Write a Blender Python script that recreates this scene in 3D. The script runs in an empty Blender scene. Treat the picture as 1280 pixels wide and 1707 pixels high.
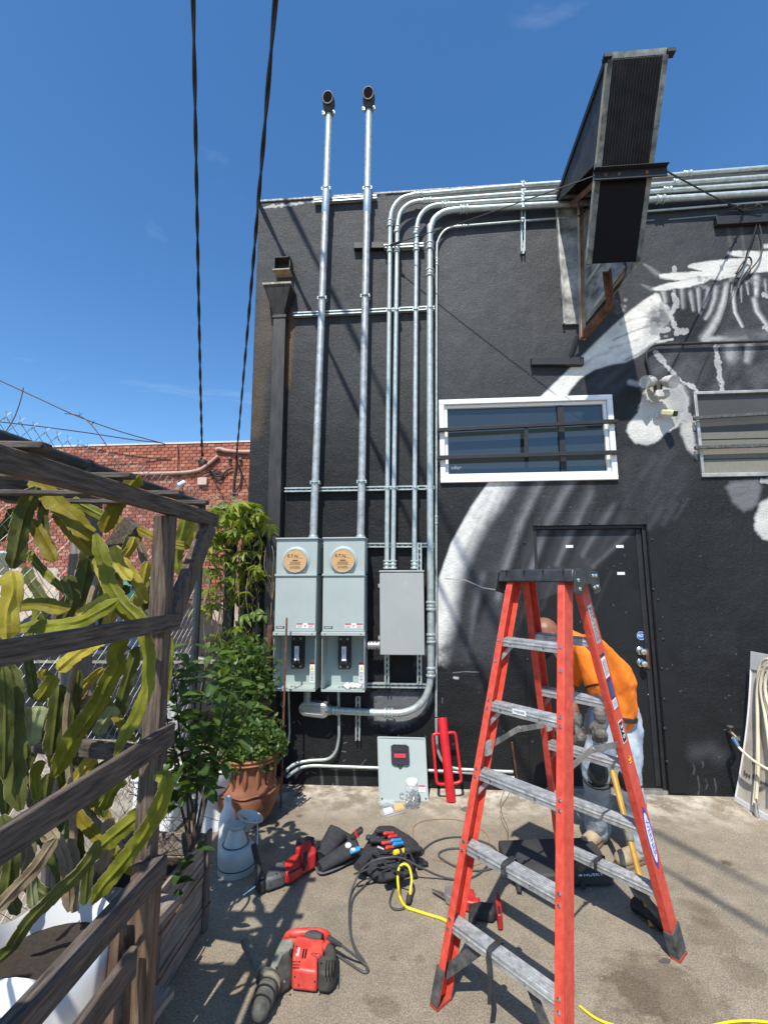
import bpy, math, random
import numpy as np
from mathutils import Vector, Matrix, noise as mnoise
random.seed(7)
SC = bpy.context.scene
COL = SC.collection
# ---------------------------------------------------------------- camera
F_, PIT, ROL, YAW, CZ, DD = 775.53, 0.13962, -0.00438, -0.07405, 1.7657, 4.2275
cp, sp, cy, sy = math.cos(PIT), math.sin(PIT), math.cos(YAW), math.sin(YAW)
FW = Vector((sy*cp, cy*cp, sp)); R0 = Vector((cy, -sy, 0)); U0 = R0.cross(FW)
RT = R0*math.cos(ROL)+U0*math.sin(ROL); UP = -R0*math.sin(ROL)+U0*math.cos(ROL)
CAM = Vector((0, -DD, CZ))
cd = bpy.data.cameras.new('camera'); co = bpy.data.objects.new('camera', cd); COL.objects.link(co)
M = Matrix((( RT.x, UP.x, -FW.x, CAM.x), (RT.y, UP.y, -FW.y, CAM.y), (RT.z, UP.z, -FW.z, CAM.z), (0, 0, 0, 1)))
co.matrix_world = M
cd.sensor_fit = 'HORIZONTAL'; cd.sensor_width = 36; cd.lens = 36*F_/1280
cd.clip_start = .02; cd.clip_end = 3000
SC.camera = co
# ---------------------------------------------------------------- light
SUND = Vector((.215, 1.1, -1.75)).normalized()       # direction the light travels
w = bpy.data.worlds.new('World'); SC.world = w; w.use_nodes = True
nt = w.node_tree; nt.nodes.clear()
sky = nt.nodes.new('ShaderNodeTexSky'); sky.sky_type = 'NISHITA'; sky.sun_disc = False
sky.sun_elevation = math.asin(-SUND.z); sky.sun_rotation = math.atan2(-SUND.x, -SUND.y) % (2*math.pi)
sky.altitude = 100; sky.air_density = 1.0; sky.dust_density = .3; sky.ozone_density = 2.6
bg = nt.nodes.new('ShaderNodeBackground'); bg.inputs[1].default_value = .146
out = nt.nodes.new('ShaderNodeOutputWorld')
# thin cirrus, laid over the whole sky dome
tc = nt.nodes.new('ShaderNodeTexCoord'); mp = nt.nodes.new('ShaderNodeMapping')
mp.inputs['Scale'].default_value = (1.2, 2.0, 5.0); mp.inputs['Rotation'].default_value = (.25, .35, .2)
n1 = nt.nodes.new('ShaderNodeTexNoise'); n1.inputs['Scale'].default_value = 1.35; n1.inputs['Detail'].default_value = 8; n1.inputs['Roughness'].default_value = .55; n1.inputs['Distortion'].default_value = .5
cr = nt.nodes.new('ShaderNodeValToRGB'); cr.color_ramp.elements[0].position = .62; cr.color_ramp.elements[1].position = .92
cr.color_ramp.elements[1].color = (.24, .24, .24, 1)
mx = nt.nodes.new('ShaderNodeMix'); mx.data_type = 'RGBA'; mx.inputs[7].default_value = (8.5, 9.0, 9.5, 1)
hs = nt.nodes.new('ShaderNodeHueSaturation'); hs.inputs['Saturation'].default_value = 1.24; hs.inputs['Value'].default_value = 1.0
L = nt.links
L.new(tc.outputs['Generated'], mp.inputs['Vector']); L.new(mp.outputs[0], n1.inputs['Vector']); L.new(n1.outputs['Fac'], cr.inputs[0])
L.new(sky.outputs[0], hs.inputs['Color'])
L.new(hs.outputs[0], mx.inputs[6]); L.new(cr.outputs[0], mx.inputs[0]); L.new(mx.outputs[2], bg.inputs[0]); L.new(bg.outputs[0], out.inputs[0])
sl = bpy.data.lights.new('sun', 'SUN'); sl.energy = 4.3; sl.angle = math.radians(.53); sl.color = (1, .955, .87)
so = bpy.data.objects.new('sun', sl); COL.objects.link(so); so.rotation_euler = SUND.to_track_quat('-Z', 'Y').to_euler(); so.location = (0, -6, 12)
SC.view_settings.view_transform = 'Standard'; SC.view_settings.look = 'None'; SC.view_settings.gamma = 1; SC.view_settings.exposure = .45
SC.cycles.max_bounces = 8; SC.cycles.transparent_max_bounces = 12
# ---------------------------------------------------------------- pixel rays -> world points
def ray(x, y): return FW + RT*((x-640)/F_) - UP*((y-853.5)/F_)
def PY(x, y, Y=0.): d = ray(x, y); return CAM + d*((Y-CAM.y)/d.y)
def PZ(x, y, z=0.): d = ray(x, y); return CAM + d*((z-CAM.z)/d.z)
def PX(x, y, X): d = ray(x, y); return CAM + d*((X-CAM.x)/d.x)
def PD(x, y, D): return PY(x, y, -DD+D)
V = Vector
# ---------------------------------------------------------------- materials
MATS = {}
def mat(name, col, rough=.6, metal=0., var=.12, scale=8., bump=0., bscale=60., spec=.5, col2=None, transl=None, dist=.002, stretch=None, coat=0, detail=6, ior=None, blotch=None):
    if name in MATS: return MATS[name]
    m = bpy.data.materials.new(name); m.use_nodes = True; t = m.node_tree; n = t.nodes; l = t.links
    b = n['Principled BSDF']; b.inputs['Roughness'].default_value = rough; b.inputs['Metallic'].default_value = metal
    b.inputs['Specular IOR Level'].default_value = spec
    if ior: b.inputs['IOR'].default_value = ior
    if coat: b.inputs['Coat Weight'].default_value = coat
    c = V(col)
    tcn = n.new('ShaderNodeTexCoord'); vec = tcn.outputs['Object']
    if stretch:
        mpn = n.new('ShaderNodeMapping'); mpn.inputs['Scale'].default_value = stretch; l.new(vec, mpn.inputs[0]); vec = mpn.outputs[0]
    ns = n.new('ShaderNodeTexNoise'); ns.inputs['Scale'].default_value = scale; ns.inputs['Detail'].default_value = detail; ns.inputs['Roughness'].default_value = .62
    l.new(vec, ns.inputs['Vector'])
    rp = n.new('ShaderNodeValToRGB'); rp.color_ramp.elements[0].position = .3; rp.color_ramp.elements[1].position = .72
    a = c*(1-var); d = V(col2) if col2 else V([min(1, q*(1+var)) for q in c])
    rp.color_ramp.elements[0].color = (*a, 1); rp.color_ramp.elements[1].color = (*d, 1)
    l.new(ns.outputs['Fac'], rp.inputs[0]); l.new(rp.outputs[0], b.inputs['Base Color'])
    if blotch:
        n2 = n.new('ShaderNodeTexNoise'); n2.inputs['Scale'].default_value = blotch[1]; n2.inputs['Detail'].default_value = 8; n2.inputs['Roughness'].default_value = .7; l.new(tcn.outputs['Object'], n2.inputs['Vector'])
        r2 = n.new('ShaderNodeValToRGB'); r2.color_ramp.elements[0].position = blotch[2]; r2.color_ramp.elements[1].position = blotch[2]+.07; l.new(n2.outputs['Fac'], r2.inputs[0])
        m2 = n.new('ShaderNodeMix'); m2.data_type = 'RGBA'; m2.inputs[7].default_value = (*blotch[0], 1); l.new(r2.outputs[0], m2.inputs[0]); l.new(rp.outputs[0], m2.inputs[6]); l.new(m2.outputs[2], b.inputs['Base Color'])
    if bump:
        nb = n.new('ShaderNodeTexNoise'); nb.inputs['Scale'].default_value = bscale; nb.inputs['Detail'].default_value = 5; l.new(vec, nb.inputs['Vector'])
        bp = n.new('ShaderNodeBump'); bp.inputs['Strength'].default_value = bump; bp.inputs['Distance'].default_value = dist
        l.new(nb.outputs['Fac'], bp.inputs['Height']); l.new(bp.outputs[0], b.inputs['Normal'])
    if transl:
        tr = n.new('ShaderNodeBsdfTranslucent'); tr.inputs[0].default_value = (*transl[1], 1)
        ms = n.new('ShaderNodeMixShader'); ms.inputs[0].default_value = transl[0]
        l.new(b.outputs[0], ms.inputs[1]); l.new(tr.outputs[0], ms.inputs[2]); l.new(ms.outputs[0], n['Material Output'].inputs[0])
    MATS[name] = m
    return m
galv = mat('galvanized_steel', (.47, .53, .51), .42, .5, .22, 24, .15, 120, col2=(.62, .68, .65))
galv2 = mat('blued_galvanized_steel', (.42, .50, .56), .38, .55, .2, 24, .1, 120)
castal = mat('cast_aluminium', (.55, .56, .57), .42, .8, .2, 40, .3, 300)
steel = mat('polished_steel', (.72, .71, .68), .22, 1, .1, 20)
blackp = mat('black_painted_steel', (.014, .014, .016), .55, 0, .4, 14, .25, 60)
blackpl = mat('black_plastic', (.018, .018, .020), .45, 0, .4, 30, .2, 200)
blackru = mat('black_rubber', (.025, .025, .025), .75, 0, .4, 30, .2, 200)
greyen = mat('grey_green_enamel', (.38, .435, .415), .40, 0, .07, 2.2, .08, 9, blotch=((.33, .37, .35), 5, .62))
greyen2 = mat('warm_grey_enamel', (.36, .375, .355), .4, 0, .07, 2.2, .1, 7, blotch=((.42, .435, .415), 4, .6))
greend = mat('grey_green_enamel_inside', (.37, .44, .43), .5, 0, .05, 3)
redpl = mat('red_plastic', (.52, .03, .028), .42, 0, .22, 18, .15, 90, blotch=((.30, .10, .08), 16, .62))
redst = mat('red_painted_steel', (.56, .015, .022), .33, 0, .18, 15, .1, 60)
fglass = mat('orange_red_fibreglass', (.62, .055, .030), .5, 0, .16, 30, .25, 260, col2=(.73, .105, .065))
alu = mat('worn_aluminium', (.55, .56, .56), .42, .6, .35, 30, .3, 140, stretch=(1, 1, 1))
alud = mat('dull_steel', (.36, .35, .33), .5, .7, .3, 12, .2, 80)
rust = mat('rusty_steel', (.11, .042, .024), .85, .1, .5, 14, .5, 90, col2=(.25, .11, .06))
rustw = mat('rusting_white_paint', (.30, .10, .045), .8, 0, .3, 5, .4, 80, col2=(.62, .56, .48))
wood = mat('weathered_grey_wood', (.042, .033, .028), .92, 0, .5, 7, 1., 34, col2=(.19, .145, .112), stretch=(14, 1.2, 14), dist=.004)
woodx = mat('weathered_slat_wood', (.045, .036, .03), .92, 0, .5, 7, 1., 34, col2=(.18, .15, .125), stretch=(1.2, 14, 14), dist=.004)
woodv = mat('weathered_post_wood', (.048, .036, .03), .92, 0, .5, 7, 1., 34, col2=(.22, .16, .118), stretch=(14, 14, 1.2), dist=.004)
woodb = mat('brown_post_wood', (.10, .055, .032), .9, 0, .5, 5, .8, 26, col2=(.24, .15, .095), stretch=(14, 14, 1.2), dist=.004)
cratew = mat('crate_wood', (.20, .155, .12), .9, 0, .45, 5, .7, 26, col2=(.42, .35, .29), stretch=(14, 1.4, 14), dist=.003)
cratev = mat('crate_batten_wood', (.10, .072, .055), .9, 0, .45, 5, .7, 26, col2=(.24, .19, .155), stretch=(14, 14, 1.4), dist=.003)
white = mat('white_vinyl', (.80, .80, .78), .4, 0, .05, 6)
whitep = mat('white_plastic', (.74, .75, .76), .45, 0, .06, 3, .05, 30)
ceram = mat('white_glazed_ceramic', (.80, .80, .79), .15, 0, .04, 4)
zinc = mat('pale_grey_enamelled_zinc', (.46, .49, .47), .5, .1, .12, 7, .1, 50)
terra = mat('terracotta', (.20, .062, .028), .75, 0, .3, 5, .6, 30, col2=(.42, .17, .085), dist=.004)
cable = mat('black_cable', (.015, .015, .016), .6)
greycord = mat('dark_grey_cord', (.06, .062, .066), .55)
yellow = mat('yellow_cord', (.80, .62, .02), .45, 0, .08)
brownwire = mat('brown_wire', (.12, .055, .035), .6)
creamhose = mat('cream_hose', (.70, .63, .47), .45, 0, .1)
label = mat('printed_paper_white', (.80, .80, .80), .5, 0, .03)
blackink = mat('black_ink', (.012, .012, .012), .6)
redink = mat('red_ink', (.55, .03, .04), .5)
blueink = mat('blue_ink', (.03, .05, .35), .45)
card = mat('brown_cardboard', (.55, .33, .15), .8, 0, .12, 20)
darkfab = mat('charcoal_nylon', (.028, .028, .032), .85, 0, .4, 40, .6, 260)
# ---------------------------------------------------------------- mesh building
class MB:
    def __init__(s): s.v = []; s.f = []
    def add(s, vs, fs):
        k = len(s.v); s.v += [V(p) for p in vs]; s.f += [tuple(i+k for i in q) for q in fs]; return s
    def box(s, c, size, R=None):
        hx, hy, hz = size[0]/2, size[1]/2, size[2]/2
        vs = [V((a*hx, b*hy, d*hz)) for a in (-1, 1) for b in (-1, 1) for d in (-1, 1)]
        if R: vs = [R @ q for q in vs]
        return s.add([V(c)+q for q in vs], [(0, 1, 3, 2), (4, 6, 7, 5), (0, 4, 5, 1), (2, 3, 7, 6), (0, 2, 6, 4), (1, 5, 7, 3)])
    def bounds(s, a, b): return s.box([(a[i]+b[i])/2 for i in range(3)], [abs(b[i]-a[i]) for i in range(3)])
    def beam(s, p, q, w, h, up=(0, 0, 1), w2=None, h2=None):
        p, q = V(p), V(q); d = (q-p).normalized(); sd = d.cross(V(up))
        if sd.length < 1e-5: sd = d.cross(V((0, 1, 0)))
        sd.normalize(); u = sd.cross(d).normalized(); w2 = w2 or w; h2 = h2 or h
        vs = []
        for c, ww, hh in ((p, w, h), (q, w2, h2)):
            for a, b in ((-1, -1), (1, -1), (1, 1), (-1, 1)): vs.append(c+sd*a*ww/2+u*b*hh/2)
        return s.add(vs, [(3, 2, 1, 0), (4, 5, 6, 7), (0, 1, 5, 4), (1, 2, 6, 5), (2, 3, 7, 6), (3, 0, 4, 7)])
    def tube(s, pts, r, seg=8, cap=True, flat=1.):
        pts = [V(p) for p in pts]; n = len(pts)
        rs = r if isinstance(r, (list, tuple)) else [r]*n
        k = len(s.v); N = None
        for i, p in enumerate(pts):
            t = (pts[min(i+1, n-1)]-pts[max(i-1, 0)])
            t = t.normalized() if t.length > 1e-9 else V((0, 0, 1))
            if N is None:
                N = t.cross(V((0, 0, 1)))
                if N.length < .1: N = t.cross(V((0, 1, 0)))
            N = (N - t*N.dot(t)).normalized(); B = t.cross(N)
            for j in range(seg):
                a = 2*math.pi*j/seg; s.v.append(p+(N*math.cos(a)+B*math.sin(a)*flat)*rs[i])
        for i in range(n-1):
            for j in range(seg):
                j2 = (j+1) % seg; s.f.append((k+i*seg+j, k+i*seg+j2, k+(i+1)*seg+j2, k+(i+1)*seg+j))
        if cap: s.f.append(tuple(k+j for j in reversed(range(seg)))); s.f.append(tuple(k+(n-1)*seg+j for j in range(seg)))
        return s
    def lathe(s, c, prof, seg=32, axis=(0, 0, 1)):
        c = V(c); A = V(axis).normalized(); X = A.orthogonal().normalized(); Y = A.cross(X); k = len(s.v); n = len(prof)
        for r, h in prof:
            for j in range(seg):
                a = 2*math.pi*j/seg; s.v.append(c+A*h+(X*math.cos(a)+Y*math.sin(a))*max(r, 1e-4))
        for i in range(n-1):
            for j in range(seg):
                j2 = (j+1) % seg; s.f.append((k+i*seg+j, k+i*seg+j2, k+(i+1)*seg+j2, k+(i+1)*seg+j))
        return s
    def cyl(s, p, q, r, seg=16, r2=None): return s.tube([p, q], [r, r if r2 is None else r2], seg)
    def prism(s, poly, ext):
        n = len(poly); e = V(ext); vs = [V(p) for p in poly]+[V(p)+e for p in poly]
        return s.add(vs, [tuple(range(n))[::-1], tuple(range(n, 2*n))]+[(i, (i+1) % n, n+(i+1) % n, n+i) for i in range(n)])
    def loft(s, a, b):
        n = len(a); return s.add(list(a)+list(b), [tuple(range(n))[::-1], tuple(range(n, 2*n))]+[(i, (i+1) % n, n+(i+1) % n, n+i) for i in range(n)])
    def sphere(s, c, r, seg=12, sc=(1, 1, 1)):
        k = len(s.v); rings = max(4, seg//2)
        for i in range(rings+1):
            a = math.pi*i/rings
            for j in range(seg):
                b = 2*math.pi*j/seg; s.v.append(V(c)+V((math.sin(a)*math.cos(b)*sc[0], math.sin(a)*math.sin(b)*sc[1], math.cos(a)*sc[2]))*r)
        for i in range(rings):
            for j in range(seg):
                j2 = (j+1) % seg; s.f.append((k+i*seg+j, k+(i+1)*seg+j, k+(i+1)*seg+j2, k+i*seg+j2))
        return s
    def build(s, name, m, parent=None, smooth=False, bevel=0, kind=None, label=None, angle=40, fix=True):
        me = bpy.data.meshes.new(name); me.from_pydata([tuple(q) for q in s.v], [], s.f); me.update()
        if fix:
            import bmesh
            bm = bmesh.new(); bm.from_mesh(me); bmesh.ops.recalc_face_normals(bm, faces=bm.faces); bm.to_mesh(me); bm.free()
        if m is not None: me.materials.append(m)
        if smooth or bevel:
            me.shade_smooth()
            try: me.set_sharp_from_angle(angle=math.radians(angle))
            except Exception: pass
        return place(name, me, parent, bevel, kind, label)
def place(name, me, parent=None, bevel=0, kind=None, lab=None):
    o = bpy.data.objects.new(name, me); COL.objects.link(o)
    if parent is not None: adopt(o, parent)
    if bevel:
        b = o.modifiers.new('bevel', 'BEVEL'); b.width = bevel; b.segments = 2; b.limit_method = 'ANGLE'; b.angle_limit = math.radians(40)
    if kind: o['kind'] = kind
    if lab: o['label'] = lab
    return o
WL = {}
def wloc(o):
    if o.name in WL: return WL[o.name]
    return V((0, 0, 0))
def adopt(o, parent):
    o.parent = parent
    o.matrix_parent_inverse = Matrix.Translation(-wloc(parent))
def thing(name, lab, cat, loc=(0, 0, 0), group=None):
    o = bpy.data.objects.new(name, None); COL.objects.link(o); o.empty_display_size = .1
    o.location = loc; WL[o.name] = V(loc)
    o['label'] = lab; o['category'] = cat
    if group: o['group'] = group
    return o
def tag(o, lab, cat, group=None):
    o['label'] = lab; o['category'] = cat
    if group: o['group'] = group
    return o
def copy_tree(root, delta, lab=None):
    def cp_(o, par):
        c = o.copy(); COL.objects.link(c)
        if par is not None: c.parent = par; c.matrix_parent_inverse = o.matrix_parent_inverse
        for ch in o.children: cp_(ch, c)
        return c
    r = cp_(root, None); r.location = V(root.location)+V(delta)
    if lab: r['label'] = lab
    return r
def cat_rom(pts, n=8):
    pts = [V(p) for p in pts]; P = [pts[0]*2-pts[1]]+pts+[pts[-1]*2-pts[-2]]; o = []
    for i in range(1, len(P)-2):
        p0, p1, p2, p3 = P[i-1:i+3]
        for k in range(n):
            t = k/n; o.append(.5*((2*p1)+(p2-p0)*t+(2*p0-5*p1+4*p2-p3)*t*t+(3*p1-p0-3*p2+p3)*t**3))
    return o+[pts[-1]]
def one(mb, name, m, lab, cat, group=None, **k): return tag(mb.build(name, m, None, **k), lab, cat, group)
FONT = None
def text(s, size, origin, xdir, ydir, m, parent, name='lettering', thick=.0008, width=None, shear=0.):
    cu = bpy.data.curves.new('txt', 'FONT'); cu.body = s; cu.size = size; cu.extrude = thick; cu.align_x = 'CENTER'; cu.align_y = 'CENTER'; cu.shear = shear; cu.resolution_u = 3
    o = bpy.data.objects.new('txt', cu); COL.objects.link(o)
    bpy.context.view_layer.update()
    dg = bpy.context.evaluated_depsgraph_get(); me = bpy.data.meshes.new_from_object(o.evaluated_get(dg))
    bpy.data.objects.remove(o); bpy.data.curves.remove(cu)
    X = V(xdir).normalized(); Z = X.cross(V(ydir)).normalized(); Y = Z.cross(X)
    sx = 1
    if width and me.vertices:
        xs = [q.co.x for q in me.vertices]; sx = width/(max(xs)-min(xs))
    O = V(origin)
    for q in me.vertices: q.co = O+X*q.co.x*sx+Y*q.co.y+Z*q.co.z
    me.materials.clear(); me.materials.append(m); me.update()
    return place(name, me, parent)
def lines(n, origin, xd, yd, w, h, m, parent, name='printed_lines', z=.001, seed=1, thick=.35):
    """rows of short dashes standing in for print too small to read"""
    r = random.Random(seed); X = V(xd).normalized(); Z = X.cross(V(yd)).normalized(); Y = Z.cross(X); mb = MB(); O = V(origin)+Z*z
    for i in range(n):
        y = h/2-(i+.5)*h/n; x = -w/2*r.uniform(.75, 1); xe = -x
        while x < xe:
            l = r.uniform(.05, .16)*w; x2 = min(x+l, xe); t = h/n*thick/2
            mb.add([O+X*x+Y*(y-t), O+X*x2+Y*(y-t), O+X*x2+Y*(y+t), O+X*x+Y*(y+t)], [(0, 1, 2, 3)]); x = x2+w*.025
    return mb.build(name, m, parent, fix=False)
# ================================================================ SETTING: ground
def ground_mat():
    m = bpy.data.materials.new('worn_concrete_asphalt'); m.use_nodes = True; n = m.node_tree.nodes; l = m.node_tree.links; b = n['Principled BSDF']
    b.inputs['Roughness'].default_value = .88; b.inputs['Specular IOR Level'].default_value = .3
    tc = n.new('ShaderNodeTexCoord'); P = tc.outputs['Object']
    def ns(s, d=6, r=.6):
        q = n.new('ShaderNodeTexNoise'); q.inputs['Scale'].default_value = s; q.inputs['Detail'].default_value = d; q.inputs['Roughness'].default_value = r; l.new(P, q.inputs['Vector']); return q.outputs['Fac']
    def ramp(f, a, ca, z, cz):
        q = n.new('ShaderNodeValToRGB'); e = q.color_ramp.elements; e[0].position = a; e[0].color = (*ca, 1); e[1].position = z; e[1].color = (*cz, 1); l.new(f, q.inputs[0]); return q.outputs[0]
    def mul(a, c, f=1., mode='MULTIPLY'):
        q = n.new('ShaderNodeMix'); q.data_type = 'RGBA'; q.blend_type = mode; l.new(a, q.inputs[6]); l.new(c, q.inputs[7])
        if isinstance(f, float): q.inputs[0].default_value = f
        else: l.new(f, q.inputs[0])
        return q.outputs[2]
    base = ramp(ns(1.3, 8), .3, (.222, .193, .150), .75, (.333, .288, .224))
    base = mul(base, ramp(ns(9, 6, .7), .3, (.80, .80, .81), .7, (1.12, 1.1, 1.06)))
    base = mul(base, ramp(ns(150, 3, .85), .36, (.50, .50, .50), .66, (1.48, 1.45, 1.40)))
    base = mul(base, ramp(ns(60, 3, .8), .36, (.86, .86, .86), .66, (1.13, 1.12, 1.10)))
    vo = n.new('ShaderNodeTexVoronoi'); vo.inputs['Scale'].default_value = 150; l.new(P, vo.inputs['Vector'])
    base = mul(base, ramp(vo.outputs['Distance'], .12, (1.35, 1.33, 1.28), .3, (1, 1, 1)), .6)
    # oily stains
    st = ramp(ns(2.6, 4, .5), .60, (1, 1, 1), .70, (.66, .64, .61)); base = mul(base, st)
    v2 = n.new('ShaderNodeTexVoronoi'); v2.inputs['Scale'].default_value = 2.3; v2.inputs['Randomness'].default_value = 1; l.new(P, v2.inputs['Vector'])
    base = mul(base, ramp(v2.outputs['Distance'], .045, (.55, .53, .5), .085, (1, 1, 1)))
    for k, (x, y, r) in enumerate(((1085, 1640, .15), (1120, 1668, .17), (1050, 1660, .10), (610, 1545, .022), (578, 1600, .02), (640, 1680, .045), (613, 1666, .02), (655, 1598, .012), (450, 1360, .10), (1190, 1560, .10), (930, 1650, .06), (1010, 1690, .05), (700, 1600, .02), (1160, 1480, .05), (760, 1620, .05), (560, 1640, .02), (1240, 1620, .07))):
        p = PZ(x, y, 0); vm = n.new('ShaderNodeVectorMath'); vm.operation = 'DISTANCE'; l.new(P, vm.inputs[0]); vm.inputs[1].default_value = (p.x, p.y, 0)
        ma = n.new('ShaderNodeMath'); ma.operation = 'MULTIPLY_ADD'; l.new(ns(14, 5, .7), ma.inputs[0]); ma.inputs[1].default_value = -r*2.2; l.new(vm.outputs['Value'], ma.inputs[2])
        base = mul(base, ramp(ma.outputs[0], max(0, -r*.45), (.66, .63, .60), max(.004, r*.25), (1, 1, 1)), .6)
    # spilt plaster and dust along the foot of the wall
    sx = n.new('ShaderNodeSeparateXYZ'); l.new(P, sx.inputs[0])
    mr = n.new('ShaderNodeMapRange'); mr.inputs[1].default_value = -.62; mr.inputs[2].default_value = -.12; l.new(sx.outputs[1], mr.inputs[0])
    ad = n.new('ShaderNodeMath'); ad.operation = 'MULTIPLY'; m3 = n.new('ShaderNodeMapRange'); m3.inputs[1].default_value = .5; m3.inputs[2].default_value = .1; l.new(sx.outputs[1], m3.inputs[0]); m4 = n.new('ShaderNodeMath'); m4.operation = 'MULTIPLY'; l.new(mr.outputs[0], m4.inputs[0]); l.new(m3.outputs[0], m4.inputs[1]); l.new(m4.outputs[0], ad.inputs[0])
    rr = ramp(ns(5, 8, .7), .44, (0, 0, 0), .60, (1, 1, 1)); l.new(rr, ad.inputs[1])
    q = n.new('ShaderNodeMix'); q.data_type = 'RGBA'; l.new(ad.outputs[0], q.inputs[0]); l.new(base, q.inputs[6]); q.inputs[7].default_value = (.55, .50, .41, 1)
    l.new(q.outputs[2], b.inputs['Base Color'])
    bp = n.new('ShaderNodeBump'); bp.inputs['Strength'].default_value = .55; bp.inputs['Distance'].default_value = .003; l.new(ns(230, 4, .8), bp.inputs['Height'])
    bp2 = n.new('ShaderNodeBump'); bp2.inputs['Strength'].default_value = .4; bp2.inputs['Distance'].default_value = .02; l.new(ns(7, 5), bp2.inputs['Height']); l.new(bp.outputs[0], bp2.inputs['Normal']); l.new(bp2.outputs[0], b.inputs['Normal'])
    return m
GM = ground_mat()
mb = MB(); mb.add([(-300, -300, 0), (300, -300, 0), (300, 300, 0), (-300, 300, 0)], [(0, 1, 2, 3)]); g = mb.build('ground', GM, fix=False); g['kind'] = 'structure'
# ================================================================ MURAL PAINT (flat print on the wall, generated here)
X0, X1, Z0, Z1 = -1.75, 4.25, -.05, 5.75
WPX, HPX = 1800, 1740
xs = np.linspace(X0, X1, WPX); zs = np.linspace(Z0, Z1, HPX); GX, GZ = np.meshgrid(xs, zs)
rx, ry, rz = GX-CAM.x, 0-CAM.y, GZ-CAM.z
den = rx*FW.x+ry*FW.y+rz*FW.z
QX = 640+F_*(rx*RT.x+ry*RT.y+rz*RT.z)/den; QY = 853.5-F_*(rx*UP.x+ry*UP.y+rz*UP.z)/den
rng = np.random.default_rng(3)
def vnoise(cell, oct=4, seed=0):
    r = np.random.default_rng(seed); o = np.zeros_like(GX); amp = 1; tot = 0
    for k in range(oct):
        c = cell/2**k; nx, nz = int((X1-X0)/c)+3, int((Z1-Z0)/c)+3; g = r.random((nz, nx))
        fx = (GX-X0)/c; fz = (GZ-Z0)/c; ix = fx.astype(int); iz = fz.astype(int); tx = fx-ix; tz = fz-iz; tx = tx*tx*(3-2*tx); tz = tz*tz*(3-2*tz)
        o += amp*((g[iz, ix]*(1-tx)+g[iz, ix+1]*tx)*(1-tz)+(g[iz+1, ix]*(1-tx)+g[iz+1, ix+1]*tx)*tz); tot += amp; amp *= .55
    return o/tot
nA, nB, nC, nD = vnoise(.9, 5, 1), vnoise(.12, 4, 2), vnoise(.03, 3, 3), vnoise(.35, 5, 9)
def sm(a, b, x): t = np.clip((x-a)/(b-a), 0, 1); return t*t*(3-2*t)
ALB = .011+.050*sm(2.2, 4.5, GZ+.9*(nA-.5))*(.6+.6*nD)*(.72+.5*np.exp(-((GX-.5)/.9)**2))+.012*(nA-.5)  # sunlit sheen of the upper wall and its brightest spot painted into the albedo
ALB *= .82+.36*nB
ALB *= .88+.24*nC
def box_of(pts, pad):
    p = np.array(pts, float); x0, y0 = p.min(0)-pad; x1, y1 = p.max(0)+pad
    mk = (QX > x0) & (QX < x1) & (QY > y0) & (QY < y1)
    if not mk.any(): return None
    r = np.where(mk.any(1))[0]; c = np.where(mk.any(0))[0]; return slice(r[0], r[-1]+1), slice(c[0], c[-1]+1)
def segd(x, y, a, b):
    dx, dy = b[0]-a[0], b[1]-a[1]; L2 = dx*dx+dy*dy+1e-9; t = np.clip(((x-a[0])*dx+(y-a[1])*dy)/L2, 0, 1)
    return np.hypot(x-a[0]-t*dx, y-a[1]-t*dy), t
def poly(pts, val, soft=4, rough=0., tex=.15):
    s = box_of(pts, soft*2+rough*2+4)
    if s is None: return
    x, y = QX[s], QY[s]; d = np.full(x.shape, 1e9); ins = np.zeros(x.shape, bool); n = len(pts)
    for i in range(n):
        a, b = pts[i], pts[(i+1) % n]; d = np.minimum(d, segd(x, y, a, b)[0])
        c = ((a[1] > y) != (b[1] > y)); ins ^= c & (x < (b[0]-a[0])*(y-a[1])/((b[1]-a[1]) or 1e-9)+a[0])
    sd = np.where(ins, -d, d)+rough*2*(nC[s]-.5)*2+rough*(nB[s]-.5)*2
    k = 1-sm(-soft, soft, sd); v = val*(1-tex+2*tex*nB[s]); ALB[s] = ALB[s]*(1-k)+v*k
def stroke(pts, r, val, soft=.8, rough=0., tex=.15, r2=None, alpha=1.):
    s = box_of(pts, r*1.6+6)
    if s is None: return
    x, y = QX[s], QY[s]; n = len(pts)-1; best = np.full(x.shape, 1e9)
    for i in range(n):
        d, t = segd(x, y, pts[i], pts[i+1]); rr = r+((r2 if r2 is not None else r)-r)*(i+t)/n; best = np.minimum(best, d/rr)
    best = best+rough*((nC[s]-.5)*2+(nB[s]-.5)*2)
    k = (1-sm(1-soft, 1+soft*.35, best))*alpha; v = val*(1-tex+2*tex*nB[s]); ALB[s] = ALB[s]*(1-k)+v*k
rf0 = random.Random(23)
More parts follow.
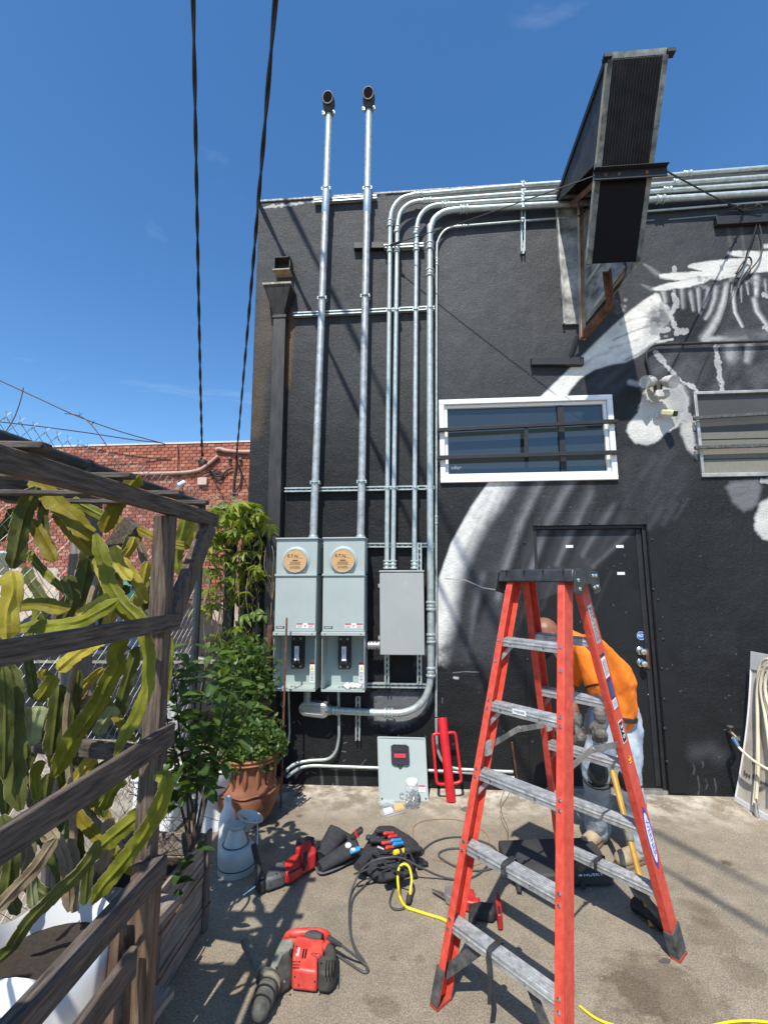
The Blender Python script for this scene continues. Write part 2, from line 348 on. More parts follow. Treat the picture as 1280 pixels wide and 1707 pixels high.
# --- robe band at lower left
def shade(pts, curve, v0, v1, fall, soft=3, tex=.2, streak=0.):
    s_ = box_of(pts, 20)
    if s_ is None: return
    x, y = QX[s_], QY[s_]; d = np.full(x.shape, 1e9); ins = np.zeros(x.shape, bool); n = len(pts)
    for i in range(n):
        a, b = pts[i], pts[(i+1) % n]; d = np.minimum(d, segd(x, y, a, b)[0]); c = ((a[1] > y) != (b[1] > y)); ins ^= c & (x < (b[0]-a[0])*(y-a[1])/((b[1]-a[1]) or 1e-9)+a[0])
    e = np.full(x.shape, 1e9)
    for i in range(len(curve)-1): e = np.minimum(e, segd(x, y, curve[i], curve[i+1])[0])
    e = e+10*(nD[s_]-.5); g = sm(0, 1, np.clip(1-e/fall, 0, 1)); g = 1-sm(14, fall, e); v = v1+(v0-v1)*g
    if streak: v = v*(1+streak*np.sin(e*.33+5*nA[s_])*(1-g*.8))
    v = v*(1-tex+2*tex*nB[s_])*(.9+.2*nC[s_]); k = 1-sm(-soft, soft, np.where(ins, -d, d)+1.2*(nC[s_]-.5)); ALB[s_] = ALB[s_]*(1-k)+v*k
OUT = [(700, 1120), (724, 1020), (731, 965), (752, 905), (785, 845), (822, 793)]
shade(OUT+[(1080, 793), (1075, 850), (1040, 905), (985, 960), (930, 990), (880, 1010), (850, 1080), (800, 1150), (760, 1130), (735, 1110)], OUT, .80, .035, 50, 2.5, .25)
for c_, v_, r_2 in (([(905, 798), (868, 870), (838, 960), (822, 1040)], .15, 15), ([(957, 798), (918, 866), (886, 950)], .13, 15), ([(1000, 798), (968, 858), (932, 940)], .11, 14), ([(1040, 806), (1012, 860), (975, 925)], .09, 13), ([(1080, 850), (1050, 893), (1015, 925), (992, 945)], .085, 10), ([(805, 960), (790, 1020), (785, 1080)], .09, 12), ([(860, 990), (846, 1040), (830, 1090)], .06, 12)):
    stroke(c_, r_2*.9, v_*1.2, 1.2, .15, r2=r_2*.5, tex=.35, alpha=.9); stroke([(x+r_2*.95, y) for x, y in c_], r_2*.7, .011, 1.0, .1, alpha=.85)
for i in range(40):
    x, y = rf0.uniform(800, 1040), rf0.uniform(800, 960); l_ = rf0.uniform(25, 70); stroke([(x, y), (x-l_*.42, y+l_)], rf0.uniform(3, 9), rf0.choice([.02, .03, .06, .09]), 1.3, .2, alpha=.25)
poly([(820, 1000), (860, 1010), (850, 1060), (838, 1100), (800, 1145), (790, 1120), (770, 1100), (790, 1050)], .05, 8)
# --- robe above the window and shoulder, blades and folds (traced at 4x from the wall's upper right)
def z6(l): return [(960+x/4, 380+y/4) for x, y in l]
def fold(l, w_, v, w2=None, dark=.016):
    l = z6(l); r = w_/6.4; r2 = (w2 or w_)/6.4
    stroke([(x+r*.5, y) for x, y in l], r*1.5, dark, 1.0, .1, r2=r2*1.3, alpha=.9)
    stroke(l, r*1.15, v*.42, 1.2, .15, tex=.35, r2=r2*1.1, alpha=.95); stroke([(x-r*.12, y) for x, y in l], r*.8, v*.7, 1.2, .2, tex=.35, r2=r2*.75); stroke([(x-r*.25, y+1) for x, y in l[:-1]+[l[-1]]], r*.45, v, 1.2, .3, tex=.4, r2=r2*.4)
poly(z6([(530, 430), (700, 400), (1300, 300), (1300, 1080), (560, 1080), (520, 800), (640, 600)]), .040, 10, 1, .5)
poly(z6([(620, 480), (740, 470), (1010, 560), (900, 700), (840, 760), (640, 760), (640, 620)]), .014, 8, 1)
for i in range(30):
    x, y = rf0.uniform(560, 1280), rf0.uniform(810, 1060); l_ = rf0.uniform(90, 240); stroke(z6([(x, y), (x-l_*.6, y+l_*.75)]), rf0.uniform(4, 12), rf0.choice([.016, .02, .075, .10, .12]), 1.3, .25, tex=.4, alpha=.45)
stroke(z6([(890, 840), (850, 920), (800, 1050)]), 2.2, .012, 1, .2, alpha=.9)
poly(z6([(-80, 1160), (-60, 1030), (30, 1000), (110, 950), (240, 905), (320, 900), (400, 900), (420, 960), (360, 1160), (330, 1800), (160, 1900), (100, 1700), (20, 1160)]), .018, 10, 1)
for i in range(12):
    x, y = rf0.uniform(40, 420), rf0.uniform(900, 1050); stroke(z6([(x, y), (x-150, y+130)]), rf0.uniform(4, 9), rf0.choice([.05, .07, .015]), 1.3, .2, alpha=.5)
SH = [(-300, 1190), (-160, 1050), (0, 895), (130, 762), (240, 657), (350, 560), (450, 482), (530, 432)]
shade(z6(SH+[(555, 440), (575, 490), (615, 520), (640, 580), (610, 640), (545, 680), (560, 730), (500, 790), (420, 850), (330, 895), (240, 908), (120, 945), (30, 1000), (-40, 1080), (-100, 1190)]), z6(SH), .80, .42, 95, 2.5, .3)
poly(z6([(500, 560), (570, 500), (640, 560), (630, 640), (540, 670), (480, 650)]), .13, 10, 2, .5)
for l_, r_q, v in (([(250, 745), (350, 700), (430, 670), (500, 650)], 2.2, .22), ([(300, 640), (400, 600), (470, 590)], 2.5, .40), ([(310, 850), (400, 800), (480, 760), (545, 735)], 4, .75), ([(330, 880), (430, 830), (520, 770)], 3, .12), ([(230, 800), (330, 770), (420, 740)], 3, .36), ([(260, 690), (360, 650), (450, 630)], 4, .72), ([(60, 900), (140, 850), (220, 830)], 4, .5), ([(280, 850), (380, 810), (470, 770)], 3.5, .5)): stroke(z6(l_), r_q, v, 1.2, .25, tex=.3, alpha=.75)
for i in range(60): x, y = rf0.uniform(260, 640), rf0.uniform(470, 720); stroke(z6([(x, y), (x+rf0.uniform(-25, 25), y+rf0.uniform(-12, 12))]), rf0.uniform(1, 4), rf0.choice([.2, .3, .7]), 1.2, .5, alpha=.35)
# folds hanging under the blades
for l_, w_, v, w2 in (([(585, 425), (600, 490)], 40, .42, 30), ([(655, 410), (660, 450)], 24, .30, 20), ([(708, 405), (716, 525)], 36, .30, 30), ([(765, 425), (785, 545)], 34, .34, 24), ([(815, 405), (828, 562)], 30, .40, 22), ([(885, 405), (872, 470), (850, 525)], 34, .33, 22), ([(935, 398), (926, 470), (895, 560), (868, 600)], 40, .42, 28), ([(1005, 375), (988, 480), (955, 580), (905, 670), (862, 735)], 40, .52, 70), ([(1052, 400), (1052, 470), (1062, 560), (1112, 655)], 30, .58, 22), ([(1100, 380), (1106, 490)], 18, .34, 10), ([(1140, 365), (1152, 440)], 20, .38, 14), ([(1205, 330), (1205, 455)], 44, .60, 30), ([(1190, 475), (1212, 560), (1280, 650)], 38, .52, 34), ([(1262, 345), (1272, 440)], 24, .32, 16), ([(1040, 380), (1036, 430)], 14, .26, 10)): fold(l_, w_, v, w2)
stroke(z6([(1032, 365), (1008, 520), (965, 640), (918, 725)]), 1.6, .012, 1, .3); stroke(z6([(1075, 370), (1040, 470), (990, 600), (940, 700)]), 1.3, .014, 1, .3, alpha=.8)
poly(z6([(930, 745), (980, 700), (1080, 680), (1190, 690), (1290, 670), (1300, 790), (930, 790)]), .13, 9, 2, .5); stroke(z6([(860, 742), (940, 735), (1040, 745), (1130, 735)]), 5, .46, 1.2, .3, tex=.3)
fold([(1040, 790), (1045, 860)], 120, .36, 100); fold([(1165, 785), (1150, 880)], 84, .32, 60); fold([(1100, 800), (1104, 840)], 24, .1, 14, .02)
poly(z6([(1130, 960), (1280, 900), (1300, 1040), (1200, 1060)]), .085, 14, 2, .5)
# blades
poly(z6([(500, 404), (560, 380), (690, 350), (600, 340), (556, 325), (552, 306), (640, 297), (840, 286), (800, 274), (748, 260), (750, 248), (780, 236), (900, 217), (1060, 202), (1160, 196), (1050, 182), (1014, 170), (1018, 156), (1050, 151), (1330, 152), (1330, 285), (1230, 292), (1150, 300), (1090, 325), (1010, 330), (960, 345), (900, 335), (860, 362), (800, 380), (740, 396), (660, 402), (600, 414), (530, 414)]), .74, 1.8, .6, .12)
for l_, r_q, v in (([(540, 302), (500, 270), (455, 240)], 6, .22), ([(500, 404), (470, 390), (440, 376)], 5, .2), ([(560, 330), (640, 345)], 2, .3), ([(700, 350), (780, 330), (900, 322)], 3, .5), ([(900, 225), (980, 250), (1080, 250)], 3, .62)): stroke(z6(l_), r_q, v, 1.3, .2, r2=r_q*.4)
for i in range(70): x, y = rf0.uniform(800, 1290), rf0.uniform(315, 395); stroke(z6([(x, y), (x+rf0.uniform(-20, 20), y+rf0.uniform(-4, 14))]), rf0.uniform(1, 3.6), rf0.choice([.05, .10, .2, .35]), 1.2, .4, alpha=.5)
poly(z6([(1240, 108), (1330, 100), (1330, 135), (1255, 132)]), .55, 2.5)
# bright patch behind the flood light and by the right window
poly([(1044, 718), (1050, 702), (1062, 690), (1068, 670), (1072, 655), (1085, 640), (1110, 632), (1135, 640), (1148, 665), (1145, 692), (1128, 712), (1110, 722), (1096, 736), (1078, 742), (1058, 738), (1050, 728)], .62, 2.5, 1, .25)
poly([(1108, 640), (1140, 640), (1148, 668), (1142, 692), (1126, 708), (1118, 680)], .34, 8, 1, .4)
stroke([(1050, 637), (1062, 640)], 6, .3, .8); poly([(1136, 700), (1155, 705), (1162, 765), (1145, 748), (1134, 722)], .46, 4, 1)
poly([(1040, 745), (1090, 745), (1110, 730), (1150, 760), (1155, 800), (1110, 870), (1050, 880), (1030, 800)], .028, 12, 2, .4)
for i in range(14): x, y = rf0.uniform(1060, 1150), rf0.uniform(750, 850); stroke([(x, y), (x-22, y+34)], rf0.uniform(3, 7), rf0.choice([.05, .065, .014]), 1.3, .2, alpha=.5)
# --- bare plaster scars
for a, r in (([(1123, 490), (1128, 505), (1118, 525), (1124, 545), (1132, 553)], 5), ([(1128, 553), (1142, 552)], 5), ([(1086, 554), (1114, 549)], 5), ([(1096, 569), (1120, 566)], 4), ([(1092, 586), (1108, 606), (1126, 626), (1142, 640)], 4.5), ([(1132, 632), (1158, 648)], 6), ([(1193, 580), (1198, 612), (1204, 650)], 5), ([(1124, 446), (1124, 449)], 4), ([(1139, 695), (1152, 700), (1158, 712)], 8), ([(1272, 490), (1278, 494)], 5), ([(1273, 545), (1285, 548)], 5), ([(1270, 802), (1285, 802)], 4)):
    stroke(a, r*.9, .42, .3, .75, .5)
# --- wing tip at lower right
poly([(1210, 812), (1218, 803), (1262, 800), (1270, 812), (1262, 840), (1250, 850), (1240, 852), (1222, 838)], .15, 5, 1)
poly([(1258, 862), (1268, 838), (1300, 820), (1300, 905), (1272, 898), (1258, 884)], .58, 4, 1)
stroke([(690, 1128), (735, 1118), (770, 1122), (830, 1135)], 34, .014, 1.3, .3, alpha=.97); stroke([(728, 1085), (760, 1080)], 16, .04, 1.4, .3, alpha=.7)
# --- old conduit ghost left by the spray can, scuffs, drips
poly([(620, 1155), (700, 1150), (690, 1090), (712, 1090), (712, 1170), (690, 1205), (660, 1215), (620, 1205)], .12, 8, 4)
stroke([(622, 1190), (665, 1200), (700, 1185), (716, 1160)], 9, .22, .6, .3, .3)
r_ = random.Random(5)
for i in range(60):
    x, y = r_.uniform(470, 760), r_.uniform(1160, 1312); stroke([(x, y), (x+r_.uniform(-9, 9), y+r_.uniform(-3, 9))], r_.uniform(.5, 1.1), .22, .5, .3, alpha=.5)
for x in (535, 560, 590): stroke([(x, 1285), (x+2, 1308)], 3, .12, 1.1, alpha=.7)
for x, y, h in ((1155, 1272, 18), (1163, 1295, 30), (1176, 1300, 16), (1191, 1300, 26), (1170, 1270, 10)): stroke([(x, y), (x+3, y+h*.6), (x+1, y+h)], 1.3, .12, .9, .9, alpha=.5)
stroke([(1160, 1255), (1185, 1250), (1200, 1262)], 18, .055, 1.2, alpha=.8)
stroke([(742, 965), (775, 967), (805, 980), (842, 986)], .9, .30, .5, .2); stroke([(755, 1122), (775, 1120), (798, 1121)], .8, .22, .5, .2); stroke([(757, 1130), (762, 1131)], 3.2, .6, .4, .5)
for x in (1213, 1235, 1262): stroke([(x, 372), (x+3, 395), (x+5, 425)], 5, .12, 1.4, .4, r2=2, alpha=.6)
stroke([(1050, 368), (1090, 366)], 1, .3, .5); stroke([(1115, 365), (1195, 358)], 1, .3, .5)
stroke([(440, 345), (530, 335), (640, 322)], 2.2, .5, .5, 1.4, alpha=.9)
for i in range(90):
    x, y = r_.uniform(740, 1240), r_.uniform(820, 1320); stroke([(x, y), (x+r_.uniform(-3, 3), y+r_.uniform(-2, 3))], r_.uniform(.4, .9), .18, .5, .3, alpha=.5)
for i in range(34):     # repainted squares, drips and rubbed patches on the black paint
    x, y = rf0.uniform(740, 1270), rf0.uniform(860, 1300); w_, h_ = rf0.uniform(20, 80), rf0.uniform(15, 60); sl_ = box_of([(x, y), (x+w_, y+h_)], 0)
    if sl_ is not None: ALB[sl_] *= rf0.uniform(.74, 1.28)
for i in range(26):
    x, y = rf0.uniform(500, 920), rf0.uniform(350, 560); stroke([(x, y), (x+rf0.uniform(-2, 2), y+rf0.uniform(40, 150))], rf0.uniform(2, 9), rf0.choice([.035, .06, .075]), 1.3, .3, alpha=.35)
RGB = np.stack([ALB*.95, ALB*1.0, ALB*1.08], -1)
grey = np.clip(ALB/.5, 0, 1)[..., None]; RGB = RGB*(1-grey)+np.stack([ALB*1.02, ALB, ALB*.93], -1)*grey
def stain(pts, r, col, a):
    s = box_of(pts, r*2+4)
    if s is None: return
    x, y = QX[s], QY[s]; best = np.full(x.shape, 1e9)
    for i in range(len(pts)-1): best = np.minimum(best, segd(x, y, pts[i], pts[i+1])[0]/r)
    k = (a*(1-sm(.2, 1.3, best+.9*(nD[s]-.5))))[..., None]*(.5+.8*nB[s])[..., None]; k = np.clip(k, 0, 1); RGB[s] = RGB[s]*(1-k)+np.array(col)*k
stain([(448, 495), (440, 560), (430, 650), (424, 720)], 16, (.10, .068, .035), .6)
stain([(487, 520), (483, 560), (478, 600), (474, 640)], 9, (.17, .085, .03), .8)
stain([(470, 440), (488, 450), (492, 470)], 14, (.03, .03, .03), .6)
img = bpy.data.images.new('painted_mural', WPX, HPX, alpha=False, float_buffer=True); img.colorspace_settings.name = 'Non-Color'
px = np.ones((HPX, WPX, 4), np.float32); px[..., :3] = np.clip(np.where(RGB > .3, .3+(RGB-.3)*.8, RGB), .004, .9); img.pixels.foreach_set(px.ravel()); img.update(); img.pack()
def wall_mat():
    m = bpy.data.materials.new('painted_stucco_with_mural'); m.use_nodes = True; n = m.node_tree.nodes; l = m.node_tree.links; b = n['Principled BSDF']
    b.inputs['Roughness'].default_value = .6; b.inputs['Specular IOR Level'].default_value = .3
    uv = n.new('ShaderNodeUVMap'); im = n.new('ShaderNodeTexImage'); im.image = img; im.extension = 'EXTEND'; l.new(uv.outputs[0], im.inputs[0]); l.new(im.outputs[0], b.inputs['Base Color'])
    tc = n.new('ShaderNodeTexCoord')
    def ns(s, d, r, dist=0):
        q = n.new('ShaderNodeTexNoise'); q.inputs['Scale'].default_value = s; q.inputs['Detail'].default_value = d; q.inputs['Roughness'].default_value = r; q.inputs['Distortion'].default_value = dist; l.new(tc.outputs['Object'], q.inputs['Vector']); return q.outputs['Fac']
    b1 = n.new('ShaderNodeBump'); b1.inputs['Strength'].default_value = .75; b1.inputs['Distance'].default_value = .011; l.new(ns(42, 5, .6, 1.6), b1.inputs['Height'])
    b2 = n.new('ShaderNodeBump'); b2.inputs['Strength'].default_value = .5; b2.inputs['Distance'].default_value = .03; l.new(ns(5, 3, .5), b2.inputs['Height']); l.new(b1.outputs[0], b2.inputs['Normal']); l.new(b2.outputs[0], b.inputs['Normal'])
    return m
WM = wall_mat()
darkwall = mat('dark_painted_stucco', (.05, .05, .055), .7, 0, .3, 3, .7, 34, dist=.01)
bd = thing('painted_building', 'black stucco building with a grey and white mural, white window and steel door', 'building', (1.3, 0, 0))
# window and door openings in the wall
wA, wB = PY(731, 668), PY(1029, 800); dA, dB = PY(888, 877), PY(1077, 877); rA, rB = PY(1154, 654), PY(1162, 796)
LX, RX, TZ = -1.6, 4.2, 5.63
W1 = (wA.x+.02, PY(1028, 800).x-.02, wB.z+.02, wA.z-.03); W2 = (rA.x+.02, 3.75, rB.z+.02, rA.z-.02); DR = (dA.x, dB.x, 0., dA.z)
xc = sorted({LX, RX, W1[0], W1[1], W2[0], W2[1], DR[0], DR[1]}); zc = sorted({-.3, 0., TZ, W1[2], W1[3], W2[2], W2[3], DR[3]})
def inside(x, z): return any(q[0]-1e-4 < x < q[1]+1e-4 and q[2]-1e-4 < z < q[3]+1e-4 for q in (W1, W2, DR))
mb = MB()
for i in range(len(xc)-1):
    for j in range(len(zc)-1):
        if not inside((xc[i]+xc[i+1])/2, (zc[j]+zc[j+1])/2): mb.add([(xc[i], 0, zc[j]), (xc[i+1], 0, zc[j]), (xc[i+1], 0, zc[j+1]), (xc[i], 0, zc[j+1])], [(0, 1, 2, 3)])
for a, b_, c, d in (W1, W2, DR):
    D = .2
    mb.add([(a, 0, c), (a, D, c), (a, D, d), (a, 0, d)], [(0, 1, 2, 3)]); mb.add([(b_, 0, c), (b_, 0, d), (b_, D, d), (b_, D, c)], [(0, 1, 2, 3)])
    mb.add([(a, 0, c), (b_, 0, c), (b_, D, c), (a, D, c)], [(0, 1, 2, 3)]); mb.add([(a, 0, d), (a, D, d), (b_, D, d), (b_, 0, d)], [(0, 1, 2, 3)])
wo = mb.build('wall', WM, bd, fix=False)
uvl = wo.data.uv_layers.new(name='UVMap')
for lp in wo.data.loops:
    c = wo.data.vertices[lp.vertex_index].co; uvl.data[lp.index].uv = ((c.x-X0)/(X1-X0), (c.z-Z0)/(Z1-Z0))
mb = MB(); mb.add([(LX, 0, -.3), (LX, 0, TZ), (LX, 6.5, TZ), (LX, 6.5, -.3)], [(0, 1, 2, 3)]); mb.build('side_wall', darkwall, bd, fix=False)
mb = MB(); mb.add([(RX, 0, -.3), (RX, 6.5, -.3), (RX, 6.5, TZ), (RX, 0, TZ)], [(0, 1, 2, 3)]); mb.add([(LX, 6.5, -.3), (LX, 6.5, TZ), (RX, 6.5, TZ), (RX, 6.5, -.3)], [(0, 1, 2, 3)]); mb.build('rear_wall', darkwall, bd, fix=False)
mb = MB(); mb.add([(LX+.002, .21, TZ-.3), (RX-.002, .21, TZ-.3), (RX-.002, 6.49, TZ-.3), (LX+.002, 6.49, TZ-.3)], [(0, 1, 2, 3)]); mb.build('roof', mat('roof_felt', (.10, .10, .10), .9), bd, fix=False)
mb = MB(); mb.bounds((LX-.012, -.012, TZ), (RX+.01, .2, TZ+.018)); mb.build('parapet_cap', mat('chipped_white_parapet_paint', (.16, .16, .16), .8, 0, .3, 30, .6, 80, col2=(.72, .71, .68)), bd)
# ---- left window
wn = thing  # (windows are parts of the building, their pieces sub-parts)
def frame_box(mb, x0, x1, z0, z1, y0, y1, t, tb=None):
    tb = tb or t
    mb.bounds((x0, y0, z1-t), (x1, y1, z1)); mb.bounds((x0, y0, z0), (x1, y1, z0+tb)); mb.bounds((x0, y0, z0+tb), (x0+t, y1, z1-t)); mb.bounds((x1-t, y0, z0+tb), (x1, y1, z1-t))
def bev(mb, name, m, par, w=.003, **k): return mb.build(name, m, par, bevel=w, **k)
x0, x1, z0, z1 = wA.x, PY(1029, 800).x, wB.z, wA.z
mb = MB(); frame_box(mb, x0, x1, z0, z1, -.028, .05, .048, .055); wf = bev(mb, 'window', white, bd, .004, label='white framed window behind two black bars')
mb = MB(); frame_box(mb, x0+.050, x1-.050, z0+.057, z1-.050, .0, .045, .028); bev(mb, 'window_frame', white, wf, .002)
xm = PY(937, 730).x
mb = MB(); mb.bounds((xm-.026, .004, z0+.08), (xm+.026, .06, z1-.075)); bev(mb, 'shadow_strip', blackp, wf, .002)  # black strip stands in for the sign's shadow edge across the window
def glass_mat(name, tint, r=.03, sp=1.0, ior=1.85):
    m = mat(name, tint, r, 0, .1, .7, 0, spec=sp, ior=ior); return m
gl = glass_mat('window_glass', (.024, .030, .030), ior=1.5); gl2 = glass_mat('window_glass_dark', (.015, .02, .022), ior=1.6)
for k, (a, b_) in enumerate(((x0+.07, xm-.026), (xm+.026, x1-.07))):
    mb = MB(); mb.bounds((a, .030, z0+.08), (b_, .036, z1-.072)); mb.build('pane', gl, wf)
mb = MB(); mb.bounds((x0+.04, .12, z0+.04), (x1-.04, .13, z1-.04)); mb.build('interior_backing', gl2, wf)
# security bars of the left window
def bar(name, p, q, w, h, m=blackp, par=bd, bevel=.002): mb = MB(); mb.beam(p, q, w, h); return bev(mb, name, m, par, bevel)
bA = thing('window_guard', 'black steel security bars, two rails and a short upright across the white window', 'window bars', PY(880, 735, -.06))
Yb = -.055
bar('rail', PY(729, 717, Yb), PY(1029, 702, Yb), .03, .034, par=bA); bar('rail', PY(729, 763, Yb), PY(1030, 754, Yb), .03, .036, par=bA)
mb = MB(); a, b_ = PY(877, 711, Yb), PY(877, 757, Yb); mb.beam(a+V((0, .002, 0)), b_+V((0, .002, 0)), .012, .032, up=(1, 0, 0)); bev(mb, 'upright', blackp, bA, .002)
for s in ((729, 717), (1029, 702), (729, 763), (1030, 754)):
    p = PY(*s, Yb); q = V((p.x+(.012 if s[0] < 800 else -.012), .0, p.z)); mb = MB(); mb.beam(V((q.x, Yb+.016, q.z)), V((q.x, -.0285, q.z)), .02, .03); mb.build('standoff', blackp, bA)
text('sdar', .055, PY(760, 780, .028), (1, 0, 0), (0, 0, 1), mat('frosted_sticker', (.35, .38, .40), .5), wf, 'window_lettering')
# reflected-looking items standing on the sill inside: a toothbrush-shaped sign in red and white
# ---- right window
x0, x1, z0, z1 = rA.x, 3.8, rB.z, rA.z
wr = mat('dull_aluminium_frame', (.45, .44, .41), .5, .6, .3, 10, .2, 60)
mb = MB(); frame_box(mb, x0, x1, z0, z1, -.02, .05, .026, .034); w2 = bev(mb, 'window', wr, bd, .003, label='dull metal framed window with tan blind behind insect screen')
scr = mat('grey_insect_screen', (.115, .105, .085), .6, 0, .12, 2.5, .1, 400, spec=.4)
mb = MB(); mb.bounds((x0+.027, .012, z0+.035), (x1-.027, .016, z1-.027)); mb.build('insect_screen', mat('screen_upper', (.060, .057, .052), .5, 0, .15, 3), w2)
hgt = (z1-z0-.07)
cols = [(.20, .19, .15), (.165, .157, .125), (.155, .148, .12), (.10, .096, .082)]
for k, (f0, f1) in enumerate(((.0, .17), (.185, .42), (.435, .52))):
    mb = MB(); mb.bounds((x0+.03, .006-.001*k, z0+.036+hgt*f0), (x1-.03, .0115-.001*k, z0+.036+hgt*f1)); mb.build('blind_fold', mat('tan_blind_%d' % k, cols[k], .8, 0, .1, 30), w2)
bB = thing('window_guard', 'two chipped black steel bars across the tan screened window at right', 'window bars', PY(1220, 720, -.05))
bar('rail', PY(1156, 697, -.05), V((3.85, -.05, PY(1280, 690, -.05).z+.03)), .026, .026, mat('chipped_black_bar', (.03, .03, .03), .6, 0, .3, 30, .3, 90, col2=(.14, .14, .13)), bB)
bar('rail', PY(1158, 746, -.05), V((3.85, -.05, PY(1280, 743, -.05).z+.012)), .026, .030, mat('chipped_black_bar', (.03, .03, .03)), bB)
for s in ((1160, 697), (1162, 746)):
    p = PY(*s, -.05); mb = MB(); mb.beam(V((p.x, -.036, p.z)), V((p.x, -.0205, p.z)), .02, .024); mb.build('standoff', blackp, bB)
# ---- door
def door_paint(o):
    uvl_ = o.data.uv_layers.new(name='UVMap')
    for lp_ in o.data.loops:
        c = o.data.vertices[lp_.vertex_index].co; uvl_.data[lp_.index].uv = ((c.x-X0)/(X1-X0), (c.z-Z0)/(Z1-Z0))
    return o
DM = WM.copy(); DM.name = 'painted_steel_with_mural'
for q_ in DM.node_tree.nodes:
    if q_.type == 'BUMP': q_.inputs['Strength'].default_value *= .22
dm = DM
x0, x1, zt = DR[0], DR[1], DR[3]
plx0, plx1, plz = PY(864, 856).x, PY(1106, 880).x, PY(900, 855).z
mb = MB(); mb.bounds((x0+.035, .05, .03), (x1-.03, .09, zt-.03)); door = bev(mb, 'door', dm, bd, .002, label='black painted steel security door')
mb = MB(); mb.bounds((plx0, -.010, .02), (x0-.004, .004, plz)); bev(mb, 'jamb_plate', dm, door, .002)
mb = MB(); mb.bounds((x1+.004, -.010, .02), (plx1, .004, plz)); bev(mb, 'jamb_plate', dm, door, .002)
mb = MB(); mb.bounds((x0-.002, -.010, zt+.002), (x1+.002, .004, plz)); bev(mb, 'head_plate', dm, door, .002)
mb = MB(); mb.bounds((x0, .02, .0), (x0+.033, .06, zt)); mb.bounds((x1-.028, .02, .0), (x1, .06, zt)); mb.bounds((x0+.033, .02, zt-.028), (x1-.028, .06, zt)); bev(mb, 'door_frame', blackp, door, .002)
mb = MB(); mb.bounds((x1-.075, .042, .05), (x1-.032, .049, zt-.035)); bev(mb, 'edge_strip', blackp, door, .001)
mb = MB(); mb.bounds((x0, .002, -.02), (x1, .12, .028)); bev(mb, 'threshold', alud, door, .002)
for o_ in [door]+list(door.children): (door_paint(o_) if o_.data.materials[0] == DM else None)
mb = MB()
for x, y in ((874, 905), (874, 1000), (875, 1100), (876, 1180), (983, 872), (1087, 900), (1089, 983), (1097, 1000), (1100, 1050), (1105, 1066), (1103, 1115), (1107, 1166), (1108, 1215), (1112, 1270)):
    p = PY(x, y, -.01)
    p.x = min(max(p.x, plx0+.02), plx1-.02)
    mb.lathe(p, [(.013, 0), (.012, -.004), (.007, -.008), (0, -.0085)], 10, axis=(0, 1, 0))
mb.build('bolt', blackp, door, smooth=True)
mb = MB()
for x, y in ((1060, 1080), (1066, 1070)):
    p = PY(x, y, .05)
for nm, (x, y) in (('deadbolt', (1067, 1085)), ('door_knob', (1068, 1105))):
    p = PY(x, y, .045); mb = MB(); mb.lathe(p, [(.036, 0), (.036, -.006), (.030, -.012), (.014, -.016), (.013, -.035), (.026, -.045), (.030, -.058), (.024, -.070), (.010, -.073), (0, -.073)], 24, axis=(0, 1, 0)); mb.build(nm, steel, door, smooth=True)
mb = MB(); p = PY(1079, 1092, .03); mb.bounds((p.x-.012, .030, p.z-.11), (p.x+.012, .0415, p.z+.05)); mb.build('rusty_strike', rust, door)
p = PY(1068.5, 1060, .049); mb = MB(); pl = [(p+V((math.cos(a)*.040, 0, math.sin(a)*.040))) for a in [math.pi/8+k*math.pi/4 for k in range(8)]]; mb.prism(pl, (0, .0009, 0)); st = mb.build('security_sticker', mat('sticker_blue', (.03, .16, .42), .4), door)
mb = MB(); ring = [p+V((math.cos(a)*.035, -.001, math.sin(a)*.035)) for a in [math.pi/8+k*math.pi/4 for k in range(9)]]; mb.tube(ring, .0012, 4); mb.build('sticker_ring', label, st)
text('ADT', .034, p+V((0, -.0014, 0)), (1, 0, 0), (0, 0, 1), label, st, shear=.25)
for x, y in ((949, 911), (1033, 911), (1035, 956)):
    p = PY(x, y, .0485); mb = MB(); mb.bounds((p.x-.032, .0478, p.z-.012), (p.x+.032, .0495, p.z+.012)); mb.build('white_sticker', label, door)
for x, y in ((1050, 950), (1054, 968), (1040, 1070), (1081, 1158)):
    p = PY(x, y, .049); mb = MB(); mb.lathe(p, [(.007, .001), (.006, -.003), (0, -.004)], 8, axis=(0, 1, 0)); mb.build('screw', blackp if y < 1100 else white, door)
# ================================================================ STRUTS (slotted steel channel)
def strut(p, q, lab, nslots=True, up=(0, 0, 1), wd=.041, group='galvanized strut channels on the wall', face=-1):
    p, q = V(p), V(q); d = (q-p).normalized(); t = thing('strut_channel', lab, 'strut channel', p, group); n = V((0, face, 0)); u = n.cross(d).normalized(); Ln = (q-p).length
    mb = MB()
    mb.beam(p-n*.019, q-n*.019, wd, .003, up=n)                     # web against the wall
    for s in (-1, 1):
        mb.beam(p+u*s*(wd/2-.0015), q+u*s*(wd/2-.0015), .003, .041, up=n)
        mb.beam(p+u*s*(wd/2-.0075)+n*.019, q+u*s*(wd/2-.0075)+n*.019, .009, .003, up=n)
    mb.build('channel', galv, t)
    if nslots:
        m2 = MB(); k = int(Ln/.05)
        for i in range(k):
            c = p+d*(.025+i*.05)+n*(-.016); m2.beam(c-d*.014, c+d*.014, .014, .003, up=n)
        if k: m2.build('slot', blackpl, t)
    return t
YS = -.030
strut(PY(524, 336, YS), PY(628, 329, YS), 'short strut at roof edge tying the two tall service masts')
strut(PY(640, 412, YS-.01), PY(706, 409, YS-.01), 'short strut clamping the bent conduits just below their elbows')
strut(PY(489, 525, YS), PY(724, 514, YS), 'long strut crossing masts and conduits level with the downspout hopper')
strut(PY(475, 817, YS), PY(722, 813, YS), 'long slotted strut crossing the masts below window height')
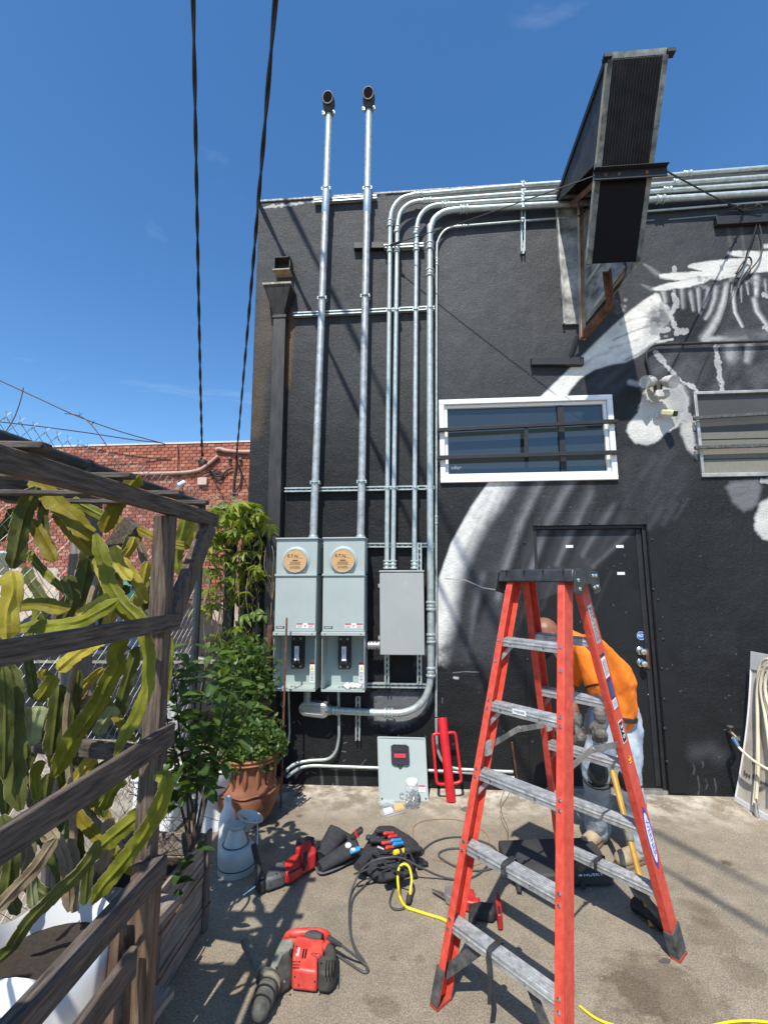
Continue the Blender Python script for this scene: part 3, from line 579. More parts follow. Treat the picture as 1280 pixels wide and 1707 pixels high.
strut(PY(534, 909, YS), PY(724, 909, YS), 'strut just above the closed grey junction box')
strut(PY(527, 1141, YS), PY(716, 1143, YS), 'strut running right from the foot of the meter cabinets')
for x, l in ((645, 'short upright strut under left side of the junction box'), (699, 'tall upright strut behind right side of the junction box')):
    strut(PY(x, 905 if x > 650 else 1085, YS-.042), PY(x, 1140, YS-.042), l, up=(1, 0, 0))
strut(PY(597, 1162, YS), PY(596.5, 1234, YS), 'upright strut behind the horizontal pipe at the bottom', up=(1, 0, 0))
strut(PY(872, 305, YS), PY(871, 420, YS), 'upright strut hanging below the bundle of roof edge conduits', up=(1, 0, 0))
# ================================================================ CONDUITS
def ring(mb, p, d, r, w): p, d = V(p), V(d).normalized(); mb.tube([p-d*w/2, p-d*w/2*.6, p+d*w/2*.6, p+d*w/2], [r*.9, r, r, r*.9], 14)
def coupling(p, d, r, t, m=galv):
    mb = MB(); d = V(d).normalized(); p = V(p)
    ring(mb, p-d*.030, d, r*1.42, .020); ring(mb, p, d, r*1.22, .034); ring(mb, p+d*.030, d, r*1.42, .020); mb.build('coupling', m, t, smooth=True)
def strap(p, r, t):
    mb = MB(); p = V(p)
    mb.tube([p+V((math.cos(a)*r*1.16, -math.sin(a)*r*1.16, 0)) for a in np.linspace(-.5, math.pi+.5, 9)], .006, 4)
    for s in (-1, 1): mb.box(p+V((s*r*1.1, .2*r, 0)), (.012, r*1.6, .030))
    mb.box(p+V((0, -r*1.25, 0)), (.016, .012, .016)); mb.build('strap', galv, t)
def run(lab, pts, r, m=galv, n=8, cps=(), sts=(), name='conduit', group='steel conduits fixed to the black wall', smooth=True, seg=16):
    pts = [V(p) for p in pts]; path = cat_rom(pts, n) if smooth else pts
    t = thing(name, lab, 'conduit', pts[0], group); mb = MB(); mb.tube(path, r, seg); mb.build('pipe', m, t, smooth=True)
    def near(c):
        i = min(range(len(path)-1), key=lambda k: (path[k]-V(c)).length); return path[i+1]-path[i]
    for c in cps: coupling(c, near(c), r, t)
    for c in sts: strap(c, r, t)
    return t
# --- two tall masts
def on(p, q, f): return V(p)*(1-f)+V(q)*f
def mast(bot, top, cpx, sty, lab):
    Y = -.105; p, q = PY(*bot, Y), PY(*top, Y); t = thing('service_mast', lab, 'service mast', p, 'service masts rising above the roof'); r = .0345
    def at(y): return on(p, q, (y-bot[1])/(top[1]-bot[1]))
    mb = MB(); mb.tube([p+V((0, 0, -.02)), at((bot[1]+cpx[1])/2), at(cpx[1])], r, 20); mb.build('lower_pipe', mat('spangled_zinc', (.40, .41, .41), .45, .5, .3, 18, .2, 100, col2=(.60, .62, .61)), t, smooth=True)
    mb = MB(); mb.tube([at(cpx[1]), at(cpx[0]), q], r*.97, 20); mb.build('upper_pipe', galv, t, smooth=True)
    mb = MB(); mb.tube([at(cpx[1])+V((0, 0, -.01)), at(cpx[1]), at(cpx[0]), at(cpx[0])+V((0, 0, .01))], [r*1.02, r*1.14, r*1.14, r*1.02], 20); mb.build('coupling', galv2, t, smooth=True)
    mb = MB(); ring(mb, p+V((0, 0, .01)), (0, 0, 1), r*1.25, .05); mb.build('hub', galv, t, smooth=True)
    for y in sty: strap(at(y), r, t)
    # weatherhead: hooded cap whose dark mouth looks at the yard
    mb = MB(); c = q+V((0, 0, .02)); sec = []
    for h, w_, dp, oy in ((-.03, .042, .042, 0), (.005, .046, .048, -.006), (.035, .056, .056, -.012), (.08, .063, .062, -.016), (.125, .061, .060, -.018), (.155, .050, .048, -.014), (.172, .026, .024, -.010)):
        sec.append([c+V((math.cos(a)*w_, oy+math.sin(a)*dp, h)) for a in np.linspace(0, 2*math.pi, 20, endpoint=False)])
    k = len(mb.v)
    for s in sec: mb.v += s
    for i in range(len(sec)-1):
        for j in range(20): mb.f.append((i*20+j, i*20+(j+1) % 20, (i+1)*20+(j+1) % 20, (i+1)*20+j))
    mb.f.append(tuple(range(19, -1, -1))); mb.f.append(tuple((len(sec)-1)*20+j for j in range(20)))
    h = mb.build('weatherhead', mat('dark_cast_weatherhead', (.05, .043, .038), .55, .3, .3, 30, .2, 80), t, smooth=True)
    mb = MB(); o = c+V((0, -.080, .088)); el_ = [o+V((math.cos(a)*.046, -.006*math.sin(a), math.sin(a)*.060)) for a in np.linspace(0, 2*math.pi, 24, endpoint=False)]; mb.prism(el_, (0, -.004, 0)); mo = mb.build('mouth', mat('dark_hole', (.004, .004, .004), .95, spec=.1), h)
    mb = MB(); mb.tube([o+V((math.cos(a)*.051, -.006*math.sin(a)-.000, math.sin(a)*.066)) for a in np.linspace(0, 2*math.pi, 25)], .008, 6, cap=False); mb.build('mouth_rim', mat('dark_cast_weatherhead', (.05, .043, .038)), h, smooth=True)
    mb = MB()
    for s in (-1, 1): mb.box(c+V((s*.052, -.02, -.03)), (.022, .02, .03)); mb.cyl(c+V((s*.055, -.05, -.035)), c+V((s*.055, .02, -.035)), .006, 6)
    mb.build('clamp_ear', galv, h)
    return t
mast((522, 899), (548.5, 190), (325, 372), (330, 521, 815), 'left tall mast pipe with black hooded cap rising from left meter cabinet')
mast((601, 899), (615, 183), (325, 372), (330, 518, 814), 'right tall mast pipe with black hooded cap rising from right meter cabinet')
# --- bent conduits
Yc = -.085
def wpts(l, Y=Yc): return [PY(*p, Y) for p in l]
def corner(lx, by, arc, right, r, lab, cps, sts, Y=Yc, **k):
    return run(lab, wpts([(lx[0], by), (lx[0]+(lx[1]-lx[0])*.5, (by+arc[0][1])/2)]+arc+right, Y), r, cps=[PY(*c, Y) for c in cps], sts=[PY(*s, Y) for s in sts], **k)
corner((644.5, 649.5), 948, [(650, 400), (650, 372), (654, 349), (667, 332), (686, 325), (704, 323)], [(870, 309), (1060, 296), (1290, 278), (1420, 268)], .0215, 'outermost bent conduit whose horizontal run is the topmost at roof edge', [(697, 323.5), (650, 372), (649.6, 415), (1145, 289)], [(649, 517), (646, 813)])
corner((655, 661.5), 948, [(662, 400), (662, 380), (667, 355), (680, 341), (697, 335), (714, 334)], [(870, 322), (1060, 310), (1290, 293), (1420, 284)], .0215, 'second bent conduit from the left, its run second from the top', [(712, 334), (662, 382), (661.5, 415), (1128, 303)], [(661, 517), (657, 813)])
corner((690.5, 693.5), 948, [(694, 402), (694, 384), (699, 362), (712, 347), (730, 341), (748, 340)], [(870, 332), (1060, 321), (1290, 305), (1420, 296)], .0215, 'third bent conduit standing apart, dropping into the junction box right side', [(743, 341), (694, 385), (693.5, 412), (1112, 316)], [(693, 516), (692, 813)])
# large one, turns again at the bottom towards the conduit body
big = wpts([(716.5, 400), (717, 385), (723, 366), (738, 354), (757, 349.5), (775, 348.5), (870, 343), (1060, 334), (1290, 320), (1420, 312)])
lowp = [PY(*p, -.095) for p in ((545, 1184), (600, 1187), (650, 1189), (676, 1187), (698, 1176), (712, 1156), (717.5, 1130), (718, 1090), (717.5, 1000), (716.5, 700))]
run('thickest conduit, sweeping round under the junction box and up along the wall', lowp+[V((p.x, p.y, p.z)) for p in big], .0295, cps=[PY(773, 348.5, Yc), PY(716.5, 410, Yc), PY(716.5, 455, Yc), PY(717.5, 1010, -.095), PY(718, 1064, -.095), PY(718, 1120, -.095), PY(648, 1189, -.095), PY(556, 1184.5, -.095), PY(1100, 332, Yc)], sts=[PY(716.5, 514, Yc), PY(716.8, 813, Yc)], n=6)
run('slimmest conduit hugging the wall right of the thick one', wpts([(727, 1195), (727, 900), (727.5, 600), (728, 425), (730, 402), (739, 386), (752, 378.5), (768, 376.5), (870, 368), (1060, 353), (1290, 335), (1420, 326)], -.035), .0105, cps=[PY(768, 376.5, -.035), PY(728, 436, -.035), PY(727, 867, -.035)], n=6)
st = thing('conduit_rack', 'small steel bracket rack clamping the five conduits at roof edge', 'conduit clamps', PY(871, 330, -.1))
for y, r in ((309, .0215), (322, .0215), (332, .0215), (343, .0295), (368, .0105)):
    p = PY(870.5, y, Yc); mb = MB(); mb.box(p+V((0, .005, r+.008)), (.03, .05, .012)); mb.box(p+V((0, -r*1.0, 0)), (.022, .008, r*2.6)); mb.cyl(p+V((.008, -r*1.3, r*.7)), p+V((.008, -r-.02, r*.7)), .006, 6); mb.build('clamp', galv, st)
# nipple between right meter cabinet and junction box
t = thing('conduit_nipple', 'stubby ribbed connector joining right meter cabinet to junction box', 'connector', PY(620, 1076, -.13))
a, b_ = PY(611, 1076, -.13), PY(634, 1076, -.13)
mb = MB(); mb.cyl(a, b_, .026, 18); mb.build('pipe', galv, t, smooth=True)
for f in (.15, .38, .62, .88): mb = MB(); ring(mb, on(a, b_, f), b_-a, .036, .024); mb.build('locknut', castal, t, smooth=True)
# conduit body (LB fitting) and its riser
t = thing('pull_fitting', 'cast aluminium conduit body with oval cover below left meter cabinet', 'conduit fitting', PY(523, 1181, -.1))
c0, c1 = PY(511, 1181, -.1), PY(538, 1184, -.1); mb = MB()
def oval(c0, c1, r, y0, n=10):
    d = (c1-c0).normalized(); u = V((0, 0, 1)); u = (u-d*u.dot(d)).normalized(); o = []
    for k in range(n+1): a = math.pi/2+math.pi*k/n; o.append(c0+d*math.cos(a)*r+u*math.sin(a)*r)
    for k in range(n+1): a = -math.pi/2+math.pi*k/n; o.append(c1+d*math.cos(a)*r+u*math.sin(a)*r)
    return [V((p.x, y0, p.z)) for p in o]
mb.prism(oval(c0, c1, .062, -.04), (0, -.09, 0)); bev(mb, 'housing', castal, t, .008)
mb = MB(); mb.prism(oval(c0, c1, .052, -.1305), (0, -.008, 0)); cov = bev(mb, 'cover', mat('cast_aluminium_cover', (.62, .62, .62), .4, .8, .15, 40, .2, 300), t, .004)
mb = MB(); o = oval(c0, c1, .032, -.139); mb.tube(o+[o[0]], .0035, 5); mb.build('cover_ridge', alud, cov)
for c in (c0, c1): mb = MB(); cc = V((c.x+(-.038 if c is c0 else .038), -.139, c.z)); mb.lathe(cc, [(.009, 0), (.008, -.004), (0, -.005)], 10, axis=(0, 1, 0)); mb.build('screw', steel, cov)
mb = MB(); mb.cyl(PY(512, 1175, -.1), PY(512.5, 1152, -.1), .034, 16); mb.build('riser', mat('shaded_zinc', (.30, .31, .32), .5, .7), t, smooth=True)
mb = MB(); mb.cyl(PY(540, 1184, -.095), PY(549, 1184.2, -.095), .038, 16); mb.build('hub', castal, t, smooth=True)
# --- thin conduits near the ground
run('thin conduit dropping from right meter cabinet and curving left near the ground', [PY(564, 1150, -.06), PY(565, 1210, -.05), PY(564.5, 1232, -.05), PY(559, 1254, -.05), PY(545, 1266, -.05), PY(520, 1268, -.06), PY(497, 1272, -.08), PY(483, 1279, -.12), PY(477, 1287, -.16)], .0125, m=galv)
run('thin horizontal conduit low on the wall, running behind the leaning cover', [PY(478, 1296, -.17), PY(488, 1288, -.12), PY(502, 1280, -.07), PY(520, 1277, -.05), PY(560, 1278, -.045), PY(640, 1281, -.04), PY(720, 1285, -.04), PY(800, 1290, -.04), PY(857, 1297, -.04)], .0125)
run('short thin conduit lying over another behind the red post driver', [PY(727, 1198, -.05), PY(728, 1235, -.05), PY(731, 1256, -.05), PY(740, 1272, -.05), PY(757, 1281, -.05), PY(790, 1284, -.05), PY(855, 1287, -.05)], .0125)
run('bare thin pipe dropping from left meter cabinet beside the rusty rod', [PY(481, 1150, -.07), PY(482, 1200, -.06), PY(482, 1225, -.06), PY(478, 1245, -.08), PY(473, 1262, -.12)], .009)
# ================================================================ METER CABINETS
YF = -.27
def meter_box():
    a = PY(461, 899, YF); xr = PY(530, 899, YF).x; x0 = a.x-.002; x1 = xr-.006; zt = a.z; zb = PY(490, 1152, YF).z; z1 = PY(490, 958, YF).z; z2 = PY(490, 1057, YF).z
    t = thing('meter_cabinet', 'left of two tall grey green meter cabinets, rusty rod in front of it', 'electrical cabinet', ((x0+x1)/2, YF, zb), 'grey green meter cabinets')
    mb = MB(); mb.bounds((x0, YF+.012, z1+.004), (x1, -.045, zt)); bev(mb, 'meter_section', greyen, t, .006)
    mb = MB(); mb.bounds((x0-.006, YF-.004, zt-.001), (x1+.006, -.04, zt+.012)); bev(mb, 'top_cap', greyen, t, .003)
    mb = MB(); mb.bounds((x0, YF+.016, z2), (x1, -.045, z1-.004)); bev(mb, 'breaker_section', greyen, t, .004)
    mb = MB(); mb.bounds((x0+.004, YF, z2+.02), (x1-.004, YF+.016, z1-.012)); bev(mb, 'cover_plate', greyen, t, .003)
    mb = MB(); mb.bounds((x0-.003, YF-.012, z1-.013), (x1+.003, YF+.02, z1+.006)); bev(mb, 'drip_lip', greyen, t, .003)
    mb = MB(); mb.bounds((x0-.004, YF-.014, z2-.012), (x1+.004, YF+.02, z2+.018)); lip = bev(mb, 'lower_lip', greyen, t, .003)
    mb = MB()
    for f in (.08, .92):
        mb.lathe((x0+(x1-x0)*f, YF-.014, z2+.006), [(.007, 0), (.006, -.004), (0, -.005)], 8, axis=(0, 1, 0))
    mb.build('screw', steel, lip)
    # raised socket ring with a cardboard disc
    c = V(((x0+x1)/2-.005, YF+.012, PY(490, 935, YF).z))
    mb = MB(); mb.lathe(c, [(.124, .0), (.117, -.008), (.108, -.012), (.102, -.012)], 40, axis=(0, 1, 0)); mb.build('socket_dome', greyen, t, smooth=True)
    mb = MB(); mb.lathe(c, [(.102, -.012), (.102, -.030), (.099, -.034), (.096, -.033), (.096, -.022)], 40, axis=(0, 1, 0)); rg = mb.build('socket_ring', greyen, t, smooth=True)
    mb = MB(); mb.lathe(c, [(.0965, -.026), (.0965, -.0315), (0, -.0315)], 40, axis=(0, 1, 0)); dc = mb.build('cardboard_disc', card, rg)
    o = c+V((0, -.0325, 0))
    text('E.T.N', .036, o+V((-.022, 0, .040)), (1, 0, -.05), (0, 0, 1), blackink, dc, width=.086)
    mb = MB(); mb.add([o+V((.012, 0, .026)), o+V((.070, 0, .020)), o+V((.070, 0, .0185)), o+V((.012, 0, .0245))], [(0, 1, 2, 3)]); mb.build('logo_rule', blackink, dc, fix=False)
    lines(1, o+V((0, .001, .002)), (1, 0, 0), (0, 0, 1), .06, .014, blackink, dc, thick=.7); lines(4, o+V((0, .001, -.022)), (1, 0, 0), (0, 0, 1), .11, .030, blackink, dc, seed=3); lines(3, o+V((0, .001, -.056)), (1, 0, 0), (0, 0, 1), .095, .024, blackink, dc, seed=4)
    # labels on the cover
    def lab_(x, z, w_, h, nm, par, rows=3, m=label, band=redink):
        mb = MB(); mb.bounds((x, YF-.0012, z), (x+w_, YF-.0002, z+h)); q = mb.build(nm, m, par)
        if band: mb = MB(); mb.bounds((x, YF-.0018, z+h*.72), (x+w_*.36, YF-.0010, z+h)); mb.bounds((x+w_*.64, YF-.0018, z+h*.72), (x+w_, YF-.0010, z+h)); mb.build('label_band', band, q)
        return q
    q = lab_(x1-.165, z2+.048, .148, .040, 'warning_label', t)
    lines(4, (x1-.165+.026, YF-.001, z2+.062), (1, 0, 0), (0, 0, 1), .046, .024, blackink, q, seed=8); lines(4, (x1-.165+.122, YF-.001, z2+.062), (1, 0, 0), (0, 0, 1), .046, .024, blackink, q, seed=9)
    mb = MB(); zc_ = z2+.068; xx = x1-.165+.074; mb.tube([(xx-.006, YF-.002, zc_-.012), (xx-.002, YF-.002, zc_-.002), (xx+.007, YF-.002, zc_+.006)], .0022, 4); mb.tube([(xx-.010, YF-.002, zc_+.004), (xx-.002, YF-.002, zc_-.002)], .0018, 4); mb.build('label_figure', blackink, q)
    q = lab_(x0+.018, z2+.044, .072, .020, 'name_plate', t, m=blackink, band=None); lines(2, (x0+.054, YF-.0012, z2+.054), (1, 0, 0), (0, 0, 1), .062, .014, label, q, seed=5, thick=.5)
    # open lower bay: back, sides, floor
    zt2 = z2-.012; w_ = .004
    mb = MB(); mb.bounds((x0, -.052, zb), (x1, -.045, zt2)); mb.build('bay_back', greend, t)
    mb = MB(); mb.bounds((x0, YF+.006, zb), (x0+w_, -.052, zt2)); mb.build('bay_side', greyen, t)
    mb = MB(); mb.bounds((x1-w_, YF+.006, zb), (x1, -.052, zt2)); mb.build('bay_side', greyen, t)
    mb = MB(); mb.bounds((x0, YF+.006, zb-.004), (x1, -.045, zb)); mb.bounds((x0, YF+.004, zb-.004), (x1, YF+.007, zb+.014)); mb.build('bay_floor', greyen, t)
    cx = (x0+x1)/2-.012
    mb = MB(); mb.bounds((cx-.052, -.13, zt2-.30), (cx+.052, -.052, zt2-.02)); br = bev(mb, 'main_breaker', blackpl, t, .005)
    mb = MB(); mb.bounds((cx-.036, -.15, zt2-.255), (cx+.036, -.13, zt2-.085)); bev(mb, 'breaker_face', blackpl, br, .004)
    mb = MB(); mb.bounds((cx-.018, -.152, zt2-.225), (cx+.020, -.1495, zt2-.105)); lb = mb.build('breaker_label', label, br)
    lines(4, (cx, -.1515, zt2-.15), (0, 0, 1), (-1, 0, 0), .06, .02, blackink, lb, seed=7)
    mb = MB(); mb.bounds((cx-.012, -.165, zt2-.10), (cx+.012, -.149, zt2-.075)); bev(mb, 'breaker_handle', blackpl, br, .002)
    mb = MB()
    for s in (-1, 1): mb.cyl((cx+s*.03, -.133, zt2-.275), (cx+s*.03, -.128, zt2-.275), .009, 10); mb.cyl((cx+s*.03, -.135, zt2-.045), (cx+s*.03, -.128, zt2-.045), .009, 10)
    mb.build('lug', alud, br)
    # danger strip on the inside of the right wall, turned to the front
    mb = MB(); mb.bounds((x1-.046, YF+.004, zb+.07), (x1-.006, YF+.0055, zb+.235)); ds = mb.build('danger_label', label, t)
    mb = MB(); mb.bounds((x1-.046, YF+.002, zb+.215), (x1-.006, YF+.0038, zb+.235)); mb.build('label_header', mat('dark_red_print', (.12, .01, .01), .5), ds)
    mb = MB(); mb.prism([(x1-.042, YF+.0035, zb+.172), (x1-.010, YF+.0035, zb+.172), (x1-.026, YF+.0035, zb+.205)], (0, -.0012, 0)); ty = mb.build('hazard_triangle', mat('hazard_yellow', (.85, .65, .02), .5), ds)
    mb = MB(); mb.tube([(x1-.023, YF+.0018, zb+.198), (x1-.029, YF+.0018, zb+.187), (x1-.024, YF+.0018, zb+.185), (x1-.028, YF+.0018, zb+.175)], .0012, 4); mb.build('lightning_mark', blackink, ds)
    lines(7, (x1-.026, YF+.0035, zb+.120), (1, 0, 0), (0, 0, 1), .032, .08, blackink, ds, seed=12)
    lines(2, (x0+.06, -.0525, zt2-.05), (1, 0, 0), (0, 0, 1), .09, .03, mat('pale_stamp', (.6, .62, .6), .6), t, name='stamped_print', seed=13)
    mb = MB()
    for x in (x0+.13, x0+.16): mb.cyl((x, -.15, zb), (x, -.15, zb+.014), .011, 10)
    mb.build('bolt', steel, t)
    return t, x1-x0
MBX, mw = meter_box()
dx2 = PY(539, 899, YF).x-PY(461, 899, YF).x
c2 = copy_tree(MBX, (dx2, 0, 0), 'right of two tall grey green meter cabinets, rag on its open floor')
mb = MB(); p = PY(585, 1149, YF+.09); rr = random.Random(2)
pts = [p+V((x*.13-.05, rr.uniform(-.03, .03), .012+rr.uniform(0, .016))) for x in np.linspace(0, 1, 7)]
mb.tube(cat_rom(pts, 4), [.014+.006*math.sin(i*1.7) for i in range(25)], 7); mb.tube(cat_rom([q+V((.01, .03, .006)) for q in pts[::-1]], 4), .013, 7)
one(mb, 'rag', mat('white_rag', (.66, .66, .64), .9, 0, .1, 30, .4, 60), 'crumpled white rag lying in the open bay of right cabinet', 'rag', smooth=True)
# junction box
YJ = -.215
a, b_ = PY(633, 953, YJ), PY(708, 1092, YJ); t = thing('junction_box', 'closed warm grey junction box fed by three conduits', 'electrical box', ((a.x+b_.x)/2, YJ, b_.z))
mb = MB(); mb.bounds((a.x+.002, YJ+.014, b_.z+.004), (b_.x-.002, -.085, a.z-.002)); bev(mb, 'housing', greyen2, t, .004)
mb = MB(); mb.bounds((a.x-.001, YJ, b_.z-.004), (b_.x+.001, YJ+.013, a.z-.008)); bev(mb, 'door', greyen2, t, .006)
mb = MB(); mb.bounds((a.x-.006, YJ-.006, a.z-.004), (b_.x+.006, -.085, a.z+.010)); bev(mb, 'rain_hood', greyen2, t, .003)
mb = MB()
for f in (.15, .78): mb = MB(); mb.bounds((a.x-.014, YJ+.004, a.z+(b_.z-a.z)*f-.03), (a.x-.002, YJ+.014, a.z+(b_.z-a.z)*f)); mb.build('hinge', greyen2, t)
for x in (644.7, 655.2, 690.8):
    mb = MB(); c = PY(x, 945, Yc); ring(mb, c+V((0, 0, -.01)), (0, 0, 1), .034, .020); ring(mb, c+V((0, 0, .022)), (0, 0, 1), .031, .026); ring(mb, c+V((0, 0, .05)), (0, 0, 1), .034, .016)
    mb.build('connector', galv, t, smooth=True)
# ================================================================ SIGN CABINET
XL = 1.387; XR = 1.805
A = V((XL, .0, 5.43)); TF = PX(1012, 98, XL); BF = PX(978, 440, XL); TB = V((XL, 0, PX(925, 340, XL).z)); BB = V((XL, 0, PX(930, 543, XL).z))
TB = V((XL, -.01, PY(925, 340, 0).z)); BB = V((XL, -.01, PY(930, 543, 0).z))
sg = thing('blade_sign', 'old empty blade sign cabinet, black with rusty frame, jutting from the roof edge', 'sign cabinet', (1.6, -.6, 4.3))
blk = mat('weathered_black_sheet', (.028, .029, .031), .5, .1, .5, 5, .35, 22, col2=(.065, .065, .068), stretch=(6, 6, .6))
ripm = mat('ribbed_black_metal', (.012, .012, .015), .45, .2, .5, 9, .2, 40, col2=(.026, .026, .030), spec=.3)
edge = mat('chipped_black_edge', (.035, .035, .035), .6, 0, .5, 12, .5, 60, col2=(.30, .31, .28))
wp = mat('peeling_white_sign_paint', (.10, .105, .11), .7, 0, .4, 7, .5, 40, col2=(.66, .67, .62))
# front ribbed face, two sections; slopes with TF-BF
dv = (TF-BF); ex = V((XR-XL, 0, 0)); nrm = ex.cross(dv).normalized()
if nrm.y > 0: nrm = -nrm
def face(f0, f1, m, ribs, nm):
    a0, a1 = BF+dv*f0, BF+dv*f1; mb = MB(); mb.add([a0+ex*.09, a0+ex*.91, a1+ex*.91, a1+ex*.09], [(0, 1, 2, 3)])
    q = mb.build(nm, m, sg, fix=False)
    if ribs:
        rb = MB()
        for i in range(16):
            f = .12+.76*i/15; rb.beam(a0+ex*f+nrm*.003, a1+ex*f+nrm*.003, .007, .009, up=nrm)
        rb.build('rib', m, q)
    return q
face(.47, .995, ripm, True, 'front_panel_upper'); face(0, .465, mat('smooth_black_metal', (.003, .003, .006), .45, .2, .3, 4, spec=.2), False, 'front_panel_lower')
for f in (.045, .955):
    mb = MB(); mb.beam(BF+ex*f-nrm*.02, TF+ex*f-nrm*.02, .037, .055, up=nrm); bev(mb, 'front_edge', edge, sg, .002)
mb = MB(); mb.beam(TF-nrm*.01+V((0, 0, .012)), TF+ex-nrm*.01+V((0, 0, .012)), .06, .02, up=nrm); mb.build('top_edge', wp, sg)
for f in (0, 1):
    c = TF+ex*f; mb = MB(); mb.box(c+V((.0 if f == 0 else .012, 0, .01)), (.055, .05, .03)); mb.build('corner_cap', blackp, sg)
mb = MB(); mb.add([TF+V((0, 0, .003)), TF+ex+V((0, 0, .003)), TB+ex+V((0, 0, .003)), TB+V((0, 0, .003))], [(0, 1, 2, 3)]); mb.build('top_panel', blk, sg, fix=False)
# left side: upper dark panel is a triangle
MF = BF+dv*.53
mb = MB(); mb.prism([TB, TF, MF, TB+V((0, -.02, -.02))], (.01, 0, 0)); mb.build('side_panel', mat('mottled_dark_panel', (.03, .029, .028), .6, 0, .6, 9, .4, 30, col2=(.075, .068, .062)), sg)
mb = MB(); mb.beam(TB+V((-.006, 0, 0)), TF+V((-.006, 0, 0)), .02, .05); bev(mb, 'side_rail', blackp, sg, .002); 
mb = MB(); mb.beam(MF+V((-.004, .01, 0)), BF+V((-.004, .01, 0)), .016, .016, up=(1, 0, 0)); mb.build('side_trim', wp, sg)
mb = MB(); mb.beam(TF+V((-.004, .01, -.02)), MF+V((-.004, .01, 0)), .014, .014, up=(1, 0, 0)); mb.build('side_trim', mat('tan_trim', (.45, .40, .30), .6, 0, .2, 20), sg)
# back plate on the wall inside the cabinet, white and peeling, right side wall seen from within
mb = MB(); mb.bounds((XL, -.028, BB.z+.0), (XL+.19, -.006, TB.z-.02)); mb.build('wall_plate', wp, sg)
mb = MB(); mb.bounds((XL-.004, -.05, BB.z), (XL+.012, -.006, TB.z-.02)); mb.build('wall_flange', wp, sg)
# right side inner face
mb = MB(); mb.prism([V((XR, -.02, TB.z)), TF+ex, BF+ex, V((XR, -.02, BF.z+.05))], (-.01, 0, 0)); mb.build('side_panel', wp, sg)
# diagonal inner plates (white), closing the lower bay
mb = MB(); q0 = V((XL+.20, -.10, 4.12)); 
mb.prism([V((XL+.20, -.05, 4.12)), V((XL+.20, -.05, 5.2)), V((XR-.02, -.45, 5.2)), V((XR-.02, -.45, 4.32))], (.006, .012, 0)); ip = mb.build('inner_plate', wp, sg)
for z in (4.24, 4.55, 4.86): mb = MB(); mb.beam(V((XL+.205, -.07, z-.08)), V((XR-.03, -.47, z+.14)), .014, .035); mb.build('inner_batten', mat('pale_batten', (.5, .5, .46), .7, 0, .3, 14), ip)
mb = MB(); mb.tube(cat_rom([V((XL+.10, -.3, 5.0)), V((XL+.14, -.34, 5.03)), V((XL+.18, -.4, 4.97)), V((XL+.17, -.42, 4.85))], 5), .007, 6); mb.build('wire', cable, sg)
# rusty angle frame
fz = PX(958, 340, XL+.10); u0 = PY(962, 345, -.12); u1 = PY(966, 566, -.12); 
def angle(p, q, n1, n2, w=.05, nm='angle_iron', m=rustw):
    p, q = V(p), V(q); n1, n2 = V(n1).normalized(), V(n2).normalized(); mb = MB()
    mb.beam(p+n1*w/2, q+n1*w/2, .005, w, up=n1); mb.beam(p+n2*w/2, q+n2*w/2, .005, w, up=n2); return mb.build(nm, m, sg)
angle(u0, u1, (1, 0, 0), (0, -1, 0), .055)
u2 = PY(1020, 505, -.42); angle(u1+V((0, -.002, -.0)), u2, (0, 0, 1), (1, .3, 0), .05, m=rust)
u3 = PY(1012, 440, -.42); angle(u2, V((u2.x-.01, u2.y, BF.z+.1)), (-1, 0, 0), (0, -1, 0), .05, m=rust)
angle(MF+V((.06, .1, -.02)), V((XL+.09, -.14, TB.z-.12)), (0, 0, -1), (1, 0, 0), .05, m=rust)
bar('wall_foot', PY(964, 560, -.10), PY(950, 600, -.03), .045, .03, par=sg)
# cross bracket with guy wires
bq = BF+dv*.455; mb = MB(); mb.beam(bq+ex*-.06+nrm*.03, bq+ex*1.22+nrm*.03, .012, .075, up=(0, 0, 1)); mb.beam(bq+ex*-.06+nrm*.03+V((0, -.02, .036)), bq+ex*1.22+nrm*.03+V((0, -.02, .036)), .05, .006); cb = bev(mb, 'cross_bracket', blackp, sg, .002)
for f in (.14, .38, .86): mb = MB(); mb.lathe(bq+ex*f+nrm*.038, [(.014, .0), (.013, .008), (0, .010)], 6, axis=nrm); mb.build('bolt', rust, cb)
def wire(pts, r, lab, cat='wire', m=cable, name='guy_wire', group=None, n=6): mb = MB(); mb.tube(cat_rom(pts, n), r, 5); return one(mb, name, m, lab, cat, group, smooth=True)
gw = thing('guy_wire', 'left guy wire with turnbuckle from sign bracket to black wall bar', 'guy wire', PY(642, 411, -.08))
g0, g1 = bq+ex*-.05+nrm*.04, PY(640, 412, -.07)
mb = MB(); mb.tube([g0, on(g0, g1, .3)+V((0, 0, -.01)), on(g0, g1, .6)+V((0, 0, -.015)), on(g0, g1, .9)], .0045, 5); mb.build('cable', cable, gw)
mb = MB(); mb.cyl(on(g0, g1, .90), on(g0, g1, .97), .012, 8); mb.tube([on(g0, g1, .97), on(g0, g1, .985)+V((0, 0, .02)), g1, on(g0, g1, .985)+V((0, 0, -.02)), on(g0, g1, .97)], .005, 5); mb.build('turnbuckle', blackp, gw)
gw = thing('guy_wire', 'right twisted guy wire from sign bracket to long black wall bar', 'guy wire', PY(1225, 350, -.08))
g0, g1 = bq+ex*1.2+nrm*.04, PY(1240, 352, -.07)
mb = MB(); mb.tube([g0, on(g0, g1, .5)+V((0, 0, -.01)), on(g0, g1, .8), g1], .0065, 6); mb.build('cable', mat('black_twisted_wire', (.02, .02, .02), .6, 0, .5, 90, .9, 120), gw)
mb = MB()
for k in range(5): c = on(g0, g1, .78+.05*k); ring(mb, c, g1-g0, .014, .02)
mb.build('turnbuckle', blackp, gw, smooth=True)
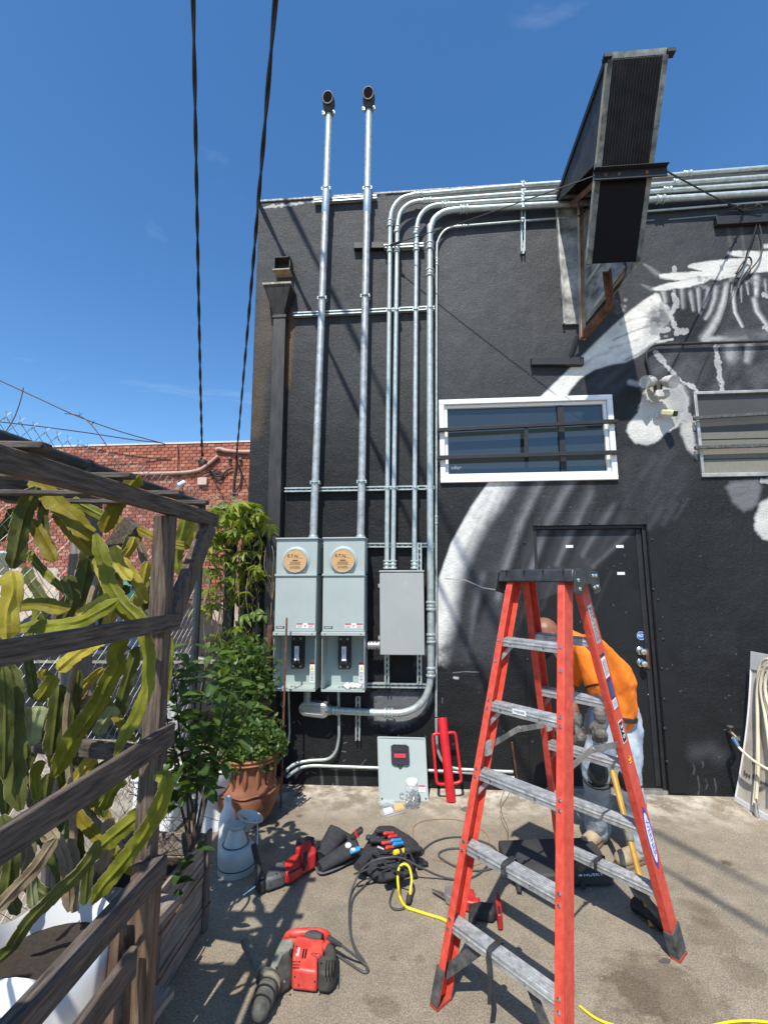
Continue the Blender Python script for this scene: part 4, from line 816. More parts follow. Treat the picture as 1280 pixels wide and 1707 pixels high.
# black bars on wall
def wallbar(a, b_, h, lab, Y=-.03): p, q = PY(*a, Y), PY(*b_, Y); mb = MB(); mb.beam(p, q, .05, h); return one(mb, 'wall_bar', blackp, lab, 'wall bar', bevel=.003)
wallbar((885, 603), (972, 603), .075, 'black steel wall bar under the sign, left of the mural')
wallbar((590, 411), (650, 410), .065, 'short black steel bar behind right mast and turnbuckle')
wallbar((1192, 370), (1330, 362), .085, 'long black steel bar under roof edge conduits at far right')
mb = MB(); rr = random.Random(3)
b0 = PY(1225, 350, -.06); ptsw = [b0+V((rr.uniform(-.05, .25), rr.uniform(-.03, .0), rr.uniform(-.03, .04))) for _ in range(14)]
mb.tube(cat_rom(ptsw, 5), .006, 5); 
for lp in ([(1262, 360), (1258, 385), (1247, 415), (1240, 440), (1228, 458), (1224, 470)], [(1262, 360), (1270, 395), (1268, 425), (1250, 450), (1236, 462), (1230, 480)], [(1236, 462), (1252, 440), (1248, 428), (1236, 440), (1226, 456)]):
    mb.tube(cat_rom([PY(*p, -.035) for p in lp], 5), .0075, 5)
one(mb, 'tangled_wire', cable, 'tangle of black wires looped over wall bar, dangling on mural', 'wire', smooth=True)
# ================================================================ SCUPPER, HOPPER, DOWNSPOUT
dkm = mat('dark_sheet_metal', (.028, .027, .026), .5, .2, .5, 6, .3, 30, col2=(.06, .055, .05), stretch=(5, 5, .8))
a, b_ = PY(457, 428, -.10), PY(483, 449, -.10); t = thing('roof_scupper', 'small open black scupper box sticking out above downspout hopper', 'scupper', a)
mb = MB(); e = .006
mb.bounds((a.x, -.10, a.z-e), (b_.x, 0, a.z)); mb.bounds((a.x, -.10, b_.z), (a.x+e, 0, a.z-e)); mb.bounds((b_.x-e, -.10, b_.z), (b_.x, 0, a.z-e)); mb.bounds((a.x, -.004, b_.z), (b_.x, 0, a.z-e)); mb.build('box', dkm, t)
mb = MB(); mb.bounds((a.x-.004, -.125, b_.z-.010), (b_.x+.004, 0, b_.z)); mb.build('lip', mat('tan_edge_metal', (.35, .30, .22), .6, .2, .3, 20), t)
t = thing('downspout', 'square black downspout with flared hopper at building corner', 'downspout', PY(430, 900, -.1))
c0 = PY(440, 477, -.17); c1 = PY(485, 477, -.17); d0 = PY(455, 524, -.11); d1 = PY(472, 524, -.11)
mb = MB(); mb.loft([(d0.x, -.10, d0.z), (d1.x, -.10, d1.z), (d1.x, -.005, d1.z), (d0.x, -.005, d0.z)], [(c0.x, -.19, c0.z), (c1.x, -.19, c0.z), (c1.x, -.005, c0.z), (c0.x, -.005, c0.z)]); bev(mb, 'hopper', dkm, t, .002)
mb = MB(); mb.bounds((c0.x-.008, -.198, c0.z), (c1.x+.008, -.003, c0.z+.022)); bev(mb, 'hopper_rim', mat('worn_hopper_rim', (.10, .09, .07), .6, .1, .5, 25, .3, 60, col2=(.5, .44, .33)), t, .002)
e0 = PY(436, 900, -.10)
mb = MB(); mb.prism([(d0.x, -.10, d0.z+.01), (d1.x+.02, -.10, d0.z+.01), (d1.x+.02, -.010, d0.z+.01), (d0.x, -.010, d0.z+.01)], (0, 0, -(d0.z-.05))); bev(mb, 'pipe', dkm, t, .004)
mb = MB(); mb.bounds((d0.x-.008, -.108, d0.z-.03), (d1.x+.028, -.004, d0.z+.0)); bev(mb, 'collar', dkm, t, .002)
# ================================================================ FLOOD LIGHT, PIPE, CAMERA
run('thin black pipe running right above the window and bending down to flood light', wpts([(1086, 632), (1081, 612), (1077, 596), (1080, 583), (1092, 575.5), (1112, 573.5), (1180, 571.5), (1290, 568), (1420, 562)], -.03), .012, m=blackp, group=None)
flm = mat('aged_white_lamp_housing', (.46, .44, .40), .55, 0, .3, 14, .2, 60, col2=(.66, .65, .62))
c = PY(1093, 645, -.05); t = thing('flood_light', 'twin head motion flood light in aged white on the mural', 'flood light', c)
mb = MB(); mb.lathe(V((c.x, 0, c.z)), [(.058, 0), (.058, -.03), (.05, -.045), (0, -.047)], 20, axis=(0, 1, 0)); mb.build('base', flm, t, smooth=True)
mb = MB(); mb.box(c+V((0, -.035, -.01)), (.05, .05, .09)); mb.cyl(c+V((-.05, -.04, .0)), c+V((.06, -.04, .0)), .014, 8); bev(mb, 'knuckle', mat('dark_knuckle', (.08, .075, .07), .6, .2), t, .004)
for s, tip in ((-1, (1064, 637)), (1, (1120, 636))):
    a = c+V((s*.035, -.06, .03)); q = PY(*tip, -.20) if s < 0 else PY(*tip, -.20)
    q = a+(q-a).normalized()*.13; d = q-a
    mb = MB(); mb.tube([a, a+d*.08, a+d*.25, a+d*.6, a+d*.97, a+d, a+d*.96, a+d*.8], [.016, .034, .044, .050, .056, .055, .047, .040], 20); h = mb.build('lamp_head', flm, t, smooth=True)
    mb = MB(); ring(mb, a+d*.55, d, .055, .008); mb.build('lamp_rim', flm, h)
p = c+V((.012, -.09, -.095)); mb = MB(); mb.prism([p+V((-.052, 0, .035)), p+V((.052, 0, .035)), p+V((.064, 0, -.015)), p+V((.045, 0, -.035)), p+V((-.045, 0, -.035)), p+V((-.064, 0, -.015))], (0, .07, 0)); bev(mb, 'motion_sensor', flm, t, .008)
mb = MB(); mb.cyl(c+V((0, -.04, -.04)), p+V((0, .02, .02)), .012, 8); mb.build('sensor_stem', blackp, t)
c = PY(1098, 692, -.02); t = thing('security_camera', 'small yellowed bullet security camera below the flood light', 'security camera', c)
mb = MB(); mb.lathe(V((c.x, 0, c.z)), [(.026, 0), (.026, -.012), (0, -.014)], 14, axis=(0, 1, 0)); mb.tube([V((c.x, -.01, c.z)), V((c.x+.015, -.045, c.z+.005)), V((c.x+.035, -.06, c.z))], .009, 8); mb.build('mount', flm, t, smooth=True)
a = V((c.x+.02, -.05, c.z+.012)); q = V((c.x+.068, -.155, c.z-.035)); mb = MB(); mb.beam(a, q, .062, .056); cb = bev(mb, 'body', mat('yellowed_plastic', (.66, .62, .34), .45, 0, .15, 20), t, .014)
d = (q-a).normalized(); mb = MB(); mb.beam(q+d*.0005, q+d*.006, .052, .046); bev(mb, 'lens_face', blackpl, cb, .01)
# ================================================================ OVERHEAD CABLES
def twisted(pts, r, lab):
    t = thing('overhead_cable', lab, 'overhead cable', pts[0], 'twisted black service cables')
    path = cat_rom(pts, 60)
    for k in range(2):
        mb = MB(); mb.tube([p+V((math.cos(i*.42+k*math.pi)*r*.8, 0, math.sin(i*.42+k*math.pi)*r*.8)) for i, p in enumerate(path)], r, 5); mb.build('strand', cable, t, smooth=True)
a = PD(337, 760, 10.15); b_ = PD(322, -10, 4.0); m1 = PD(330, 430, 7.2); e = b_+(b_-m1).normalized()*8
m1 = on(a, b_, .45)+V((0, 0, -.10)); twisted([a, m1, b_, e], .016, 'left overhead twisted black cable running down to the brick building')
a = PD(394, 765, 10.15); b_ = PD(460, -10, 2.75); m1 = on(a, b_, .55)+V((0, 0, -.06)); e = b_+(b_-on(a, b_, .6)).normalized()*6
twisted([a, m1, b_, e], .0125, 'right overhead twisted black cable passing beside the black building corner')
# ================================================================ BRICK BUILDING ACROSS THE ALLEY
YB = 6.0
bt = PY(300, 739.5, YB).z; BX0, BX1 = -11.5, 2.5
bb = thing('brick_building', 'low red brick building with pale mortar across the alley, under open sky', 'building', (-6, YB, 0))
mort = mat('pale_mortar', (.52, .42, .34), .9, 0, .35, 2, .3, 60)
mb = MB(); mb.bounds((BX0, YB+.012, 0), (BX1, YB+5, bt-.01)); mb.build('wall', mort, bb)
mb = MB(); mb.bounds((BX0, YB-.03, bt-.01), (BX1, YB+5.02, bt+.03)); mb.build('parapet_cap', mat('pale_coping', (.62, .60, .56), .8), bb)
brm = [mat('red_brick', (.36, .105, .06), .85, 0, .3, 3, .4, 50, col2=(.50, .17, .10)), mat('red_brick_dark', (.27, .08, .05), .85, 0, .25, 6, .4, 50), mat('red_brick_pale', (.45, .19, .12), .85, 0, .2, 6, .4, 50)]
H_, L_ = .079, .172; proto = []
for m in brm:
    q = MB(); q.box((0, 0, 0), (L_-.016, .03, H_-.016)); q = q.build('brick', m); proto.append(q.data); bpy.data.objects.remove(q)
rr = random.Random(11); cnt = 0; rest = [MB(), MB(), MB()]; nrow = int((bt-1.25)/H_)
xa, xb = PY(0, 800, YB).x-2.2, PY(416, 800, YB).x+.2
hole = []
for (u0, v0, u1, v1) in ((2, 922, 15, 958), (272, 1000, 312, 1055)):
    a, b_ = PY(u0, v0, YB), PY(u1, v1, YB); hole.append((a.x, b_.x, b_.z, a.z))
cells = []
for j in range(nrow):
    z = bt-.012-H_*(j+.5); off = (j % 2)*L_/2; n = int((xb-xa)/L_)
    for i in range(n+1):
        x = xa+off+i*L_
        if any(h[0]-.08 < x < h[1]+.08 and h[2] < z < h[3] for h in hole): continue
        if z < 2.05 and x < PY(100, 960, YB).x: continue
        cells.append((x, z))
near = sorted(cells, key=lambda c: (c[1] < bt-1.0, -c[0]))[:300]; ns_ = set(near)
for x, z in cells:
    k = rr.choice([0, 0, 0, 1, 1, 2]); dy = rr.uniform(-.003, .003)
    if (x, z) in ns_: o = bpy.data.objects.new('brick', proto[k]); COL.objects.link(o); adopt(o, bb); o.matrix_basis = Matrix.Translation((x, YB+dy, z))
    else: rest[k].box((x, YB+dy, z), (L_-.016, .03, H_-.016))
for k in range(3): rest[k].build('brickwork', brm[k], bb, kind='stuff')
for a in hole:
    mb = MB(); mb.bounds((a[0]-.04, YB-.02, a[2]-.05), (a[1]+.04, YB+.011, a[3]+.05)); q = mb.build('window', mat('pale_window_frame', (.6, .6, .58), .6), bb)
    mb = MB(); mb.bounds((a[0], YB-.03, a[2]), (a[1], YB-.021, a[3])); mb.build('pane', gl2, q)
a, b_ = PY(-60, 985, YB), PY(100, 1010, YB); mb = MB(); mb.bounds((a.x, YB-.06, 1.15), (b_.x, YB+.011, a.z)); mb.build('stone_plinth', mat('cream_stone', (.52, .46, .36), .85, 0, .15, 3, .3, 20), bb)
def bp(x, y, Y=YB-.06): return PY(x, y, Y)
run('old painted pipe curving up across the brick wall', [bp(150, 792), bp(230, 790), bp(300, 788), bp(330, 784), bp(346, 775), bp(358, 765), bp(364, 760)], .042, m=mat('pinkish_painted_pipe', (.45, .30, .24), .7, 0, .2, 8), group=None)
run('thick pale pipe along the brick wall behind black building corner', [bp(360, 750), bp(366, 748), bp(376, 751), bp(400, 753), bp(430, 753)], .045, m=mat('pinkish_painted_pipe', (.45, .30, .24)), group=None)
a, b_ = bp(329, 796, YB-.10), bp(344, 808, YB-.10); mb = MB(); mb.bounds((a.x, YB-.10, b_.z), (b_.x, YB-.002, a.z)); t = one(mb, 'wall_box', mat('pinkish_beige_box', (.60, .44, .36), .7), 'small pinkish beige utility box on the brick wall', 'utility box', bevel=.01)
t = thing('security_camera', 'white tube security camera on the distant brick wall', 'security camera', bp(303, 808)); mb = MB(); mb.cyl(bp(296, 810, YB-.35), bp(307, 804, YB-.22), .055, 14); mb.build('body', whitep, t, smooth=True); mb = MB(); mb.cyl(bp(302, 809, YB-.2), bp(303, 812, YB-.01), .02, 8); mb.build('mount', whitep, t)
sw_ = thing('service_wiring', 'messy black service wiring and drips across the brick wall', 'wiring', bp(340, 780))
for pts in ([(337, 762), (334, 768), (340, 774), (346, 768)], [(394, 762), (393, 780), (390, 800), (388, 832)], [(340, 790), (352, 786), (362, 794), (372, 790), (360, 784), (350, 792)], [(352, 790), (366, 800), (376, 786), (388, 780)], [(397, 776), (402, 790), (400, 808), (390, 822)], [(296, 741), (297, 760), (296, 800)]):
    mb = MB(); mb.tube(cat_rom([bp(*p) for p in pts], 6), .02 if len(pts) > 3 else .012, 6); mb.build('wire', mat('dusty_black_wire', (.04, .035, .032), .8), sw_, smooth=True)
for x, y in ((333, 768), (343, 770), (384, 766), (402, 767)):
    mb = MB(); mb.lathe(bp(x, y, YB-.01), [(.03, 0), (.045, -.03), (.025, -.05), (.045, -.08), (.02, -.1), (0, -.1)], 12, axis=(0, 1, 0)); one(mb, 'insulator', mat('brown_insulator', (.12, .08, .07), .5), {333: 'leftmost brown insulator, where the left overhead cable lands', 343: 'second brown insulator from the left, just above the pipe bend', 384: 'brown insulator left of the black drop cable on brick wall', 402: 'rightmost brown insulator, next to the black building corner'}[x], 'insulator', 'insulators on the brick wall', smooth=True)
for i, pts in enumerate(([(-20, 625), (60, 662), (130, 694), (200, 719), (275, 740)], [(-20, 701), (60, 710), (150, 722), (215, 732), (268, 738)])):
    wire([PD(x, y, 9.6+.1*k) for k, (x, y) in enumerate(pts)], .013, ['upper thin utility wire crossing low sky to brick roof', 'lower thin utility wire crossing low sky to brick roof'][i], 'utility wire', name='utility_wire')
# ================================================================ PARKED CAR AND BIN BEYOND THE FENCE
def car():
    t = thing('parked_car', 'dark grey parked car seen through the chain link fence', 'car', (-3.5, 1.6, 0)); cpnt = mat('dark_car_paint', (.018, .02, .024), .4, .2, .1, 2)
    x0, x1, y0, y1 = -5.9, -1.95, .75, 2.45
    prof = [(x0, .35), (x0+.05, .75), (x0+.5, .95), (x0+1.0, 1.0), (x0+1.5, 1.40), (x0+2.6, 1.42), (x0+3.25, 1.02), (x0+3.85, .92), (x1, .6), (x1, .32)]
    mb = MB(); mb.prism([(x, y0+.0, z) for x, z in [(x0, .35), (x0+.03, .75), (x0+.45, .93), (x0+.95, .99), (x0+3.25, 1.00), (x0+3.8, .90), (x1, .62), (x1, .32)]], (0, y1-y0, 0)); bev(mb, 'body', cpnt, t, .05)
    mb = MB(); mb.loft([(x0+.95, y0+.03, .985), (x0+3.27, y0+.03, .985), (x0+3.27, y1-.03, .985), (x0+.95, y1-.03, .985)], [(x0+1.5, y0+.2, 1.42), (x0+2.65, y0+.2, 1.43), (x0+2.65, y1-.2, 1.43), (x0+1.5, y1-.2, 1.42)]); cbn = bev(mb, 'cabin', cpnt, t, .03)
    for a, c in ((.06, .48), (.52, .95)):
        def pt(f, g): lo = V((x0+1.0+f*2.2, y0+.022, .99)); hi = V((x0+1.52+f*1.1, y0+.192, 1.415)); return lo*(1-g)+hi*g
        mb = MB(); mb.prism([pt(a, .08), pt(c, .08), pt(c, .88), pt(a, .88)], (0, -.008, -.004)); mb.build('side_window', gl2, cbn)
    for x in (x0+.75, x0+3.2):
        mb = MB(); mb.cyl((x, y0-.01, .32), (x, y0+.2, .32), .32, 24); wl = bev(mb, 'wheel', blackru, t, .02); mb = MB(); mb.cyl((x, y0-.02, .32), (x, y0-.005, .32), .19, 20); mb.build('rim', alu, wl)
    for s in (0, 1): mb = MB(); mb.box((x1+.005, y0+.3+s*1.1, .68), (.04, .35, .13)); bev(mb, 'headlight', mat('headlight_glass', (.7, .72, .75), .1), t, .02)
    mb = MB(); mb.beam((x0+.1, y0-.012, .86), (x0+3.7, y0-.012, .88), .012, .03); mb.build('trim_strip', steel, t)
    mb = MB(); mb.box((x0+3.0, y0-.08, 1.02), (.12, .16, .1)); bev(mb, 'mirror', cpnt, t, .03)
car()
t = thing('wheeled_bin', 'green wheeled bin standing beyond the fence', 'bin', (-3.2, 4.2, 0)); gb = mat('green_bin_plastic', (.03, .16, .11), .5, 0, .2, 4)
c = PD(215, 985, 8.4); mb = MB(); mb.loft([(c.x-.3, c.y-.3, .1), (c.x+.3, c.y-.3, .1), (c.x+.3, c.y+.3, .1), (c.x-.3, c.y+.3, .1)], [(c.x-.42, c.y-.4, 1.62), (c.x+.42, c.y-.4, 1.62), (c.x+.42, c.y+.4, 1.62), (c.x-.42, c.y+.4, 1.62)]); bev(mb, 'body', gb, t, .03)
mb = MB(); mb.loft([(c.x-.45, c.y-.45, 1.62), (c.x+.45, c.y-.45, 1.62), (c.x+.45, c.y+.45, 1.62), (c.x-.45, c.y+.45, 1.62)], [(c.x-.40, c.y-.38, 1.74), (c.x+.40, c.y-.38, 1.74), (c.x+.40, c.y+.45, 1.78), (c.x-.40, c.y+.45, 1.78)]); bev(mb, 'lid', gb, t, .02)
for s in (-1, 1): mb = MB(); mb.cyl((c.x+s*.3, c.y+.3, .12), (c.x+s*.36, c.y+.3, .12), .12, 14); mb.build('wheel', blackru, t)
# rust red tiled shed roof beyond the fence
a = PD(330, 1003, 7.6); mb = MB(); t = thing('garden_shed', 'low rust coloured boarded shed beyond the fence near brick wall', 'shed', (a.x, a.y, 0))
for i in range(9):
    z = .35+i*.12; mb = MB(); mb.bounds((a.x-.65, a.y, z), (a.x+.25, a.y+.03, z+.112)); mb.build('board', mat('rust_brown_board', (.20, .085, .055), .85, 0, .35, 4, .4, 30, stretch=(1, 8, 8)), t)
mb = MB(); mb.bounds((a.x-.7, a.y-.02, 1.43), (a.x+.3, a.y+.8, 1.47)); mb.build('roof', mat('roof_felt', (.10, .10, .10)), t)
# ================================================================ CHAIN LINK FENCE
FX = -1.78; fz = 2.37; fy0, fy1 = -4.1, -.55
t = thing('chain_link_fence', 'tall chain link fence with dark top pipe behind the cactus frame', 'fence', (FX, -1, 0)); dpipe = mat('dark_fence_pipe', (.045, .05, .055), .5, .4, .4, 6, .3, 40)
mb = MB(); mb.tube([(FX, fy0, fz), (FX, fy1, fz)], .030, 12); mb.build('top_rail', dpipe, t, smooth=True)
for y in (-3.6, -1.9, fy1): mb = MB(); mb.tube([(FX, y, 0), (FX, y, fz+.03)], .030, 12); mb.build('post', dpipe, t, smooth=True)
mb = MB(); ce = .072; nz = int(2.5/ce); ny = int((fy1-fy0)/ce)
for i in range(ny):
    for s in (0, 1):
        y = fy0+i*ce; pts = []
        for j in range(nz+1):
            k = (j+s) % 2; pts.append(V((FX+.004*(1 if (j % 2) else -1), y+(ce/2 if k else -ce/2)*.96, .02+j*ce)))
        if s == 0: mb.tube(pts, .0017, 3, cap=False)
        else: mb.tube([p+V((.003, 0, 0)) for p in pts], .0017, 3, cap=False)
for i in range(0, ny):
    y = fy0+i*ce+ce/2; zz = .02+nz*ce
    for s in (-1, 1): mb.tube([V((FX, y-s*.010, zz-.02)), V((FX, y+s*.003, zz+.008)), V((FX+.006, y+s*.014, zz+.022))], .0014, 3)
q = mb.build('wire_mesh', mat('fence_wire', (.34, .35, .36), .6, .3, .25, 9), t, smooth=True, fix=False); q['kind'] = 'stuff'
# ================================================================ WOODEN PLANT FRAME
tx = -.95
t = thing('plant_frame', 'weathered dark timber frame with rails and roof slats holding up cactus', 'plant frame', (tx, -2.6, 0))
def timber(nm, p, q, w, h, m, up=(0, 0, 1), **k):
    mb = MB(); p, q = V(p), V(q); n = 5; r = random.Random(hash(nm) % 99+len(t.children)); last = None
    d = (q-p).normalized(); sd = d.cross(V(up))
    if sd.length < 1e-4: sd = d.cross(V((0, 1, 0)))
    sd.normalize(); u = sd.cross(d).normalized(); ringsv = []
    for i in range(n+1):
        c = p+(q-p)*i/n+sd*r.uniform(-.002, .002)+u*r.uniform(-.002, .002); ww, hh = w*r.uniform(.95, 1.04), h*r.uniform(.95, 1.04)
        ringsv.append([c+sd*a*ww/2+u*b*hh/2 for a, b in ((-1, -1), (1, -1), (1, 1), (-1, 1))])
    for rg in ringsv: mb.v += rg
    for i in range(n):
        for j in range(4): mb.f.append((i*4+j, i*4+(j+1) % 4, (i+1)*4+(j+1) % 4, (i+1)*4+j))
    mb.f.append((3, 2, 1, 0)); mb.f.append((n*4, n*4+1, n*4+2, n*4+3)); return bev(mb, nm, m, t, .003, **k)
b1 = PX(0, 765, tx); b2 = PX(358, 868, tx)
timber('top_beam', (tx, -4.0, b1.z+.006), (tx, b2.y, b2.z), .045, .056, wood)
r1 = PX(285, 1035, tx); timber('rail', (tx+.03, -4.0, r1.z+.0), (tx+.03, r1.y, r1.z), .022, .058, wood)
r2 = PX(275, 1222, tx); timber('rail', (tx+.03, -4.0, r2.z-.02), (tx+.03, r2.y, r2.z), .022, .078, wood)
r3 = PX(245, 1442, tx); timber('rail', (tx+.05, -4.0, r3.z-.005), (tx+.05, r3.y, r3.z), .045, .070, wood)
r4 = PX(212, 1600, tx); timber('rail', (tx+.02, -4.0, r4.z-.03), (tx+.02, r4.y, r4.z), .025, .085, wood)
pa = PX(292, 870, tx-.03); timber('post', (tx-.015, r1.y-.05, 0), (tx-.015, r1.y-.05, b2.z-.03), .062, .055, woodv)
pt = PX(345, 882, tx); timber('brace', (tx, b2.y-.06, b2.z-.03), (tx-.01, r1.y+.0, r1.z-.02), .045, .07, woodv)
pf = PX(225, 1500, tx); timber('front_post', (tx+.01, r3.y-.02, 0), (tx+.01, r3.y-.02, r3.z+.02), .085, .05, woodb, up=(0, 1, 0))
timber('cleat', (tx-.03, r3.y-.10, .30), (tx-.03, r3.y-.10, .70), .03, .03, woodb)
X2 = -1.66; timber('top_beam', (X2, -4.0, 2.13), (X2, -1.95, 2.13), .045, .10, wood)
for y in (-3.22, -2.88, -2.58, -2.36): timber('roof_slat', (X2-.12, y, b1.z+.063+.0), (tx+.06, y+.02, b1.z+.046), .038, .018, woodx, up=(0, 0, 1))
timber('post', (-1.56, -2.15, 0), (-1.56, -2.15, 2.08), .09, .09, mat('pale_grey_post', (.17, .15, .13), .9, 0, .35, 5, .7, 26, col2=(.30, .27, .24), stretch=(14, 14, 1.2)))
timber('brace', (-1.30, -2.2, 2.02), (-1.66, -2.18, 1.55), .05, .08, wood); timber('post', (-1.75, -3.6, 0), (-1.75, -3.6, 2.1), .08, .08, woodv)
timber('cross_rail', (-1.64, -2.32, 1.35-.25), (tx-.02, -2.42, 1.35-.25), .03, .06, woodx)
timber('shelf_board', (-1.5, -2.30, .50), (tx-.03, -2.36, .50), .22, .03, cratew); timber('shelf_board', (-1.5, -2.30, .18), (tx-.03, -2.36, .18), .22, .03, cratew)
# ================================================================ CACTUS
def leafmat(nm, c, c2, tc, a=.35, rough=.5, sc=16): return mat(nm, c, rough+(.1 if 'cactus' in nm else 0), 0, .25, sc, .5 if 'cactus' in nm else .25, 70, col2=c2, transl=(a, tc), spec=.35, blotch=((.24, .17, .08), 13, .67) if 'cactus' in nm else None)
cm = {'y': leafmat('cactus_yellow', (.40, .33, .03), (.58, .49, .08), (.55, .48, .04), .3), 'g': leafmat('cactus_green', (.15, .17, .014), (.30, .31, .03), (.38, .38, .02), .32), 'd': leafmat('cactus_dark', (.07, .085, .016), (.15, .165, .035), (.18, .20, .02), .25), 'o': leafmat('cactus_olive', (.19, .16, .010), (.32, .26, .02), (.46, .36, .01), .35), 'b': leafmat('cactus_woody', (.20, .145, .085), (.34, .27, .17), (.2, .15, .05), .1), 'p': leafmat('cactus_pale', (.24, .28, .13), (.36, .39, .19), (.32, .38, .1), .2)}
edgem = mat('cactus_corky_edge', (.26, .22, .10), .8, 0, .3, 30)
cac = thing('cactus_plant', 'sprawling dragon fruit cactus with long flat wavy yellow green stems', 'cactus', (-1.25, -2.6, .5))
rc = random.Random(21)
def cactus(pts, D, w, tone, ph=None, tilt=None, ridge=.42):
    n = len(pts); Ds = D if isinstance(D, (list, tuple)) else [D]*n
    wp_ = [PD(x, y, d) for (x, y), d in zip(pts, Ds)]; path = cat_rom(wp_, 20); ph = rc.uniform(0, 6) if ph is None else ph; tilt = rc.uniform(-.7, .7) if tilt is None else tilt
    dm = sum(Ds)/n; W = w*1.0/F_*dm/2; tot = sum((path[i+1]-path[i]).length for i in range(len(path)-1)); mb = MB(); K = 8; acc = 0; em = MB(); el = [[], []]
    for i, p in enumerate(path):
        if i: acc += (path[i]-path[i-1]).length
        t_ = (path[min(i+1, len(path)-1)]-path[max(i-1, 0)]).normalized(); vd = (CAM-p).normalized(); s = t_.cross(vd).normalized(); nn = s.cross(t_).normalized()
        if nn.dot(vd) < 0: nn = -nn
        a = tilt+.35*math.sin(acc*3+ph); s2 = s*math.cos(a)+nn*math.sin(a); n2 = nn*math.cos(a)-s*math.sin(a)
        f = acc/tot; taper = min(1, .35+f*9, .25+(1-f)*7)
        A1 = ((acc/.042+ph) % 1)**.5; A2 = ((acc/.046+ph+.4) % 1)**.5; big = 1+.10*math.sin(acc*9+ph)+.06*math.sin(acc*23+ph*2); wl, wr = W*1.12*taper*(.84+.18*A1)*big, W*1.12*taper*(.84+.18*A2)*(2-big)
        th = W*ridge*taper; e = .0022; o1 = n2*.004*math.sin(acc*2*math.pi/.11+ph); o2 = n2*.004*math.sin(acc*2*math.pi/.12+ph+2)
        mb.v += [p-s2*wl+n2*e+o1, p-s2*wl*.30+n2*th*.30+o1*.4, p+n2*th*.9, p+s2*wr*.30+n2*th*.30+o2*.4, p+s2*wr+n2*e+o2, p+s2*wr-n2*e+o2, p-n2*th*.45, p-s2*wl-n2*e+o1]
        el[0].append(p-s2*wl*1.005+o1); el[1].append(p+s2*wr*1.005+o2)
    m = len(path)
    for i in range(m-1):
        for j in range(K): mb.f.append((i*K+j, i*K+(j+1) % K, (i+1)*K+(j+1) % K, (i+1)*K+j))
    mb.f.append(tuple(range(K))[::-1]); mb.f.append(tuple((m-1)*K+j for j in range(K)))
    o = mb.build('stem', cm[tone], cac, smooth=True, angle=32)
    if W > .012:
        for k in (0, 1): em.tube(el[k], .0013, 4)
        em.build('stem_edge', edgem, o)
    return o
